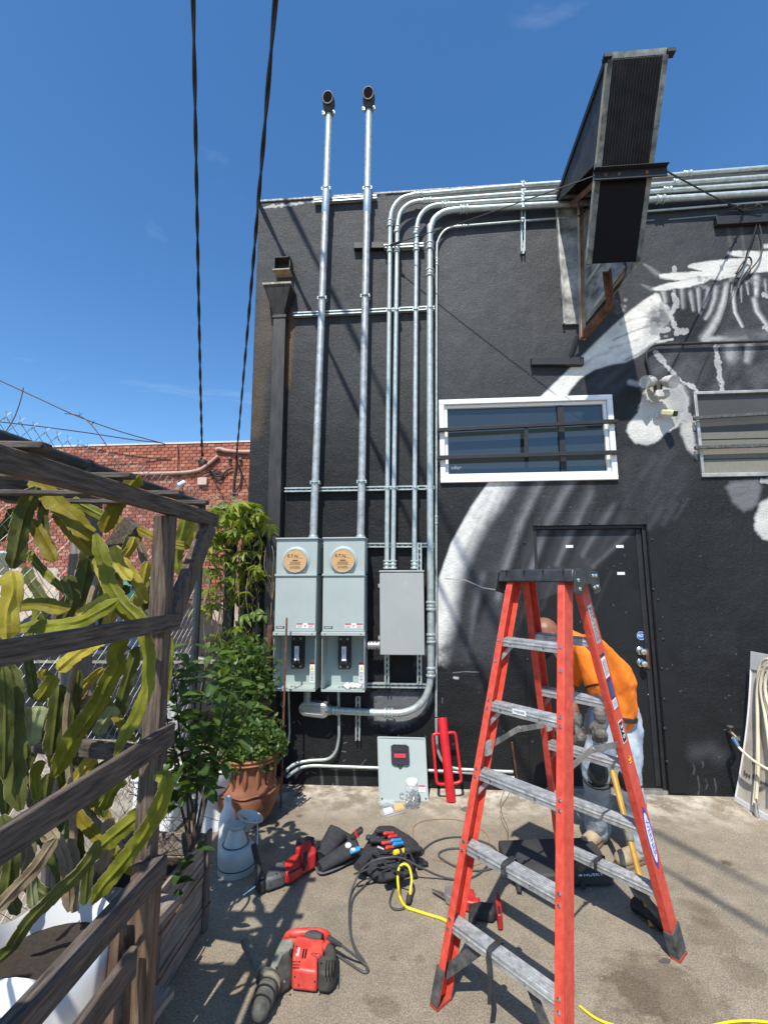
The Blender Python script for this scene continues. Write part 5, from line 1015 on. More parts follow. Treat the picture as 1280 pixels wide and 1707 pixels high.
S = [([(56, 798), (76, 820), (96, 842), (124, 866), (152, 900)], 1.75, 36, 'o', .3), ([(94, 850), (118, 880), (140, 905), (160, 925)], 1.8, 22, 'o', .2), ([(62, 812), (44, 850), (34, 885), (26, 925), (20, 948)], 1.7, 27, 'd', .4), ([(52, 866), (68, 895), (92, 936)], 1.85, 20, 'o', .2),
     ([(232, 792), (215, 812), (196, 838), (180, 868), (173, 888)], 1.9, 24, 'o', -.3), ([(120, 832), (145, 846), (175, 862)], 2.0, 16, 'g', .1), ([(192, 868), (215, 882), (236, 900)], 2.1, 22, 'o', .3),
     ([(150, 905), (146, 940), (140, 975), (132, 1012)], 2.0, 26, 'd', .1), ([(158, 890), (170, 925), (182, 965), (203, 1003), (233, 1036), (247, 1088), (246, 1136), (230, 1186), (208, 1228), (190, 1262)], 1.56, 23, 'g', -.35),
     ([(246, 936), (240, 962), (235, 990), (228, 1012)], 1.95, 17, 'y', .0), ([(160, 930), (172, 965), (188, 1002)], 1.75, 15, 'y', .2), ([(33, 1008), (70, 1008), (116, 1018)], 1.6, 25, 'o', .4), ([(28, 1047), (80, 1043), (130, 1037), (170, 1018), (198, 1000)], 1.52, 22, 'g', .7), ([(128, 1030), (160, 1008), (186, 994)], 1.62, 16, 'y', .2),
     ([(20, 952), (24, 985), (14, 1020), (12, 1068)], 1.42, 30, 'y', .1), ([(97, 1118), (128, 1092), (158, 1072), (186, 1064)], 1.66, 26, 'y', .2), ([(208, 1062), (192, 1090), (194, 1112), (176, 1142), (164, 1172), (142, 1205), (118, 1240), (100, 1275), (88, 1296)], 1.72, 28, 'g', .15),
     ([(192, 1178), (176, 1200), (160, 1224)], 1.8, 20, 'p', .1), ([(230, 1078), (216, 1120), (203, 1165), (196, 1200)], 1.9, 18, 'd', .2), ([(66, 1178), (58, 1210), (50, 1244)], 1.55, 27, 'p', .0), ([(92, 1128), (78, 1150), (62, 1170)], 1.6, 20, 'g', .2), ([(14, 1108), (24, 1160), (26, 1230), (24, 1300), (34, 1352)], 1.5, 28, 'd', .2),
     ([(42, 1180), (38, 1260), (34, 1336)], 1.6, 18, 'd', .3), ([(98, 1142), (92, 1200), (86, 1258)], 1.8, 24, 'd', .0), ([(132, 1118), (126, 1178), (116, 1236)], 1.85, 13, 'd', .1), ([(66, 1268), (58, 1296), (62, 1334)], 1.6, 16, 'g', .2), ([(4, 1110), (8, 1180), (6, 1300)], 1.45, 20, 'd', .3),
     ([(258, 1292), (276, 1300), (268, 1336), (240, 1392), (204, 1440), (172, 1478), (152, 1508)], 1.62, 23, 'g', .2), ([(282, 1300), (270, 1350), (240, 1400)], 1.66, 15, 'y', .1), ([(247, 1350), (205, 1382), (168, 1412)], 1.72, 24, 'g', .3), ([(162, 1402), (150, 1432), (112, 1474), (70, 1512), (36, 1552), (18, 1582), (-8, 1608)], 1.42, 20, 'd', .2),
     ([(94, 1398), (58, 1448), (22, 1486), (-10, 1522)], 1.5, 18, 'b', .1), ([(72, 1372), (98, 1408), (112, 1450), (116, 1520)], 1.7, 15, 'b', .1), ([(110, 1400), (124, 1440), (122, 1500)], 1.75, 16, 'b', .1), ([(56, 1438), (52, 1480), (56, 1515)], 1.6, 13, 'p', .1), ([(152, 1418), (146, 1460), (142, 1508)], 1.72, 15, 'd', .2), ([(205, 1298), (188, 1318), (172, 1350)], 1.7, 18, 'g', .2),
     ([(312, 848), (304, 885), (294, 925), (298, 958)], 2.45, 20, 'g', .2), ([(324, 850), (320, 880), (306, 915)], 2.5, 14, 'y', .3), ([(94, 750), (112, 768), (134, 784)], 2.3, 11, 'y', .1), ([(6, 1180), (14, 1260), (10, 1360)], 1.7, 24, 'd', .2), ([(80, 1290), (74, 1340), (84, 1380)], 1.75, 20, 'd', .2), ([(2, 1360), (18, 1420), (10, 1500)], 1.62, 22, 'd', .1), ([(38, 1370), (46, 1420), (30, 1470)], 1.7, 20, 'b', .1), ([(120, 1310), (104, 1350), (96, 1392)], 1.8, 14, 'd', .2), ([(250, 1200), (238, 1250), (222, 1300)], 1.9, 14, 'g', .2), ([(284, 1060), (282, 1120), (274, 1180)], 2.0, 10, 'g', .2), ([(170, 948), (176, 990), (160, 1020)], 1.95, 18, 'g', .1), ([(110, 960), (120, 1000), (100, 1040)], 1.9, 22, 'd', .1)]
for pts, D, w_, tn, ti in S: cactus(pts, D, w_, tn, tilt=ti)
rf_ = random.Random(33)
for i in range(70):
    x, y = (rf_.uniform(-15, 232), rf_.uniform(1080, 1440)) if i < 50 else (rf_.uniform(0, 250), rf_.uniform(830, 1010)); l_ = rf_.uniform(70, 170); a_ = rf_.gauss(1.57, .42); k_ = rf_.uniform(-.35, .35); pts = [(x, y)]
    if y > 1250 and x > 190: continue
    for j in range(4): pts.append((pts[-1][0]+math.cos(a_)*l_/4*-1, pts[-1][1]+math.sin(a_)*l_/4)); a_ += k_*.5
    if pts[-1][1] > 1530: continue
    if i >= 50: pts = [(x_, y+(y_-y)*.6) for x_, y_ in pts]
    cactus(pts, rf_.uniform(1.80, 2.2), rf_.uniform(12, 22), rf_.choices('dgobyp', [8, 6, 3, 3, 3, 1])[0], tilt=rf_.uniform(-.6, .6))
rx = random.Random(5)          # stems reaching out of frame towards the viewer, whose shade falls on the yard
for i in range(16):
    x = rx.uniform(-1.5, -1.02); y = rx.uniform(-4.1, -3.1); z = rx.uniform(.7, 1.8); path = [V((x, y, z))]
    for k in range(4): path.append(path[-1]+V((rx.uniform(-.06, .06), rx.uniform(-.08, .10), rx.uniform(-.16, .12))))
    mb = MB(); mb.tube(cat_rom(path, 6), [.008]+[.03]*23+[.01], 4, flat=.25); mb.build('stem', cm[rx.choice('gyd')], cac, smooth=True, angle=70)
mb = MB(); mb.tube(cat_rom([PD(160, 900, 1.9), PD(172, 930, 1.9), PD(150, 1000, 1.85), PD(130, 1090, 1.8), PD(110, 1200, 1.8), PD(120, 1350, 1.8), PD(125, 1520, 1.75)], 6), .012, 6); mb.build('woody_trunk', cm['b'], cac, smooth=True)
# dry vine shoots sticking up over the fence
for pts, lab in (([(2, 730), (22, 700), (34, 668), (39, 646)], 'bare vine shoot poking up against sky at left edge'), ([(212, 806), (196, 775), (176, 740), (152, 708), (132, 693), (108, 689)], 'bare curved vine shoot arching over the brick wall')):
    mb = MB(); mb.tube(cat_rom([PD(x, y, 2.9) for x, y in pts], 6), .0035, 5); r9 = random.Random(len(pts))
    for k in range(6): c = PD(*pts[r9.randrange(len(pts)-1)], 2.9); mb.tube([c, c+V((r9.uniform(-.03, .03), 0, r9.uniform(0, .04)))], .002, 4)
    one(mb, 'vine_shoot', brownwire, lab, 'vine shoot', smooth=True)
# ================================================================ LEAVES
def leaf_mesh(nm, m, L=.09, W=.042, fold=.25, droop=.25, lobes=1, n=5):
    mb = MB()
    for k in range(lobes):
        a0 = (k-(lobes-1)/2)*.75; ca, sa = math.cos(a0), math.sin(a0); LL = L*(1-.16*abs(k-(lobes-1)/2)); base = len(mb.v)
        for i in range(n+1):
            f = i/n; w_ = W*math.sin(math.pi*min(1, f*.94+.03))**.8; x = LL*f; z = -droop*L*f*f
            for s in (-1, 0, 1):
                px_, py_ = x, s*w_/2; mb.v.append(V((px_*ca-py_*sa, px_*sa+py_*ca, z+abs(s)*w_*fold)))
        for i in range(n):
            for j in (0, 1): b_ = base+i*3+j; mb.f.append((b_, b_+3, b_+4, b_+1))
    o = mb.build(nm, m, fix=False, smooth=True, angle=60); me = o.data; bpy.data.objects.remove(o); return me
lm = {'d': leafmat('shrub_leaf_dark', (.032, .070, .018), (.075, .13, .035), (.14, .26, .02), .3, .38, 30), 'm': leafmat('shrub_leaf_mid', (.065, .12, .024), (.13, .20, .05), (.24, .38, .03), .35, .38, 30), 'v': leafmat('vine_leaf_green', (.09, .15, .02), (.18, .25, .05), (.32, .44, .03), .35, .4, 30), 'w': leafmat('vine_leaf_yellow', (.20, .25, .03), (.36, .38, .07), (.45, .48, .05), .35, .4, 30), 's': leafmat('pot_leaf', (.05, .11, .025), (.13, .21, .06), (.2, .32, .05), .3, .45, 30)}
def put(me, p, az, el, sc, parent, roll=0., nm='leaf'):
    o = bpy.data.objects.new(nm, me); COL.objects.link(o); adopt(o, parent)
    M_ = Matrix.Translation(p) @ Matrix.Rotation(az, 4, 'Z') @ Matrix.Rotation(-el, 4, 'Y') @ Matrix.Rotation(roll, 4, 'X') @ Matrix.Scale(sc, 4)
    o.matrix_basis = M_; return o
# shrub in the crate
shr = thing('leafy_shrub', 'leafy dark green shrub with big oval leaves growing in the wooden crate', 'shrub', PD(315, 1420, 2.45)); twig = mat('dark_twig', (.05, .035, .025), .85, 0, .3, 20, .4, 50)
leafA = [leaf_mesh('leaf', lm['d'], .105, .052), leaf_mesh('leaf', lm['m'], .098, .05, droop=.15), leaf_mesh('leaf', lm['d'], .085, .045, fold=.35, droop=.4)]
rs = random.Random(4)
for pts, D in (([(318, 1420), (312, 1330), (300, 1230), (292, 1150), (284, 1080)], 2.4), ([(320, 1420), (328, 1330), (330, 1240), (338, 1150), (352, 1085)], 2.5), ([(322, 1420), (322, 1350), (300, 1280), (280, 1210), (272, 1130)], 2.35), ([(324, 1420), (345, 1330), (362, 1250), (378, 1170), (392, 1110)], 2.55), ([(322, 1420), (336, 1340), (352, 1290), (390, 1230), (412, 1180)], 2.5), ([(318, 1420), (300, 1340), (275, 1290), (262, 1240)], 2.45), ([(330, 1400), (340, 1340), (330, 1280), (345, 1210), (365, 1130)], 2.3)):
    P_ = cat_rom([PD(x, y, D+.04*k) for k, (x, y) in enumerate(pts)], 7); mb = MB(); mb.tube(P_, [.008*(1-.65*i/len(P_)) for i in range(len(P_))], 6); mb.build('stem', twig, shr, smooth=True)
    k0 = int(len(P_)*.36); az = rs.uniform(0, 6)
    for i in range(k0, len(P_)):
        for _ in range(2 if i < len(P_)-3 else 3):
            az += 2.4+rs.uniform(-.3, .3); q = P_[i]+V((rs.uniform(-.02, .02), rs.uniform(-.02, .02), rs.uniform(-.02, .02)))
            off = V((math.cos(az), math.sin(az), .2))*rs.uniform(.0, .05)
            if i == len(P_)-1: put(rs.choice(leafA[:2]), q+off*.3, az, rs.uniform(.4, 1.0), rs.uniform(.7, 1.0), shr, rs.uniform(-.4, .4))
            else: put(rs.choices(leafA, [5, 3, 3])[0], q+off, az, rs.uniform(-.5, .45), rs.uniform(.8, 1.2), shr, rs.uniform(-.5, .5))
for x, y in ((300, 1455), (285, 1490), (275, 1470), (262, 1455), (310, 1440), (295, 1475), (330, 1420)):       # low weeds in the crate soil
    for k in range(2): put(leafA[0], PD(x, y, 2.25), rs.uniform(0, 6), rs.uniform(-.1, .6), .7, shr)
# vine at the building corner
vin = thing('climbing_vine', 'bright green climbing vine tumbling over black gate at building corner', 'vine', (-1.8, .1, 0))
leafV = [leaf_mesh('leaf', lm['v'], .075, .022, lobes=5, n=4), leaf_mesh('leaf', lm['w'], .075, .022, lobes=5, n=4, droop=.5), leaf_mesh('leaf', lm['v'], .065, .020, lobes=3, n=4, droop=.6)]
rv = random.Random(8); clusters = [((395, 862), 48, 30, 62, .55), ((360, 885), 30, 40, 46, .5), ((422, 875), 34, 30, 38, .5), ((425, 935), 28, 36, 34, .6), ((375, 960), 34, 44, 30, .4), ((420, 1000), 26, 34, 18, .5), ((385, 1060), 36, 34, 26, .3), ((410, 1100), 30, 30, 22, .5), ((345, 1010), 22, 30, 12, .4)]
tot = 0
for (cx_, cy_), rx_, ry_, n, yl in clusters:
    for i in range(n):
        a = rv.uniform(0, 6.28); r = math.sqrt(rv.random()); x, y = cx_+math.cos(a)*rx_*r, cy_+math.sin(a)*ry_*r
        if x > 455: continue
        D = rv.uniform(3.95, 4.5); put(rv.choices(leafV, [1-yl, yl, .25])[0], PD(x, y, D), rv.uniform(0, 6.28), rv.uniform(-.9, .4), rv.uniform(1.2, 2.0), vin, rv.uniform(-.5, .5)); tot += 1
mb = MB()
for i in range(46):
    x = rv.uniform(338, 455); y = rv.uniform(850, 960); D = rv.uniform(4.0, 4.5); pts = [PD(x, y, D)]
    for k in range(rv.randint(3, 6)): x += rv.uniform(-12, 12); y += rv.uniform(10, 55); x = min(x, 456); pts.append(PD(x, y, D+rv.uniform(-.05, .05)))
    mb.tube(cat_rom(pts, 4), rv.uniform(.0015, .004), 4)
mb.build('tendril', mat('dry_vine_stem', (.20, .15, .09), .85, 0, .4, 10), vin, smooth=True, kind='stuff')
mb = MB(); mb.tube(cat_rom([PD(295, 1130, 4.0), PD(320, 1065, 4.0), PD(345, 990, 4.1), PD(352, 960, 4.1)], 5), .012, 6); mb.tube(cat_rom([PD(330, 945, 4.1), PD(352, 975, 4.1), PD(366, 1010, 4.1), PD(364, 1040, 4.1)], 5), .009, 6); mb.build('branch', mat('dry_vine_stem', (.20, .15, .09)), vin, smooth=True)
mb = MB()
for i in range(60):
    x = rv.uniform(330, 410); y = rv.uniform(828, 850); c = PD(x, y, rv.uniform(4.0, 4.4)); mb.tube([c, c+V((rv.uniform(-.06, .06), 0, rv.uniform(-.02, .07))), c+V((rv.uniform(-.1, .1), 0, rv.uniform(.0, .06)))], .0022, 3)
mb.build('dead_growth', mat('straw', (.42, .34, .22), .9, 0, .2, 10), vin, kind='stuff')
# black gate and posts carrying the vine
t = thing('black_gate', 'black steel gate and posts under the vine beside building corner', 'gate', (-1.85, .2, 0))
for x in (382, 410, 436): p = PD(x, 1000, 4.55); mb = MB(); mb.bounds((p.x-.05, p.y-.03, 0), (p.x+.05, p.y+.03, 2.25)); bev(mb, 'post', blackp, t, .004)
p, q = PD(398, 1000, 4.6), PD(450, 1000, 4.6); mb = MB(); mb.bounds((p.x, p.y, .1), (q.x-.08, p.y+.02, 2.1)); mb.build('panel', blackp, t)  # black sheet of the gate, also standing in for dark shade behind the vine
p = PD(445, 1100, 4.1); mb = MB(); mb.tube([V((p.x, -.16, 0)), V((p.x+.01, -.14, .9)), V((p.x+.02, -.12, 1.35))], .026, 10); one(mb, 'rusty_pipe', rust, 'thick rusty standing pipe beside the black downspout', 'pipe', smooth=True)
# potted bushy plant
POT = PZ(413, 1357, 0); POT.y -= .10; POT.x = PY(413, 1340, POT.y).x
t = thing('terracotta_pot', 'large weathered terracotta pot with embossed band beside rusty rod', 'plant pot', POT)
mb = MB(); mb.lathe(POT, [(.001, 0), (.13, 0), (.165, .05), (.205, .13), (.225, .20), (.222, .235), (.20, .265), (.185, .30), (.182, .38), (.195, .43), (.215, .455), (.222, .47), (.215, .48), (.195, .478), (.18, .44), (.17, .36), (.0, .36)], 40); mb.build('body', terra, t, smooth=True)
mb = MB(); 
for k in range(2): z = .245+.20*k; r = .226 if k == 0 else .214; mb.tube([POT+V((math.cos(a)*r, math.sin(a)*r, z-.006*math.sin(a*8)*(1-k))) for a in np.linspace(0, 2*math.pi, 49)], .008, 6, cap=False)
mb.build('band', terra, t, smooth=True)
mb = MB()
for k in range(14): a = k*2*math.pi/14; mb.tube([POT+V((math.cos(a)*r, math.sin(a)*r, z)) for r, z in ((.189, .28), (.189, .34), (.192, .40), (.203, .435))], [.010, .016, .013, .006], 6)
mb.build('embossed_rib', terra, t, smooth=True)
mb = MB(); mb.lathe(POT, [(.0, .43), (.18, .43)], 24); mb.build('soil', mat('dark_soil', (.03, .022, .016), .95, 0, .4, 60, .8, 90), t)
def bush(nm, lab, cat, c, rad, n, L, mats, seed, flat=.8):
    r = random.Random(seed); t = thing(nm, lab, cat, c)
    for mi, m in enumerate(mats):
        mb = MB()
        for i in range(n//len(mats)):
            while True:
                v = V((r.uniform(-1, 1), r.uniform(-1, 1), r.uniform(-1, 1)))
                if .35 < v.length < 1: break
            lump = 1+.18*math.sin(v.x*7+seed)*math.cos(v.y*6+v.z*5)
            p = c+V((v.x*rad[0], v.y*rad[1], v.z*rad[2]))*lump; d = V((r.uniform(-1, 1), r.uniform(-1, 1), r.uniform(-.6, .7))).normalized(); s = d.orthogonal().normalized(); s = (s*math.cos(r.uniform(0, 6))+d.cross(s)*math.sin(r.uniform(0, 6))).normalized(); l = L*r.uniform(.7, 1.3); w_ = l*.34; u = d.cross(s)*l*.12
            mb.add([p, p+d*l*.35+s*w_+u, p+d*l*.75+s*w_*.7+u*.6, p+d*l, p+d*l*.75-s*w_*.7+u*.6, p+d*l*.35-s*w_+u], [(0, 1, 2, 3), (0, 3, 4, 5)])
        mb.build('foliage', m, t, fix=False, kind='stuff')
    mb = MB()
    for i in range(26):
        v = V((r.uniform(-1, 1), r.uniform(-1, 1), r.uniform(0, 1))).normalized(); mb.tube([c-V((0, 0, rad[2])), c+V((v.x*rad[0]*.4, v.y*rad[1]*.4, 0)), c+V((v.x*rad[0], v.y*rad[1], v.z*rad[2]*.8))], .0025, 4)
    mb.build('stem', mat('green_stem', (.08, .11, .04), .8), t, smooth=True)
    return t
bush('potted_bush', 'small leaved green bush spilling over the terracotta pot', 'bush', POT+V((.01, .0, .53)), (.27, .25, .22), 1900, .036, [lm['s'], lm['d'], lm['v']], 3)
bush('leafy_plant', 'dark leafy plant rising behind the potted bush against black wall', 'plant', V((-1.42, -.42, .95)), (.27, .2, .36), 1100, .05, [lm['m'], lm['d']], 5)
# ================================================================ WHITE PLANTERS, BOWL, CAN
PW_ = PZ(72, 1575, .60); PW_.z = 0
t = thing('white_planter', 'big matt white tapered planter with scalloped rim under the cactus', 'planter', PW_); mb = MB(); n = 48; prof = [(0.001, .02), (.17, .02), (.20, .2), (.215, .4), (.225, .62), (.218, .63), (.21, .60), (.20, .45), (.0, .45)]
for i, (r, h) in enumerate(prof):
    for j in range(n):
        a = 2*math.pi*j/n; dz = .035*math.sin(a*4+.4) if i in (4, 5, 6) else 0; mb.v.append(PW_+V((math.cos(a)*r, math.sin(a)*r, h+dz)))
for i in range(len(prof)-1):
    for j in range(n): mb.f.append((i*n+j, i*n+(j+1) % n, (i+1)*n+(j+1) % n, (i+1)*n+j))
mb.build('body', whitep, t, smooth=True); mb = MB(); mb.lathe(PW_, [(.0, .53), (.205, .53)], 24); mb.build('soil', mat('dark_soil', (.03, .022, .016)), t)
PB = V((-1.62, -3.02, 0)); t = thing('white_planter', 'second white planter cut off at the lower left corner', 'planter', PB); mb = MB(); mb.lathe(PB, [(.001, .02), (.17, .02), (.20, .2), (.225, .62), (.215, .63), (.20, .55), (0, .55)], 40); mb.build('body', whitep, t, smooth=True); mb = MB(); mb.lathe(PB, [(.0, .56), (.19, .56)], 24); mb.build('soil', mat('dark_soil', (.03, .022, .016)), t)
BW = PZ(352, 1380, 0); BW.x -= .02; BW.y += .05
t = thing('ceramic_bowl', 'glazed white pedestal basin used as planter behind wooden crate', 'basin', BW); mb = MB(); mb.lathe(BW, [(.001, 0), (.13, 0), (.125, .04), (.095, .10), (.10, .16), (.15, .24), (.20, .32), (.225, .40), (.23, .425), (.215, .43), (.20, .40), (.16, .32), (0, .28)], 40); mb.build('body', ceram, t, smooth=True)
mb = MB(); mb.lathe(BW, [(0, .36), (.185, .36)], 24); mb.build('soil', mat('dark_soil', (.03, .022, .016)), t)
b2_ = BW+V((-.36, -.02, 0)); mb = MB(); mb.box(b2_+V((0, 0, .17)), (.30, .30, .34)); mb.box(b2_+V((0, 0, .352)), (.34, .33, .03)); t = one(mb, 'white_stool', ceram, 'white glossy box stool left of the ceramic basin', 'stool', bevel=.02)
WC = PZ(386, 1462, 0); WC.y += .07
t = thing('watering_can', 'pale grey enamelled metal can with flared funnel beside the wooden crate', 'watering can', WC)
K_ = .86
mb = MB(); mb.lathe(WC, [(.001, 0), (.108, 0), (.110, .03), (.108, .10), (.104, .128), (.09, .142), (.06, .150), (0, .150)], 36); mb.build('body', zinc, t, smooth=True)
mb = MB(); mb.tube([WC+V((math.cos(a)*.111, math.sin(a)*.111, .040)) for a in np.linspace(0, 2*math.pi, 41)], .003, 5, cap=False); mb.build('dark_band', blackp, t)
mb = MB(); mb.lathe(WC+V((-.008, 0, .145)), [(.074, 0), (.066, .015), (.046, .072), (.040, .085), (.054, .10), (.056, .108), (.03, .105), (0, .09)], 28); mb.build('neck', zinc, t, smooth=True)
mb = MB(); mb.tube([WC+V((-.008+math.cos(a)*.076, math.sin(a)*.076, .148)) for a in np.linspace(0, 2*math.pi, 31)], .003, 5, cap=False); mb.build('neck_seam', blackp, t)
mb = MB(); mb.lathe(WC+V((.03, .06, .19)), [(.02, 0), (.03, .02), (.055, .055), (.085, .085), (.080, .088), (.045, .045), (0, .02)], 28, axis=(.3, .1, 1)); mb.build('funnel', zinc, t, smooth=True)
mb = MB(); mb.tube([WC+V((.03, .05, .20)), WC+V((.03, .05, .27)), WC+V((.034, .05, .282))], [.015, .015, .022], 12); mb.build('spout', zinc, t, smooth=True)
mb = MB(); mb.tube(cat_rom([WC+V((.10, .06, .27)), WC+V((.12, .02, .20)), WC+V((.128, -.01, .15)), WC+V((.116, -.02, .08))], 5), .004, 6); mb.build('handle', zinc, t, smooth=True)
c = WC+V((-.12, .13, 0)); mb = MB(); mb.lathe(c, [(.001, 0), (.05, 0), (.052, .2), (.045, .25), (.022, .30), (.020, .33), (.024, .335), (.024, .355), (0, .357)], 24); one(mb, 'plastic_bottle', whitep, 'white plastic bottle tucked behind the metal can', 'bottle', smooth=True)
# ================================================================ WOODEN CRATE PLANTER
CX, CY0, CY1, CH = -1.12, -2.20, -1.66, .45; CXL = -1.52
t = thing('wooden_crate', 'weathered plank crate planter tied with rusty wire beside cactus frame', 'crate planter', (-1.3, -1.9, 0))
for k in range(4):
    z0_, z1_ = .01+k*.110, .01+k*.110+.105; mb = MB(); r = random.Random(k)
    mb.bounds((CX-.018, CY0, z0_), (CX+r.uniform(-.001, .003), CY1, z1_)); bev(mb, 'plank', cratew, t, .003)
    mb = MB(); mb.bounds((CXL, CY0, z0_), (CX-.02, CY0+.018, z1_)); bev(mb, 'plank', cratew, t, .003)
    mb = MB(); mb.bounds((CXL, CY1-.018, z0_), (CX-.02, CY1, z1_)); bev(mb, 'plank', cratew, t, .003)
    mb = MB(); mb.bounds((CXL-.018, CY0, z0_), (CXL, CY1, z1_)); bev(mb, 'plank', cratew, t, .003)
for y in (CY0+.03, CY1-.04): mb = MB(); mb.bounds((CX+.004, y, 0), (CX+.022, y+.045, CH+.015)); bev(mb, 'batten', cratev, t, .003)
mb = MB(); mb.bounds((CX-.05, CY0-.022, 0), (CX+.0, CY0-.002, CH+.0)); bev(mb, 'batten', cratev, t, .003)
for z in (.12, .30): mb = MB(); mb.tube([V((CXL, CY0-.026, z-.01)), V((CX+.027, CY0-.024, z)), V((CX+.028, CY0+.1, z+.003)), V((CX+.026, CY1+.005, z-.002))], .004, 5); mb.build('rusty_wire', rust, t)
mb = MB(); mb.bounds((CXL, CY0+.02, .30), (CX-.02, CY1-.02, .33)); mb.build('soil', mat('dark_soil', (.03, .022, .016)), t)
mb = MB(); c = PD(262, 1370, 2.2)
r = random.Random(9)
for i in range(60):
    p = c+V((r.uniform(-.25, .05), r.uniform(-.05, .3), r.uniform(-.25, .25))); mb.tube([p, p+V((r.uniform(-.1, .1), r.uniform(-.05, .05), r.uniform(.02, .12))), p+V((r.uniform(-.15, .15), 0, r.uniform(.05, .2)))], .0015, 3)
one(mb, 'dry_twigs', brownwire, 'thin dry brown twigs between the rails and the fence', 'dry twigs', kind='stuff')
# ================================================================ STEP LADDER
LX_, LY_, LA = .6257, -1.8428, -.7946; W0, WT, S0, ST, SP, OFF = .2886, .1519, .5179, .0624, .29155, .0
uL = V((math.cos(LA), math.sin(LA), 0)); nL = V((-math.sin(LA), math.cos(LA), 0)); HT = 6*SP
def lp(side, s, h, inw=0):
    f = h/HT; return V((LX_, LY_, h))+uL*s*(W0+(WT-W0)*f-inw)+nL*side*(S0+(ST-S0)*f)
t = thing('step_ladder', 'open orange red fibreglass twin step ladder with black top cap', 'step ladder', (LX_, LY_, 0))
def rail(side, s):
    lo, hi = lp(side, s, .02), lp(side, s, HT+.01); d = (hi-lo).normalized(); out = uL*s; out = (out-d*out.dot(d)).normalized(); fv = d.cross(out).normalized()
    if fv.dot(nL*side) < 0: fv = -fv
    mb = MB(); web, fl, th = .076, .030, .0045
    mb.beam(lo, hi, web, th, up=out)
    for q in (-1, 1): mb.beam(lo+fv*q*(web/2-th/2)-out*(fl/2+th/2), hi+fv*q*(web/2-th/2)-out*(fl/2+th/2), th, fl, up=out)
    o = bev(mb, 'rail', fglass, t, .0015)
    # shoe
    mb = MB(); a, b_ = lo-d*.012, lo+d*.115; mb.beam(a+out*.006, b_+out*.006, web+.012, .006, up=out)
    for q in (-1, 1): mb.beam(a+fv*q*(web/2+.004)-out*.014, b_+fv*q*(web/2+.004)-out*.014, .006, .036, up=out)
    mb.build('shoe', mat('scuffed_black_shoe', (.03, .03, .03), .6, 0, .3, 25, .3, 80, col2=(.13, .13, .13)), o)
    mb = MB(); c = V((lo.x, lo.y, .006))-out*.008; mb.box(c, (web+.014, fl+.014, .012), Matrix.Rotation(math.atan2(fv.y, fv.x), 3, 'Z')); mb.build('foot_pad', mat('red_rubber_pad', (.33, .05, .03), .8, 0, .3, 40), o)
    rv_ = MB()
    for k in range(1, 6):
        c = lp(side, s, k*SP-.005); fc = c+fv*(web/2)-out*.014
        for dz in ((0,) if (k == 5 or side > 0) else (-.018, .018)): rv_.lathe(fc+d*dz, [(.0085, 0), (.0075, .003), (0, .0045)], 8, axis=fv)
        if side < 0 and k == 5: rv_.lathe(fc-d*.10, [(.0085, 0), (.0075, .003), (0, .0045)], 8, axis=fv)
    rv_.lathe(lp(side, s, .12)+fv*(web/2)-out*.014, [(.0085, 0), (.0075, .003), (0, .0045)], 8, axis=fv)
    rv_.build('rivet', steel, o, smooth=True, kind='stuff')
    return o, fv, out, d
RL = {(sd, s): rail(sd, s) for sd in (-1, 1) for s in (-1, 1)}
for sd in (-1, 1):
    for k in range(1, 6):
        h = k*SP-.005+(.0 if k < 5 else -.0)
        a, b_ = lp(sd, -1, h, .006), lp(sd, 1, h, .006); n_ = nL*sd; mb = MB()
        mb.beam(a+V((0, 0, .012)), b_+V((0, 0, .012)), .066, .004)
        for q in (-1, 1): mb.beam(a+n_*q*.0315-V((0, 0, .004)), b_+n_*q*.0315-V((0, 0, .004)), .003, .036)
        for q in (-2, -1, 0, 1, 2): mb.beam(a+n_*q*.0125+V((0, 0, .0158)), b_+n_*q*.0125+V((0, 0, .0158)), .0045, .0035)
        for q in (-1, 1): mb.beam(a+n_*q*.034+V((0, 0, .0)), b_+n_*q*.034+V((0, 0, .0)), .0035, .006)
        o = mb.build('step', alu, t, bevel=.001)
        rv_ = MB()
        for f in (.2, .72): rv_.lathe(a+(b_-a)*f+n_*.0335+V((0, 0, -.004)), [(.007, 0), (.006, .003), (0, .004)], 8, axis=n_)
        rv_.build('rivet', steel, o, smooth=True, kind='stuff')
        if k in (5, 4, 3):
            for s in (-1, 1): mb = MB(); e = lp(sd, s, h-.085, .012); mb.beam(lp(sd, s, h-.012, .07), e, .018, .003, up=n_); mb.build('step_brace', alu, o)
# corner braces under the bottom step
for sd, s in ((-1, -1), (-1, 1), (1, 1), (1, -1)):
    mb = MB(); a, b_ = lp(sd, s, .10, .004), lp(sd, s, SP-.03, .15); mb.beam(a, b_, .045, .004, up=nL); bev(mb, 'knee_brace', mat('scuffed_black_shoe', (.03, .03, .03)), t, .001)
# spreaders
hz = 3*SP+.10
for s in (-1, 1):
    a, b_ = lp(-1, s, hz, .02), lp(1, s, hz, .02); mid = (a+b_)/2+V((0, 0, .035))+uL*(-s)*.006; mb = MB(); mb.beam(a, mid, .028, .004, up=uL); q = bev(mb, 'spreader', alud, t, .001)
    mb = MB(); mb.beam(mid+uL*.004-(b_-a)*.06, b_+uL*.004, .028, .004, up=uL); bev(mb, 'spreader', alud, t, .001)
    for c in (a, b_): mb = MB(); mb.lathe(c-uL*.0, [(.020, -.006), (.022, 0), (.020, .006)], 14, axis=uL); mb.box(c, (.03, .045, .06), Matrix.Rotation(LA, 3, 'Z')); mb.build('spreader_bracket', alu, t)
    mb = MB(); mb.lathe(mid, [(.008, -.010), (.008, .010)], 8, axis=uL); mb.build('pivot', steel, q)
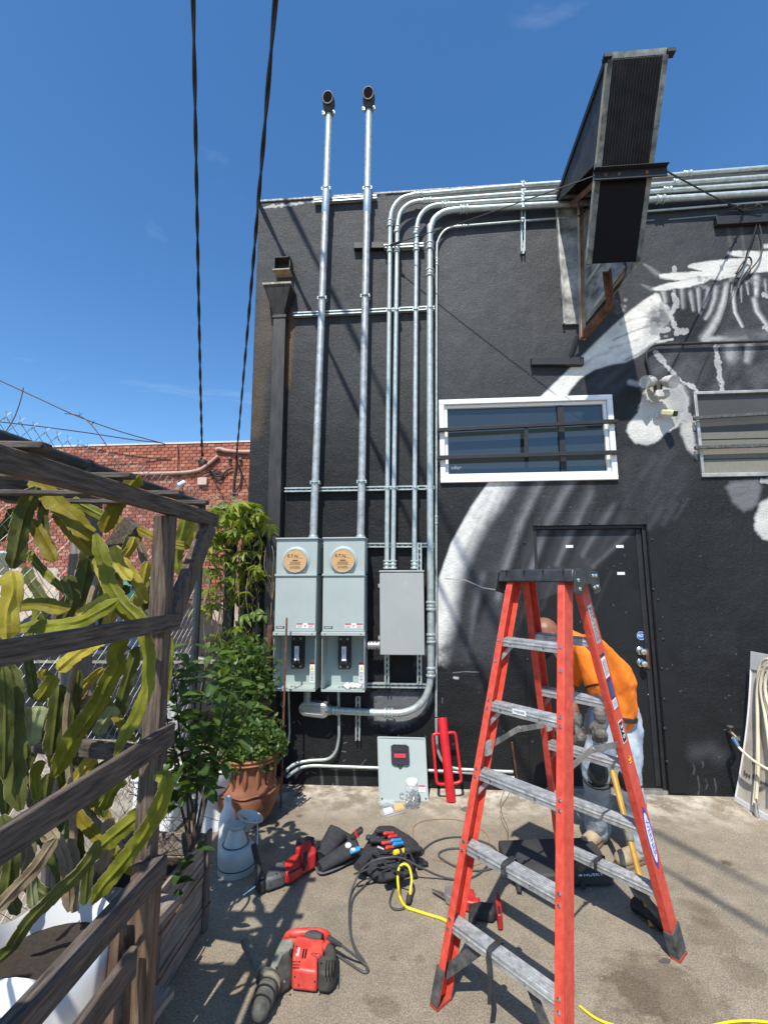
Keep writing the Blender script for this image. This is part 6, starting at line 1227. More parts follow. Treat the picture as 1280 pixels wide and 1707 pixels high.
# top cap
mb = MB(); z1_, z2_ = HT-.045, HT+.052; c = V((LX_, LY_, 0)); hw = .205
def q4(w_, v_, z): return [c+uL*a*w_+nL*b*v_+V((0, 0, z)) for a, b in ((-1, -1), (1, -1), (1, 1), (-1, 1))]
mb.loft(q4(hw, .118, HT-.010), q4(hw-.004, .100, z2_)); capb = bev(mb, 'top_cap', mat('scuffed_black_cap', (.022, .022, .024), .45, 0, .4, 16, .3, 90, col2=(.05, .05, .052)), t, .008)
for s in (-1, 1):
    mb = MB(); mb.prism([c+uL*s*(hw+.001)+nL*v+V((0, 0, z)) for v, z in ((-.108, z2_-.012), (.108, z2_-.012), (.128, HT-.055), (.06, HT-.07), (.03, HT-.02), (-.03, HT-.02), (-.06, HT-.07), (-.128, HT-.055))], uL*s*.006); bev(mb, 'cap_cheek', mat('scuffed_black_cap', (.02, .02, .02)), capb, .002)
    rv_ = MB()
    for v, z in ((.085, .02), (.055, .02), (.095, -.03), (.065, -.035), (-.085, .0), (-.075, -.04)): rv_.lathe(c+uL*s*(hw+.007)+nL*v+V((0, 0, HT+z)), [(.010, 0), (.009, .004), (0, .006)], 10, axis=uL*s)
    rv_.build('rivet', steel, capb, smooth=True, kind='stuff')
mb = MB()
for f in (-.75, -.25, .25, .75): mb.box(c+uL*f*hw-nL*.107+V((0, 0, HT+.02)), (.004, .01, .06), Matrix.Rotation(LA, 3, 'Z'))
mb.build('cap_rib', blackpl, capb)
# stickers on the right front rail web
def on_web(sd, s, h0, h1, w_, m, nm, off=.0, z=.0032, parent=None):
    o, fv, out, d = RL[(sd, s)]; a, b_ = lp(sd, s, h0), lp(sd, s, h1); mb = MB(); mb.beam(a+out*z+fv*off, b_+out*z+fv*off, w_, .0006, up=out); return mb.build(nm, m, parent or o), (a+b_)/2+out*(z+.0006)+fv*off, d, fv, out
foil = mat('foil_label', (.50, .51, .50), .35, .5, .2, 30); navy = mat('navy_label', (.02, .03, .08), .5)
def rtx(s_, h, size, m, par, sd=1, s=1, off=0, wd=None, z=.0045, flip=1):
    o, fv, out, d = RL[(sd, s)]; p = lp(sd, s, h)+out*z+fv*off; X = -d*flip; Y = out.cross(X); return text(s_, size, p, X, Y, m, par, width=wd, thick=.0003)
q, *_ = on_web(1, 1, 1.45, 1.63, .040, foil, 'warning_sticker'); rtx('NOTICE', 1.54, .034, mat('grey_print', (.2, .2, .2), .6), q, wd=.16)
q, *_ = on_web(1, 1, 1.385, 1.40, .042, navy, 'label_header'); q, *_ = on_web(1, 1, 1.29, 1.383, .042, label, 'instruction_sticker'); o, fv, out, d = RL[(1, 1)]
lines(9, lp(1, 1, 1.335)+out*.0042, -d, out.cross(-d), .085, .036, blackink, q, seed=21, z=0)
q, *_ = on_web(1, 1, 1.19, 1.285, .042, navy, 'rating_sticker'); lines(6, lp(1, 1, 1.235)+out*.0045, -d, out.cross(-d), .08, .03, mat('blue_print', (.1, .25, .6), .5), q, seed=22, z=0)
q, *_ = on_web(1, 1, 1.145, 1.187, .042, label, 'small_sticker'); lines(4, lp(1, 1, 1.166)+out*.0042, -d, out.cross(-d), .036, .034, blackink, q, seed=23, z=0)
q, *_ = on_web(1, 1, .985, 1.085, .040, label, 'load_sticker'); on_web(1, 1, .990, 1.08, .034, blackink, 'sticker_field', z=.004, parent=None); rtx('375', 1.037, .030, label, q, z=.0055, wd=.065)
mb = MB(); p = lp(1, 1, .905)+out*.0035; X = -d; Y = out.cross(X); mb.tube([p+X*-.012+Y*.008, p+X*-.002+Y*.012, p+Y*-.008, p+X*.010+Y*.006, p+X*.014-Y*.008], .0026, 5); mb.build('yellow_mark', yellow, o)
# brand ellipse with pointed ends
p = lp(1, 1, .545)+out*.0032; n = 24; el = [p+X*math.cos(a)*.150+Y*math.sin(a)*abs(math.sin(a))**.5*.030 for a in np.linspace(0, 2*math.pi, n, endpoint=False)]
mb = MB(); mb.prism(el, out*.0006); q = mb.build('brand_badge', blueink, o); el2 = [p+out*.0008+X*math.cos(a)*.118+Y*math.sin(a)*.022 for a in np.linspace(0, 2*math.pi, n, endpoint=False)]; mb = MB(); mb.prism(el2, out*.0006); q2 = mb.build('badge_field', label, q)
text('WERNER', .036, p+out*.0018, X, Y, blueink, q, width=.175, thick=.0003)
o_, fv_, out_, d_ = RL[(-1, 1)]
a, b_ = lp(-1, -1, 4*SP, .006), lp(-1, 1, 4*SP, .006); sX = (b_-a).normalized(); p = a+(b_-a)*.46-nL*.0365+V((0, 0, -.001)); mb = MB(); mb.beam(p-sX*.035, p+sX*.035, .0012, .022); st = [c_ for c_ in t.children if c_.name.startswith('step')][3]; q = mb.build('step_sticker', label, st); text('WERNER', .014, p-nL*.0012, sX, (0, 0, 1), blackink, q, width=.055, thick=.0002)
# straps hung on steps
def strap_on(sd, k, f, ln, lab):
    a, b_ = lp(sd, -1, k*SP, .006), lp(sd, 1, k*SP, .006); p = a+(b_-a)*f; n_ = nL*sd; mb = MB(); w_ = .030
    mb.tube([p+n_*.043+V((0, 0, -.02)), p+n_*.043+V((0, 0, .016)), p+n_*.03+V((0, 0, .021)), p-n_*.03+V((0, 0, .021)), p-n_*.043+V((0, 0, .012)), p-n_*.043+V((0, 0, -.02))], w_/3, 6, flat=.25)
    mb.tube(cat_rom([p+n_*.045+V((0, 0, .0)), p+n_*.05+V((0, 0, -ln*.4))+uL*.01, p+n_*.048+V((0, 0, -ln))+uL*.004], 4), w_/2.4, 6, flat=.3)
    return one(mb, 'strap', blackru, lab, 'strap', smooth=True)
strap_on(-1, 1, .42, .16, 'black strap tied round the lowest left step, end dangling'); strap_on(-1, 2, .47, .03, 'short black strap round the second lowest left step'); strap_on(1, 1, .42, .05, 'black strap round the lowest step on the far side of ladder')
# ================================================================ helper for lying things
def slab(mb, pts, z1, z0=.004, inset=0.):
    top = [PZ(x, y, z0+(z1-z0)*.42) for x, y in pts]; bot = [V((p.x, p.y, z0)) for p in top]; top = [V((p.x, p.y, z1)) for p in top]; c = sum(top, V())/len(top)
    if inset: top = [c+(p-c)*(1-inset) for p in top]
    n = len(top); mb.add(bot+top, [tuple(range(n))[::-1], tuple(range(n, 2*n))]+[(i, (i+1) % n, n+(i+1) % n, n+i) for i in range(n)]); return mb
def zo(x, y, sx, ox, oy): return (ox+x*sx, oy+y*sx)
def Z5(l): return [zo(x, y, .1953, 390, 1520) for x, y in l]
dirt = mat('dusty_black_rubber', (.028, .027, .025), .7, 0, .3, 9, .4, 90, col2=(.10, .09, .075)); dusty = mat('dusty_grey_casting', (.22, .22, .18), .7, .1, .35, 12, .5, 80, col2=(.36, .35, .29)); redd = mat('dusty_red_plastic', (.60, .03, .025), .42, 0, .15, 14, .2, 90, col2=(.66, .10, .07))
# ---- demolition hammer drill, front
hm = thing('hammer_drill', 'large dusty red and black corded rotary hammer lying in front', 'hammer drill', PZ(510, 1640, 0))
mb = MB(); slab(mb, Z5([(520, 285), (782, 322), (762, 460), (712, 468), (714, 626), (488, 600), (494, 425)]), .092, .01, .05); hb = bev(mb, 'motor_housing', redd, hm, .016)
mb = MB(); slab(mb, Z5([(780, 330), (850, 350), (876, 400), (876, 560), (835, 628), (800, 640), (712, 626), (712, 468), (764, 458)]), .088, .012, .08); bev(mb, 'rear_cap', dirt, hm, .022)
mb = MB(); slab(mb, Z5([(500, 365), (500, 600), (392, 668), (345, 700), (290, 650), (310, 560), (400, 400)]), .080, .01, .08); bev(mb, 'gear_case', dirt, hm, .018)
mb = MB(); slab(mb, Z5([(515, 275), (505, 355), (420, 395), (372, 500), (330, 575), (292, 560), (330, 440), (372, 340), (405, 275)]), .094, .05, .04); bev(mb, 'top_casting', dusty, hm, .010)
mb = MB(); a, b_ = PZ(*Z5([(310, 600)])[0], .07), PZ(*Z5([(215, 860)])[0], .055); d = b_-a
mb.tube([a, a+d*.10, a+d*.14, a+d*.2, a+d*.45, a+d*.47, a+d*.75, a+d*.78, a+d*1.0, a+d*1.12, a+d*1.2], [.044, .044, .036, .043, .045, .040, .042, .036, .034, .026, .014], 24); bev(mb, 'chuck', mat('dusty_dark_chuck', (.10, .10, .085), .65, .1, .35, 14, .4, 90, col2=(.22, .21, .18)), hm, 0, smooth=True) if False else mb.build('chuck', mat('dusty_dark_chuck', (.07, .07, .06), .65, .1, .35, 14, .4, 90, col2=(.19, .185, .155)), hm, smooth=True)
mb = MB(); ring(mb, a+d*.05, d, .047, .018); mb.build('chuck_band', mat('dull_brass', (.33, .30, .22), .5, .5), hm, smooth=True)
for f_, r_q in ((.22, .046), (.46, .047), (.76, .043)): mb = MB(); ring(mb, a+d*f_, d, r_q, .006); mb.build('chuck_groove', blackpl, hm, smooth=True)
# D handle
mb = MB(); hz_ = .070; pth = [PZ(*q_, hz_) for q_ in Z5([(440, 255), (480, 200), (600, 185), (730, 185), (800, 225), (790, 300), (740, 330)])]
mb.tube(cat_rom(pth, 5), [.014]*6+[.019]*10+[.021]*9+[.024]*6 if False else .019, 10, flat=1.1); mb.build('rear_handle', redd, hm, smooth=True)
mb = MB(); mb.tube(cat_rom([PZ(*q_, .072) for q_ in Z5([(470, 262), (560, 270), (640, 285), (720, 315)])], 4), .016, 8); mb.build('handle_bar', redd, hm, smooth=True)
mb = MB(); mb.tube([PZ(*q_, .085) for q_ in Z5([(612, 205), (640, 215), (700, 222), (752, 232)])], [.014, .024, .026, .020], 12); mb.build('grip', dirt, hm, smooth=True)
mb = MB(); mb.tube([PZ(*q_, .078) for q_ in Z5([(495, 240), (560, 248), (605, 255)])], [.006, .010, .008], 8); mb.build('trigger', blackpl, hm, smooth=True)
# vents, emblem
mb = MB()
for x in (590, 612): mb.beam(PZ(*Z5([(x+8, 322)])[0], .0932), PZ(*Z5([(x-6, 400)])[0], .0932), .006, .002)
for x in (480, 497): mb.beam(PZ(*Z5([(x+5, 318)])[0], .0952), PZ(*Z5([(x-8, 360)])[0], .0952), .005, .002)
for x in (308, 326): mb.beam(PZ(*Z5([(x+5, 535)])[0], .0952), PZ(*Z5([(x-8, 570)])[0], .0952), .005, .002)
mb.build('vent', mat('dark_hole', (.006, .006, .006)), hb, kind='stuff')
p = PZ(*Z5([(548, 345)])[0], .0932); up_ = (PZ(*Z5([(556, 300)])[0], .0932)-PZ(*Z5([(540, 385)])[0], .0932)).normalized(); text('Milwaukee', .020, p, up_, V((0, 0, 1)).cross(up_), label, hb, width=.048, shear=.3)
p = PZ(*Z5([(700, 375)])[0], .0934); mb = MB(); mb.tube([p+V((a_, b__, 0)) for a_, b__ in ((-.022, .006), (-.014, .014), (-.006, .004), (.0, .012), (.012, .014), (.020, .004), (.012, -.006), (.0, -.008), (-.012, -.004), (-.022, .006))], .0012, 4); mb.build('moulded_mark', mat('dark_red_print', (.12, .01, .01)), hb)
# side handle
mb = MB(); a, b_ = PZ(*Z5([(230, 520)])[0], .10), PZ(*Z5([(85, 250)])[0], .13); d = b_-a; mb.tube([a, a+d*.05, a+d*.08, a+d*.3, a+d*.6, a+d*.9, a+d], [.028, .028, .019, .020, .018, .019, .015], 14); mb.build('side_handle', mat('dusty_grip', (.13, .125, .10), .75, 0, .3, 20, .4, 90, col2=(.22, .21, .17)), hm, smooth=True)
mb = MB(); c = b_+d.normalized()*.012; s1 = d.normalized(); s2 = V((.8, -.2, .3)).normalized(); mb.tube([c+s1*.018*math.cos(a_)+s2*.012*math.sin(a_) for a_ in np.linspace(0, 2*math.pi, 17)], .0035, 6, cap=False); mb.build('handle_ring', alud, hm, smooth=True)
mb = MB(); ring(mb, PZ(*Z5([(290, 590)])[0], .065), PZ(*Z5([(215, 860)])[0], .055)-PZ(*Z5([(310, 600)])[0], .07), .052, .022); mb.beam(a, PZ(*Z5([(300, 600)])[0], .08), .03, .03); mb.build('handle_clamp', dirt, hm, smooth=False)
mb = MB(); mb.tube([PZ(*q_, .085) for q_ in Z5([(800, 235), (860, 262), (915, 290)])], [.016, .011, .008], 8); mb.build('cord_guard', blackru, hm, smooth=True)
def gcord(pts, r, m, lab, z=None, cat='cord', name='power_cord', n=7):
    P_ = [PZ(x, y, r+.002+(z[i] if z else 0)) for i, (x, y) in enumerate(pts)]; mb = MB(); mb.tube(cat_rom(P_, n), r, 8); return one(mb, name, m, lab, cat, smooth=True)
gcord([(568, 1576), (585, 1589), (604, 1604), (613, 1615), (612, 1621), (603, 1620), (585, 1608), (560, 1592), (549, 1583), (560, 1576)], .0055, greycord, 'short loop of grey cord leaving the red rotary hammer', [.08, .05, .01, 0, 0, 0, .0, .0, .0, .0])
gcord([(612, 1619), (608, 1605), (594, 1585), (585, 1560), (582, 1535), (583, 1500), (590, 1475), (602, 1452), (622, 1436), (650, 1430), (672, 1432), (700, 1446), (730, 1460), (760, 1467), (782, 1465), (800, 1456), (812, 1444)], .0055, greycord, 'long grey power cord looping from rotary hammer over the tool pouch', [0, 0, 0, 0, 0, 0, .02, .07, .13, .15, .13, .08, .02, 0, 0, 0, 0])
gcord([(700, 1424), (716, 1408), (740, 1398), (770, 1396), (800, 1402), (822, 1412), (832, 1428), (826, 1445), (800, 1452), (770, 1449), (745, 1438), (732, 1428), (735, 1420), (755, 1415), (785, 1417), (808, 1424), (818, 1432)], .0055, greycord, 'coiled grey cord behind the ladder left rail', name='coiled_cord')
gcord([(620, 1464), (605, 1480), (588, 1500), (584, 1540), (588, 1575), (602, 1602)], .0055, greycord, 'second strand of grey cord beside the pouch')
gcord([(657, 1480), (651, 1496), (650, 1508), (657, 1516), (672, 1515), (680, 1504), (684, 1492)], .0055, greycord, 'small grey cord loop under the yellow cord')
gcord([(683, 1497), (684, 1485), (686, 1465), (682, 1447), (674, 1441), (666, 1446), (663, 1460), (664, 1480), (667, 1497), (676, 1512), (694, 1519), (716, 1526), (738, 1533), (756, 1544), (768, 1551)], .0068, yellow, 'bright yellow extension cord curling from black plug to the ladder', [.02, .05, .09, .12, .13, .12, .09, .05, 0, 0, 0, 0, 0, 0, 0])
gcord([(966, 1678), (985, 1693), (1005, 1704), (1030, 1712)], .0045, yellow, 'short visible length of yellow cord right of the front ladder leg')
gcord([(1180, 1712), (1220, 1704), (1260, 1703), (1300, 1708)], .0045, yellow, 'yellow cord end at the bottom right corner')
mb = MB(); a, b_ = PZ(683, 1490, .04), PZ(680, 1508, .012); mb.tube([a, on(a, b_, .3), on(a, b_, .8), b_], [.012, .016, .015, .010], 10); one(mb, 'cord_plug', blackru, 'black cord connector at the yellow cord end', 'plug', smooth=True)
gcord([(688, 1395), (690, 1378), (706, 1369), (730, 1366), (760, 1367), (784, 1373), (806, 1386), (815, 1400), (816, 1425), (800, 1440), (772, 1444), (745, 1438), (720, 1432)], .0022, mat('rusty_wire_loop', (.33, .16, .09), .7), 'thin rusty fish wire laid in a big loop on the ground', cat='wire', name='wire_loop')
gcord([(852, 1302), (840, 1320), (834, 1340), (838, 1362), (846, 1380), (846, 1400), (836, 1416), (822, 1428), (806, 1440)], .0018, brownwire, 'thin brown wire strand trailing from the pipe end to the coil', cat='wire', name='wire_strand'); gcord([(852, 1305), (848, 1325), (836, 1345), (835, 1365), (845, 1388), (845, 1405), (832, 1424)], .0018, brownwire, 'second thin brown wire strand beside the ladder rail', cat='wire', name='wire_strand')
# ---- reciprocating / angle drill with black side handle
def Z4(l): return [zo(x, y, .2656, 400, 1340) for x, y in l]
dr = thing('cordless_drill', 'red and grey cordless hammer drill with black side handle beside the can', 'cordless drill', PZ(470, 1470, 0))
mb = MB(); slab(mb, Z4([(275, 395), (345, 350), (385, 350), (395, 425), (330, 470), (278, 480)]), .085, .02, .04); hb = bev(mb, 'motor_housing', redpl, dr, .014)
mb = MB(); slab(mb, Z4([(150, 470), (235, 400), (285, 400), (295, 470), (270, 490), (160, 530)]), .08, .012, .05); bev(mb, 'gear_case', mat('grey_casting', (.12, .125, .13), .5, .3, .2, 20, .2, 80), dr, .016)
mb = MB(); slab(mb, Z4([(90, 500), (110, 482), (155, 478), (165, 525), (125, 542), (95, 530)]), .075, .015, .06); bev(mb, 'nose', blackpl, dr, .014)
mb = MB(); a, b_ = PZ(*Z4([(135, 480)])[0], .075), PZ(*Z4([(85, 255)])[0], .21); d = b_-a; mb.tube([a, a+d*.1, a+d*.35, a+d*.4, a+d*.45, a+d*.95, a+d], [.019, .018, .016, .022, .015, .018, .014], 14); mb.build('side_handle', blackru, dr, smooth=True)
mb = MB(); slab(mb, Z4([(345, 330), (350, 290), (440, 255), (460, 300), (478, 335), (480, 360), (385, 415), (375, 350)]), .11, .02, .05); bev(mb, 'rear_handle', redpl, dr, .012)
mb = MB(); slab(mb, Z4([(346, 318), (350, 282), (425, 252), (468, 262), (470, 310), (455, 300), (440, 272)]), .118, .03, .03); bev(mb, 'battery', blackpl, dr, .010)
mb = MB(); slab(mb, Z4([(395, 345), (420, 320), (430, 345), (405, 405), (395, 400)]), .112, .06, .03); bev(mb, 'grip', blackru, dr, .006)
mb = MB(); mb.cyl(PZ(*Z4([(95, 520)])[0], .045), PZ(405, 1493, .02), .0045, 8, r2=.003); mb.build('drill_bit', steel, dr, smooth=True)
# ---- small reciprocating saw behind ladder rail
def Z6(l): return [zo(x, y, .2031, 720, 1480) for x, y in l]
sw = thing('reciprocating_saw', 'small red cordless reciprocating saw behind the left ladder rail', 'saw', PZ(790, 1520, 0))
mb = MB(); slab(mb, Z6([(195, 75), (260, 50), (345, 55), (365, 130), (400, 130), (390, 170), (330, 180), (205, 140)]), .06, .006, .04); bev(mb, 'motor_housing', redpl, sw, .010)
mb = MB(); slab(mb, Z6([(105, 25), (205, 15), (222, 120), (180, 145), (108, 100)]), .05, .006, .05); bev(mb, 'shoe', alud, sw, .006)
mb = MB(); slab(mb, Z6([(-5, 12), (100, 48), (105, 92), (60, 62), (5, 30)]), .030, .024); mb.build('blade', steel, sw)
mb = MB(); slab(mb, Z6([(300, 160), (380, 150), (520, 165), (540, 225), (500, 262), (360, 240), (350, 300), (325, 320), (295, 300)]), .055, .006, .05); bev(mb, 'grip', blackru, sw, .012)
mb = MB(); slab(mb, Z6([(518, 100), (545, 95), (565, 160), (582, 300), (540, 300), (525, 200)]), .075, .006, .02); hb = bev(mb, 'battery_foot', mat('dark_red_plastic', (.36, .02, .02), .4, 0, .2, 20), sw, .006)
mb = MB(); slab(mb, Z6([(536, 170), (556, 170), (566, 225), (546, 232)]), .0765, .06); mb.build('battery_slot', blackpl, hb)
def dots(par, pts, z, r=.0038, m=blackpl):
    for x, y in pts: mb = MB(); mb.lathe(PZ(x, y, z), [(r, -.002), (r, .0012), (r*.4, .0004), (0, .0004)], 8); mb.build('screw', m, par)
dots(hm, Z5([(535, 300), (765, 345), (745, 440), (520, 560), (690, 600), (560, 430)]), .0925)
dots(hm, Z5([(400, 350), (360, 470), (330, 610), (430, 600)]), .094, .0045, alud)
for u in (430, 455, 480): mb = MB(); mb.beam(PZ(*Z5([(500, u)])[0], .0925), PZ(*Z5([(560, u+3)])[0], .0925), .003, .0015); mb.build('housing_groove', blackpl, hm)
for u in (790, 815, 840, 862): mb = MB(); mb.beam(PZ(*Z5([(u, 420)])[0], .0885), PZ(*Z5([(u-8, 560)])[0], .0885), .004, .003); mb.build('cap_groove', mat('dark_hole', (.006, .006, .006)), hm)
dots(dr, Z4([(300, 400), (340, 380), (375, 395), (310, 455), (180, 480), (230, 440), (250, 480)]), .086); dots(sw, Z6([(230, 90), (280, 80), (330, 100), (300, 150)]), .061, .003)
for u in (250, 262, 274): mb = MB(); mb.beam(PZ(*Z4([(u, 415)])[0], .082), PZ(*Z4([(u+16, 460)])[0], .082), .003, .002); mb.build('vent', blackpl, dr, kind='stuff')
mb = MB(); mb.beam(PZ(*Z4([(300, 440)])[0], .087), PZ(*Z4([(372, 405)])[0], .087), .018, .0015); mb.build('side_band', blackru, dr)
# ---- tool pouches
nyl = darkfab
tp = thing('tool_pouch', 'charcoal nylon tool pouch with wide open pocket and phone', 'tool pouch', PZ(560, 1440, 0))
def tubeopen(mb, a, b_, ra, rb, fl=.6, seg=20, th=.012):
    a, b_ = V(a), V(b_); mb.tube([a+(b_-a)*.02, a, b_, b_+(a-b_)*.0, b_+(a-b_)*.3], [ra*.6, ra, rb, rb*.86, rb*.7], seg, flat=fl, cap=False); return mb
mb = MB(); a, b_ = PZ(*Z4([(505, 335)])[0], .05), PZ(*Z4([(610, 190)])[0], .10); tubeopen(mb, a, b_, .045, .075, .75); mb.build('pocket', nyl, tp, smooth=True)
mb = MB(); a, b_ = PZ(*Z4([(500, 400)])[0], .04), PZ(*Z4([(720, 270)])[0], .085); tubeopen(mb, a, b_, .040, .062, .7); mb.build('pocket', nyl, tp, smooth=True)
mb = MB(); slab(mb, Z4([(470, 395), (520, 440), (770, 330), (780, 310), (560, 350)]), .014, .004); bev(mb, 'backing_flap', nyl, tp, .004)
mb = MB(); slab(mb, Z4([(560, 140), (660, 190), (740, 235), (760, 260), (680, 330), (500, 360), (480, 330), (520, 220)]), .07, .004, .15); bev(mb, 'pouch_body', nyl, tp, .02)
mb = MB(); mb.tube(cat_rom([PZ(*q_, .02) for q_ in Z4([(470, 392), (505, 438), (600, 412), (700, 362), (775, 330)])], 5), .007, 6); mb.build('piping', mat('grey_piping', (.10, .10, .105), .7), tp, smooth=True)
mb = MB(); a, b_ = PZ(*Z4([(700, 215)])[0], .13), PZ(*Z4([(768, 160)])[0], .18); mb.beam(a, b_, .05, .028); k = one(mb, 'utility_knife', blackru, 'black utility handle with red band sticking out of the pouch', 'tool handle', bevel=.008)
mb = MB(); mb.beam(on(a, b_, .42), on(a, b_, .58), .053, .031); mb.build('red_band', redpl, k)
mb = MB(); a, b_ = PZ(*Z4([(690, 305)])[0], .115), PZ(*Z4([(752, 280)])[0], .13); mb.beam(a, b_, .035, .012); k = one(mb, 'tape_box', mat('bright_blue_label', (.03, .30, .62), .4), 'small blue and white packet on the open pouch', 'packet', bevel=.003); mb = MB(); c = on(a, b_, .3)+V((0, 0, .008)); mb.lathe(c, [(.014, 0), (.014, .002), (.006, .002), (.006, 0)], 14); mb.build('round_mark', label, k)
mb = MB(); c = PZ(*Z4([(680, 265)])[0], .12); mb.sphere(c, .022, 10, (1, .7, .8)); one(mb, 'pouch_rag', label, 'small white wad tucked in the pouch opening', 'wad', smooth=True)
tp = thing('tool_bag', 'black tool bag bristling with handled pliers and screwdrivers', 'tool bag', PZ(650, 1450, 0))
mb = MB(); slab(mb, Z4([(740, 330), (850, 160), (960, 155), (1080, 225), (1135, 270), (1125, 330), (1090, 420), (960, 470), (850, 475), (800, 430), (740, 400)]), .085, .004, .12); bev(mb, 'bag_body', nyl, tp, .028)
for q_, r in (([(870, 380), (960, 400), (1000, 450)], .035), ([(740, 400), (800, 330), (860, 300)], .03), ([(1060, 300), (1110, 290), (1130, 310)], .032), ([(900, 460), (980, 440), (1060, 420)], .03)):
    mb = MB(); mb.tube(cat_rom([PZ(*p_, .09) for p_ in Z4(q_)], 4), r, 10, flat=.7); mb.build('pocket', nyl, tp, smooth=True)
r = random.Random(6)
mb = MB()
for i in range(10): a_ = PZ(*Z4([(r.uniform(780, 1080), r.uniform(300, 440))])[0], .11); mb.tube(cat_rom([a_, a_+V((r.uniform(-.06, .06), r.uniform(-.04, .04), .02)), a_+V((r.uniform(-.1, .1), r.uniform(-.06, .06), -.01))], 4), .008, 6, flat=.3)
mb.build('webbing', mat('black_webbing', (.02, .02, .022), .8), tp, smooth=True)
HD = [([(850, 172), (925, 178)], blackru, .016, 'black rubber screwdriver handle, topmost in the tool bag'), ([(790, 212), (880, 222)], blackru, .017, 'black handle with grey collar at left edge of the tool bag'), ([(815, 232), (905, 238)], blackru, .016, 'black handle lying below the left edge handle'), ([(900, 190), (965, 186)], redpl, .012, 'dark red plier grip, upper of a pair'), ([(930, 212), (985, 205)], redpl, .012, 'dark red plier grip, lower of a pair'), ([(945, 236), (1012, 228)], mat('blue_grip', (.02, .22, .50), .4), .012, 'blue plier grip, upper of a pair'), ([(960, 258), (1025, 248)], mat('blue_grip', (.02, .22, .50), .4), .012, 'blue plier grip, lower of a pair'),
      ([(890, 250), (940, 244)], mat('bright_red_grip', (.70, .05, .03), .4), .011, 'bright red grip left of the blue grips'), ([(915, 280), (962, 272)], mat('bright_red_grip', (.70, .05, .03)), .011, 'bright red grip below the blue grips'), ([(965, 312), (1035, 296)], mat('yellow_black_grip', (.75, .52, .02), .45), .017, 'yellow ended screwdriver handle at front of the bag'), ([(1035, 296), (1130, 288)], blackru, .018, 'thick black handle at right front of the bag'), ([(860, 272), (905, 290)], alud, .009, 'bare steel shaft among the bag handles')]
for q_, m, r, lab in HD:
    q_ = Z4(q_); a, b_ = PZ(*q_[0], .125), PZ(*q_[1], .112); mb = MB(); mb.tube([a, on(a, b_, .08), on(a, b_, .3), on(a, b_, .7), on(a, b_, .92), b_], [r*.6, r*.95, r, r*.8, r*.95, r*.5], 10); nm_ = 'pliers' if 'grip' in lab else 'screwdriver'; t2 = one(mb, nm_, m, lab, nm_, 'hand tools in the bag', smooth=True)
    if m.name.startswith('yellow'): mb = MB(); ring(mb, on(a, b_, .5), b_-a, r*1.02, r*1.2); mb.build('grip_band', blackru, t2, smooth=True)
for i, (x, y) in enumerate(((700, 1445), (708, 1440), (690, 1460))): mb = MB(); mb.sphere(PZ(x, y, .02), .02, 8, (1.2, .8, .8)); one(mb, 'cord_clip', blackpl, ['black clip right of the tool bag among the cords', 'rearmost black clip near cord coil', 'black clip at the lower right of the tool bag'][i], 'clip', smooth=True)
# ---- flat black case
cs = thing('tool_case', 'flat black soft case lying under the ladder with white lettering', 'tool case', PZ(930, 1440, 0))
mb = MB(); slab(mb, [(830, 1411), (968, 1406), (985, 1408), (1000, 1425), (1022, 1462), (1020, 1469), (925, 1470), (862, 1474), (845, 1448)], .075, .01, .0); bev(mb, 'case_body', mat('black_case_fabric', (.030, .030, .032), .75, 0, .35, 5, .5, 180, col2=(.055, .055, .056)), cs, .012)
mb = MB(); slab(mb, [(970, 1462), (1023, 1460), (1022, 1470), (970, 1472)], .05, .005); bev(mb, 'case_edge', blackpl, cs, .006)
p = PZ(988, 1459, .0765); X = (PZ(1006, 1457, .0765)-PZ(970, 1459, .0765)).normalized(); text('HUSKY', .030, p, X, V((0, 0, 1)).cross(X), label, cs, width=.125, shear=.35)
mb = MB(); q = p-X*.085; mb.prism([q+X*.0+V((0, .002, 0)), q+X*.018+V((0, .012, 0)), q+X*.024, q+X*.010-V((0, .010, 0))], (0, 0, .001)); mb.build('emblem', label, cs)
for x, y in ((866, 1488), (973, 1482)): mb = MB(); c = PZ(x, y, .02); mb.tube([c+V((0, .06, .03)), c+V((0, .02, .012)), c], .014, 6, flat=.4); mb.build('buckle_strap', blackpl, cs)
# ---- sledge hammer
sg_ = thing('sledge_hammer', 'yellow handled black sledge hammer standing on its head by worker', 'sledge hammer', PZ(1085, 1538, 0))
hc = PZ(1083, 1528, .035); top = PY(1021, 1285, hc.y+.42); mb = MB(); d = top-hc; mb.tube([hc-d*.06, hc, hc+d*.25, hc+d*.26, hc+d*.6, hc+d*.85, hc+d*.96, top], [.017, .017, .015, .016, .0165, .018, .021, .017], 14, flat=.72); mb.build('handle', mat('yellow_fibreglass', (.42, .22, .015), .45, 0, .3, 12, .1, 40), sg_, smooth=True)
mb = MB(); ring(mb, hc+d*.50, d, .022, .045); mb.build('tape_wrap', mat('dusty_grip', (.13, .125, .10)), sg_, smooth=True)
h0, h1 = PZ(1056, 1506, .038), PZ(1112, 1545, .038); mb = MB(); e = h1-h0; mb.tube([h0, h0+e*.02, h0+e*.12, h0+e*.3, h0+e*.5, h0+e*.7, h0+e*.88, h0+e*.98, h1], [.028, .036, .038, .032, .034, .032, .038, .036, .028], 8); bev(mb, 'head', mat('worn_black_iron', (.03, .03, .032), .5, .5, .4, 20, .3, 60), sg_, .003)
mb = MB(); mb.tube([hc+d*.09, hc+d*.16], [.026, .026], 12); mb.build('rubber_guard', mat('green_black_tape', (.05, .07, .05), .7), sg_, smooth=True)
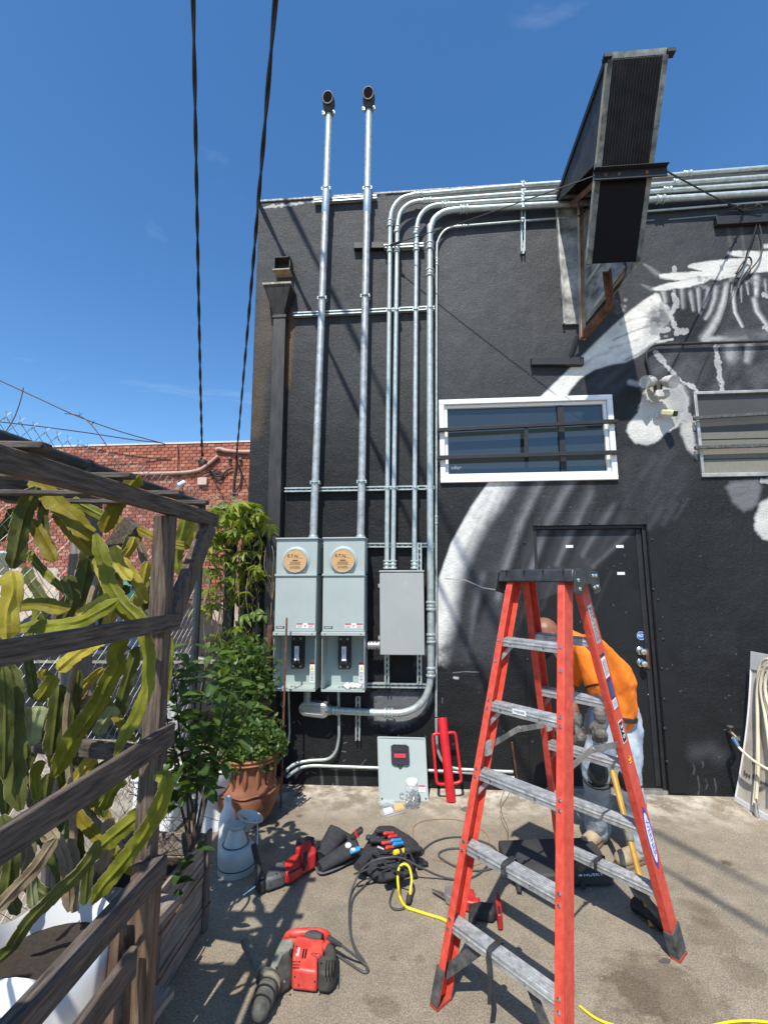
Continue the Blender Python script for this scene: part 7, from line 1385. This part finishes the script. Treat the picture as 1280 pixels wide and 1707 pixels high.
# ---- leaning cover panel with switch window
a0, a1, a3, a2 = PZ(633, 1335, 0), PZ(713, 1335, 0), PY(630, 1229, -.10), PY(708, 1231, -.10)
cv = thing('cover_panel', 'grey green cabinet cover leaning on the wall with breaker cutout', 'cover panel', a0); n_ = (a1-a0).cross(a3-a0).normalized()
if n_.y > 0: n_ = -n_
ca, cb_, cc, cdd = V(a0), V(a1), V(a2), V(a3)
mb = MB(); mb.prism([ca, cb_, cc, cdd], -n_*.008); pn = bev(mb, 'panel', greyen, cv, .002)
def cvp(u, v, k=0.): lo = ca+(cb_-ca)*u; hi = cdd+(cc-cdd)*u; return lo+(hi-lo)*v+n_*k
for p_, q_ in (((0, 0), (0, 1)), ((1, 0), (1, 1)), ((0, 1), (1, 1)), ((0, 0), (1, 0))): mb = MB(); mb.beam(cvp(*p_, .003), cvp(*q_, .003), .010, .006, up=n_); mb.build('folded_edge', greyen, pn)
mb = MB(); mb.prism([cvp(.27, .58, .002), cvp(.33, .55, .002), cvp(.60, .55, .002), cvp(.65, .58, .002), cvp(.65, .86, .002), cvp(.58, .885, .002), cvp(.34, .885, .002), cvp(.27, .86, .002)], n_*.018); bw = bev(mb, 'switch_shroud', blackpl, cv, .003)
mb = MB(); mb.prism([cvp(.335, .67, .0205), cvp(.575, .67, .0205), cvp(.575, .735, .0205), cvp(.335, .735, .0205)], n_*.004); mb.build('red_switch', mat('red_switch', (.60, .03, .05), .4), bw)
mb = MB(); mb.prism([cvp(.31, .765, .0205), cvp(.61, .765, .0205), cvp(.61, .845, .0205), cvp(.31, .845, .0205)], n_*.003); mb.build('switch_plate', blackp, bw)
mb = MB(); mb.tube([cvp(.40, .548, .008), cvp(.45, .50, .008), cvp(.50, .548, .008)], .005, 6); 
for u in (.33, .45, .58): mb.cyl(cvp(u, .875, .01), cvp(u, .875, .026), .006, 8)
mb.build('latch', blackpl, bw)
mb = MB(); mb.prism([cvp(.82, .13, .001), cvp(.96, .13, .001), cvp(.96, .235, .001), cvp(.82, .235, .001)], n_*.0006); lb = mb.build('paper_label', label, cv); mb = MB(); mb.prism([cvp(.82, .21, .0018), cvp(.96, .21, .0018), cvp(.96, .235, .0018), cvp(.82, .235, .0018)], n_*.0004); mb.build('label_band', redink, lb); lines(3, cvp(.89, .17, .002), cb_-ca, cc-cb_, .04, .03, blackink, lb, seed=31, z=0)
mb = MB(); mb.tube(cat_rom([cvp(.50, .03, .006), cvp(.43, .05, .012), cvp(.42, .10, .012), cvp(.47, .12, .012), cvp(.50, .10, .008)], 4), .0022, 5); mb.build('wire_hook', alud, cv, smooth=True)
for u, v in ((.05, .03), (.96, .03)): mb = MB(); mb.cyl(cvp(u, v, .002), cvp(u, v, .009), .006, 8); mb.build('screw', blackpl, cv)
# jar of screws
J = PZ(687, 1345, 0); jar = thing('plastic_jar', 'clear plastic jar of screws with white lid before the leaning cover', 'jar', J)
clear = bpy.data.materials.new('clear_plastic'); clear.use_nodes = True; nb = clear.node_tree.nodes; bs = nb['Principled BSDF']; bs.inputs['Roughness'].default_value = .12; bs.inputs['Base Color'].default_value = (.85, .88, .9, 1); trn = nb.new('ShaderNodeBsdfTransparent'); trn.inputs[0].default_value = (.93, .95, .96, 1); ms = nb.new('ShaderNodeMixShader'); ms.inputs[0].default_value = .16; clear.node_tree.links.new(trn.outputs[0], ms.inputs[1]); clear.node_tree.links.new(bs.outputs[0], ms.inputs[2]); clear.node_tree.links.new(ms.outputs[0], nb['Material Output'].inputs[0])
mb = MB(); rr_ = .056
def sq(r, h): return [J+V((r*math.copysign(abs(math.cos(a))**.55, math.cos(a)), r*math.copysign(abs(math.sin(a))**.55, math.sin(a)), h)) for a in np.linspace(0, 2*math.pi, 24, endpoint=False)]
secs = [sq(.048, .003), sq(.054, .012), sq(.054, .13), sq(.046, .150), sq(.040, .156), sq(.040, .165)]
for s in secs: mb.v += s
for i in range(5):
    for j in range(24): mb.f.append((i*24+j, i*24+(j+1) % 24, (i+1)*24+(j+1) % 24, (i+1)*24+j))
mb.f.append(tuple(range(23, -1, -1))); mb.build('body', clear, jar, smooth=True)
mb = MB(); mb.lathe(J, [(.044, .158), (.046, .162), (.046, .188), (.042, .194), (0, .195)], 28); mb.build('lid', whitep, jar, smooth=True)
mb = MB(); r = random.Random(14)
for i in range(120):
    p = J+V((r.uniform(-.042, .042), r.uniform(-.042, .042), r.uniform(.008, .085+.03*r.random()))); d = V((r.uniform(-1, 1), r.uniform(-1, 1), r.uniform(-.8, .8))).normalized()*.014
    mb.cyl(p-d, p+d, .0026, 5); mb.cyl(p+d, p+d*1.15, .005, 6)
q = mb.build('screws', steel, jar); q['kind'] = 'stuff'
# plastic bag of fittings
B0 = PZ(652, 1352, .0); mb = MB(); slab(mb, [(634, 1349), (662, 1338), (675, 1345), (676, 1352), (645, 1361), (633, 1357)], .035, .004, .1); bag = one(mb, 'parts_packet', clear, 'clear plastic packet with orange insert at the foot of leaning cover', 'packet', bevel=.008)
mb = MB(); slab(mb, [(655, 1344), (670, 1341), (674, 1349), (658, 1353)], .024, .008); mb.build('orange_insert', mat('orange_plastic', (.75, .38, .05), .5), bag); mb = MB(); slab(mb, [(638, 1351), (652, 1347), (655, 1354), (641, 1358)], .024, .008); mb.build('white_insert', label, bag)
mb = MB(); r = random.Random(2); pts = [PZ(r.uniform(628, 660), r.uniform(1330, 1345), r.uniform(.01, .05)) for _ in range(26)]; fs = [(r.randrange(26), r.randrange(26), r.randrange(26)) for _ in range(40)]; fs = [f for f in fs if len(set(f)) == 3]; mb.add(pts, fs); one(mb, 'plastic_wrap', clear, 'crumpled clear plastic wrap left of the parts packet', 'plastic wrap', fix=False)
mb = MB(); slab(mb, [(768, 1349), (775, 1345), (784, 1349), (779, 1353), (771, 1352)], .008, .003); one(mb, 'foil_scrap', mat('grey_green_scrap', (.18, .21, .18), .4, .4), 'tiny grey green scrap between red post driver and ladder', 'scrap')
# ---- red post driver
lo, hi = PZ(752, 1337, .0), PY(737, 1196, -.11); pdv = thing('post_driver', 'bright red steel post driver with two side handles leaning on wall', 'post driver', lo); d = (hi-lo).normalized(); lo2 = lo+V((0, 0, .004))
mb = MB(); mb.tube([lo2, lo2+d*.005, hi-d*.005, hi], [.037, .038, .038, .036], 28); mb.build('tube', redst, pdv, smooth=True)
mb = MB(); mb.tube([hi-d*.001, hi+d*.002], [.030, .030], 20); mb.build('inside', mat('dark_hole', (.006, .006, .006)), pdv)
sd = V((1, .12, 0)); sd = (sd-d*sd.dot(d)).normalized(); Ln = (hi-lo).length
for s in (-1, 1):
    mb = MB(); mb.tube(cat_rom([lo+d*Ln*.80+sd*s*.03, lo+d*Ln*.80+sd*s*.075, lo+d*Ln*.76+sd*s*.095, lo+d*Ln*.5+sd*s*.098, lo+d*Ln*.27+sd*s*.100, lo+d*Ln*.215+sd*s*.085, lo+d*Ln*.20+sd*s*.03], 5), .0125, 10); mb.build('handle', redst, pdv, smooth=True)
# ---- rods
def rod(a, b_, r, lab, m=rust, nm='steel_rod', cat='rod', group=None): mb = MB(); mb.tube([a, b_], r, 7); return one(mb, nm, m, lab, cat, group, smooth=True)
rod(PZ(468, 1347, 0), PY(478, 1030, -.36), .0085, 'long rusty ribbed rod standing before left meter cabinet'); rod(PZ(864, 1318, 0), PY(853, 1238, -.1), .009, 'short rusty rod leaning on the wall behind the ladder left rail')
# ---- faucet, hose, leaning board
fc = PY(1211, 1218, 0); t = thing('garden_faucet', 'small wall faucet with blue hose connector low on black wall', 'faucet', fc)
mb = MB(); mb.cyl(fc, fc+V((0, -.07, 0)), .014, 10); mb.cyl(fc+V((0, -.06, 0)), fc+V((.02, -.10, -.035)), .014, 10); mb.cyl(fc+V((0, -.045, 0)), fc+V((.0, -.05, .045)), .006, 8); mb.lathe(fc+V((0, -.05, .045)), [(.0, .008), (.022, .006), (.024, 0), (.02, -.004), (0, -.004)], 10); mb.build('tap', mat('old_brass', (.18, .15, .11), .5, .6), t, smooth=True)
hA = fc+V((.02, -.10, -.035)); hB = PY(1223, 1232, -.16); hC = PY(1231, 1246, -.20)
mb = MB(); mb.tube([hA, hB], [.017, .017], 12); mb.build('metal_collar', alud, t, smooth=True); mb = MB(); mb.tube([hB, hC], [.018, .013], 12); mb.build('connector', mat('blue_connector', (.06, .14, .26), .5), t, smooth=True)
bl, br = PZ(1225, 1336, 0), PZ(1330, 1400, 0); tl = PY(1253, 1086, -.12); tr = tl+(br-bl)*.86+V((0, .02, 0))
bdn = (br-bl).cross(tl-bl).normalized()
if bdn.y > 0: bdn = -bdn
bt_ = thing('leaning_board', 'dirty white plastic board with grey edge strips leaning on wall, hose draped over', 'board', bl)
def bp_(u, v, k=0.):
    lo, hi = bl+(br-bl)*u, tl+(tr-tl)*u; bow = math.sin(v*math.pi)*-.05*(1-u); return lo+(hi-lo)*v+bdn*k+(br-bl).normalized()*(-bow if False else math.sin(v*math.pi)*.035*(1-u*.5))
mb = MB(); nu, nv = 6, 16
for k in (0, -.008):
    for i in range(nv+1):
        for j in range(nu+1): mb.v.append(bp_(j/nu, i/nv, k))
N_ = (nu+1)*(nv+1)
for i in range(nv):
    for j in range(nu): a = i*(nu+1)+j; mb.f.append((a, a+1, a+nu+2, a+nu+1)); mb.f.append((a+N_, a+nu+1+N_, a+nu+2+N_, a+1+N_))
brd = mb.build('board', mat('stained_white_board', (.42, .34, .25), .7, 0, .25, 3.5, .2, 30, col2=(.72, .67, .60)), bt_, fix=False)
for v0, v1, m in ((0, .035, whitep), (.88, 1.0, mat('pale_grey_strip', (.58, .58, .56), .5, 0, .1, 10))):
    mb = MB(); mb.prism([bp_(0, v0, .002), bp_(1, v0, .002), bp_(1, v1, .002), bp_(0, v1, .002)], bdn*.008); bev(mb, 'edge_strip', m, bt_, .002)
mb = MB(); mb.tube([bp_(0, i/12, .003) for i in range(13)], .006, 6); mb.build('edge_trim', whitep, bt_, smooth=True)
X = (br-bl).normalized(); Y = (tl-bl).normalized()
for s_, u, v, w_ in (('Pe  zur', .34, .30, .15), ('Spa Pa  ements', .36, .205, .30)): text(s_, .052, bp_(u, v, .0045), X, Y, mat('brown_black_print', (.05, .04, .035), .6), brd, width=w_)
hs_ = thing('garden_hose', 'cream garden hose coiled over the leaning board and joined to faucet', 'hose', bl)
def hose(l, r=.0115): mb = MB(); mb.tube(cat_rom(l, 7), r, 10); mb.build('hose_length', creamhose, hs_, smooth=True)
hose([hC, PY(1243, 1258, -.26), PY(1258, 1270, -.34), PY(1278, 1282, -.42), PY(1300, 1292, -.46)], .0105)
hose([bp_(.62, .02, .03), bp_(.40, .10, .03), bp_(.36, .3, .03), bp_(.26, .6, .03), bp_(.22, .80, .03), bp_(.30, .93, .04), bp_(.46, .97, .04), bp_(.6, .92, .04)][1:])
hose([bp_(.37, .05, .028), bp_(.34, .3, .03), bp_(.28, .55, .035), bp_(.25, .75, .04), bp_(.33, .88, .05), bp_(.46, .90, .05)])
hose([bp_(.62, .15, .03), bp_(.55, .4, .035), bp_(.42, .62, .04), bp_(.34, .78, .05), bp_(.42, .90, .06), bp_(.6, .95, .06)])
hose([bp_(.75, .45, .04), bp_(.58, .62, .04), bp_(.46, .74, .055), bp_(.48, .86, .065), bp_(.65, .93, .06)])
mb = MB(); e0, e1 = bp_(.40, .07, .03), bp_(.44, .02, .035); mb.tube([e0, e1, e1+V((0, -.01, -.03))], [.014, .016, .013], 10); mb.build('hose_end', alud, hs_, smooth=True)
# loose debris along the wall
mb = MB(); r = random.Random(77)
for i in range(420):
    x = r.uniform(-1.3, 2.9); y = -abs(r.gauss(0, .16))-.01 if i < 330 else r.uniform(-2.2, -.3); s = r.uniform(.002, .008)*(1 if i < 330 else .6); c = V((x, y, s*.3)); mb.box(c, (s*r.uniform(.6, 1.6), s*r.uniform(.6, 1.6), s*.7), Matrix.Rotation(r.uniform(0, 3), 3, 'Z') @ Matrix.Rotation(r.uniform(-.5, .5), 3, 'X'))
q = mb.build('grit', mat('plaster_grit', (.42, .38, .31), .9, 0, .3, 20)); q['kind'] = 'stuff'; q['label'] = 'loose plaster grit and crumbs along the foot of the wall'; q['category'] = 'grit'
mb = MB(); slab(mb, [(1098, 1603), (1106, 1597), (1118, 1601), (1116, 1606), (1104, 1606)], .004, .001); one(mb, 'dry_leaf', mat('grey_leaf', (.09, .08, .075), .8), 'single dark dry leaf on the ground left of right ladder foot', 'dry leaf')
for i, l in enumerate(([(498, 1345), (518, 1330)], [(492, 1328), (503, 1320), (500, 1314)])):
    mb = MB(); mb.tube([PZ(x, y, .006) for x, y in l], .004, 5); one(mb, 'twig', brownwire, ['dark straight twig on the ground right of rusty rod', 'crooked dark twig by the wall near rusty rod'][i], 'twig')
# ================================================================ WORKER
def capsules(chains, spheres, nm, m, parent, vox=.008, smooth_it=6, disp=None):
    import bmesh
    mb = MB()
    for pts, rs, fl in chains:
        n_ = 6; P_ = cat_rom(pts, n_); R_ = []
        for i in range(len(rs)-1): R_ += [rs[i]+(rs[i+1]-rs[i])*k/n_ for k in range(n_)]
        R_.append(rs[-1]); mb.tube(P_, R_, 14, flat=fl); mb.sphere(P_[0], R_[0]*.97, 12); mb.sphere(P_[-1], R_[-1]*.97, 12)
    for c, r, sc in spheres: mb.sphere(c, r, 16, sc)
    o = mb.build('tmp', m)
    md = o.modifiers.new('r', 'REMESH'); md.mode = 'VOXEL'; md.voxel_size = vox
    s = o.modifiers.new('s', 'SMOOTH'); s.iterations = smooth_it; s.factor = .5
    if disp:
        tx_ = bpy.data.textures.new('folds', 'CLOUDS'); tx_.noise_scale = disp[1]; tx_.noise_depth = 2; dm = o.modifiers.new('d', 'DISPLACE'); dm.texture = tx_; dm.strength = disp[0]; dm.mid_level = .5; dm.texture_coords = 'GLOBAL'
    bpy.context.view_layer.update(); dg = bpy.context.evaluated_depsgraph_get(); me = bpy.data.meshes.new_from_object(o.evaluated_get(dg)); bpy.data.objects.remove(o); me.materials.clear(); me.materials.append(m); me.shade_smooth()
    return place(nm, me, parent)
def pm(x, y, D): return PD(x, y, D)
skin = mat('tanned_skin', (.22, .095, .055), .5, 0, .15, 20, .2, 120); jean = mat('faded_light_jeans', (.30, .36, .42), .85, 0, .2, 8, .5, 220, col2=(.48, .54, .59)); shirt = mat('bright_orange_shirt', (.88, .20, .01), .85, 0, .06, 6, .3, 300); glove = mat('worn_grey_gloves', (.09, .085, .08), .9, 0, .4, 30, .5, 150, col2=(.24, .22, .19)); boot = mat('dusty_tan_boots', (.34, .24, .15), .85, 0, .25, 14, .5, 80, col2=(.48, .37, .25))
W_ = thing('person', 'worker in orange T-shirt, light jeans and grey gloves bending behind the ladder', 'person', PZ(1010, 1400, 0))
hipR, hipL = pm(1006, 1206, 3.36), pm(1040, 1198, 3.48); hip = (hipR+hipL)/2+V((0, 0, .03)); mid = pm(1016, 1135, 3.42); chest = pm(978, 1090, 3.38); neck = pm(942, 1066, 3.38); head = pm(908, 1060, 3.38)
shR, shL = pm(982, 1094, 3.20), pm(958, 1082, 3.56)
kR, aR = pm(995, 1280, 3.30), pm(996, 1366, 3.50); kL, aL = pm(1044, 1290, 3.30), pm(1066, 1385, 3.30)
elR, wrR = pm(1001, 1158, 3.10), pm(1000, 1198, 3.02); elL, wrL = pm(950, 1150, 3.46), pm(962, 1205, 3.30)
for q_ in (aR, aL): q_.z = .11
# body: one continuous mesh, hands with five fingers
ch = [([hip, mid, chest], [.125, .115, .125], 1.), ([chest, neck+V((.02, 0, .0)), neck-V((.03, 0, .005)), head], [.10, .062, .056, .06], 1.), ([chest, shR, elR, wrR], [.08, .058, .044, .030], 1.), ([chest, shL, elL, wrL], [.08, .058, .044, .030], 1.),
      ([hip, hipR, kR, aR], [.10, .095, .062, .042], 1.), ([hip, hipL, kL, aL], [.10, .095, .062, .042], 1.)]
hd = V((-.52, -.10, -.30)).normalized()        # direction the face looks: left and down
up_h = V((-.35, .02, .90)); up_h = (up_h-hd*up_h.dot(hd)).normalized(); sdh = hd.cross(up_h).normalized(); hc_ = head
sph = [(hc_+up_h*.025-hd*.012, .098, (1, 1, 1)), (hc_+hd*.035-up_h*.035, .074, (1, 1, 1)), (hc_+hd*.06-up_h*.085, .040, (1, 1, 1)), (hc_+hd*.118-up_h*.030, .016, (1, 1, 1)), (hc_+hd*.108-up_h*.012, .013, (1, 1, 1)), (hc_+hd*.100-up_h*.066, .018, (1, 1, 1)), (hc_+sdh*.092-hd*.015-up_h*.02, .024, (.6, .9, 1.2)), (hc_-sdh*.092-hd*.015-up_h*.02, .024, (.6, .9, 1.2)), (hc_+hd*.085+sdh*.03+up_h*.008, .016, (1, 1, 1)), (hc_+hd*.085-sdh*.03+up_h*.008, .016, (1, 1, 1))]
def hand(wr, fwd, side, palmn):
    fwd = V(fwd).normalized(); side = V(side); side = (side-fwd*side.dot(fwd)).normalized(); pn_ = fwd.cross(side); o = []
    o.append(([wr, wr+fwd*.045, wr+fwd*.085], [.028, .036, .036], .6))
    for k, (off, ln) in enumerate(((-.033, .066), (-.011, .078), (.012, .074), (.033, .058))):
        b_ = wr+fwd*.085+side*off; o.append(([b_, b_+fwd*ln*.5+pn_*palmn*.012, b_+fwd*ln*.8+pn_*palmn*.034, b_+fwd*ln*.82+pn_*palmn*.055], [.0105, .0098, .009, .008], 1.))
    b_ = wr+fwd*.035-side*.028; o.append(([b_, b_-side*.022+fwd*.03+pn_*palmn*.008, b_-side*.020+fwd*.060+pn_*palmn*.028], [.013, .011, .009], 1.)); return o
hr = hand(wrR, (-.05, .05, -1), (1, -.3, 0), -1); hl = hand(wrL, (.1, -.1, -1), (-1, -.2, 0), 1)
body = capsules(ch+hr+hl, sph, 'body', skin, W_, .007, 4)
capsules([(p_, [r+.0018 for r in rs], fl) for p_, rs, fl in hr]+[([wrR-V((0, 0, -.035)), wrR], [.036, .034], 1.)], [], 'glove', glove, W_, .0032, 1)
capsules([(p_, [r+.0018 for r in rs], fl) for p_, rs, fl in hl]+[([wrL-V((0, 0, -.035)), wrL], [.036, .034], 1.)], [], 'glove', glove, W_, .0032, 1)
capsules([([hip+V((.0, 0, .01)), mid, chest], [.142, .150, .140], 1.), ([mid+V((.02, 0, .0)), chest], [.155, .14], 1.), ([chest, shR+V((0, 0, .01)), on(shR, elR, .80)], [.10, .082, .075], 1.), ([chest, shL, on(shL, elL, .72)], [.10, .082, .075], 1.), ([chest, neck+V((.02, 0, .0))], [.11, .078], 1.)], [], 'shirt', shirt, W_, .010, 4, (.022, .10))
mb = MB(); ring(mb, on(shR, elR, .80), elR-shR, .080, .012); mb.build('sleeve_hem', mat('dark_hem', (.03, .01, .012), .8), W_, smooth=True)
capsules([([hip, hipR, kR, on(kR, aR, .5), aR+V((0, 0, -.02))], [.125, .118, .088, .080, .086], 1.), ([hip, hipL, kL, on(kL, aL, .5), aL+V((0, 0, -.02))], [.125, .118, .088, .080, .086], 1.)], [], 'jeans', jean, W_, .010, 4, (.026, .07))
# knee pads
for k, a_ in ((kR, aR), (kL, aL)):
    mb = MB(); c = k+V((-.02, -.075, -.0)); mb.sphere(c, .075, 14, (.85, .45, 1.1)); mb.build('knee_pad', mat('black_knee_pad', (.02, .02, .022), .6), W_, smooth=True)
    mb = MB(); ring(mb, k+V((0, 0, -.06)), a_-k, .094, .022); mb.build('knee_strap', blackru, W_, smooth=True)
for a_, toe in ((aR, V((-.17, -.17, 0))), (aL, V((-.20, -.10, 0)))):
    g_ = V((a_.x, a_.y, 0)); e = toe.normalized(); b_ = capsules([([g_+V((0, 0, .13)), g_+V((0, 0, .06))], [.055, .056], 1.), ([g_-e*.035+V((0, 0, .052)), g_+e*.08+V((0, 0, .052)), g_+e*.17+V((0, 0, .048))], [.046, .047, .045], 1.)], [], 'boot', boot, W_, .006, 3)
    mb = MB(); pl = []; sdv = V((-e.y, e.x, 0))
    for f, w_ in ((-.085, .02), (-.07, .036), (0, .040), (.08, .048), (.16, .050), (.205, .034), (.218, .015)): pl.append((f, w_))
    mb.prism([g_+e*f+sdv*w_+V((0, 0, .002)) for f, w_ in pl]+[g_+e*f-sdv*w_+V((0, 0, .002)) for f, w_ in pl[::-1]], (0, 0, .020)); bev(mb, 'sole', mat('boot_sole', (.16, .11, .07), .8), b_, .004)
    mb = MB()
    for k in range(4): c = g_+e*(.04+.028*k)+V((0, 0, .098-.006*k)); mb.tube([c-sdv*.025, c+V((0, 0, .006)), c+sdv*.025], .003, 5)
    mb.build('lace', mat('lace', (.10, .08, .06), .8), b_, smooth=True)
# glasses, beard
mb = MB(); g0_ = hc_+hd*.100+up_h*.006
for s in (-1, 1): mb.tube([g0_+sdh*(s*.032+math.cos(a)*.024)+up_h*math.sin(a)*.017 for a in np.linspace(0, 2*math.pi, 15)], .004, 6, cap=False); mb.tube([g0_+sdh*s*.056, hc_+sdh*s*.095-hd*.01], .0035, 6)
mb.build('glasses', blackpl, W_, smooth=True)
capsules([([hc_+hd*.055-up_h*.092-sdh*.05, hc_+hd*.092-up_h*.105, hc_+hd*.055-up_h*.092+sdh*.05], [.022, .030, .022], 1.)], [], 'beard', mat('dark_beard', (.02, .015, .012), .9, 0, .4, 60, .8, 200), W_, .005, 2)
# loose cloth flaps of a tool belt at the hip
mb = MB(); ring(mb, hip+V((0, 0, .015)), V((.2, 0, 1)), .150, .035); mb.build('belt', blackru, W_, smooth=True)
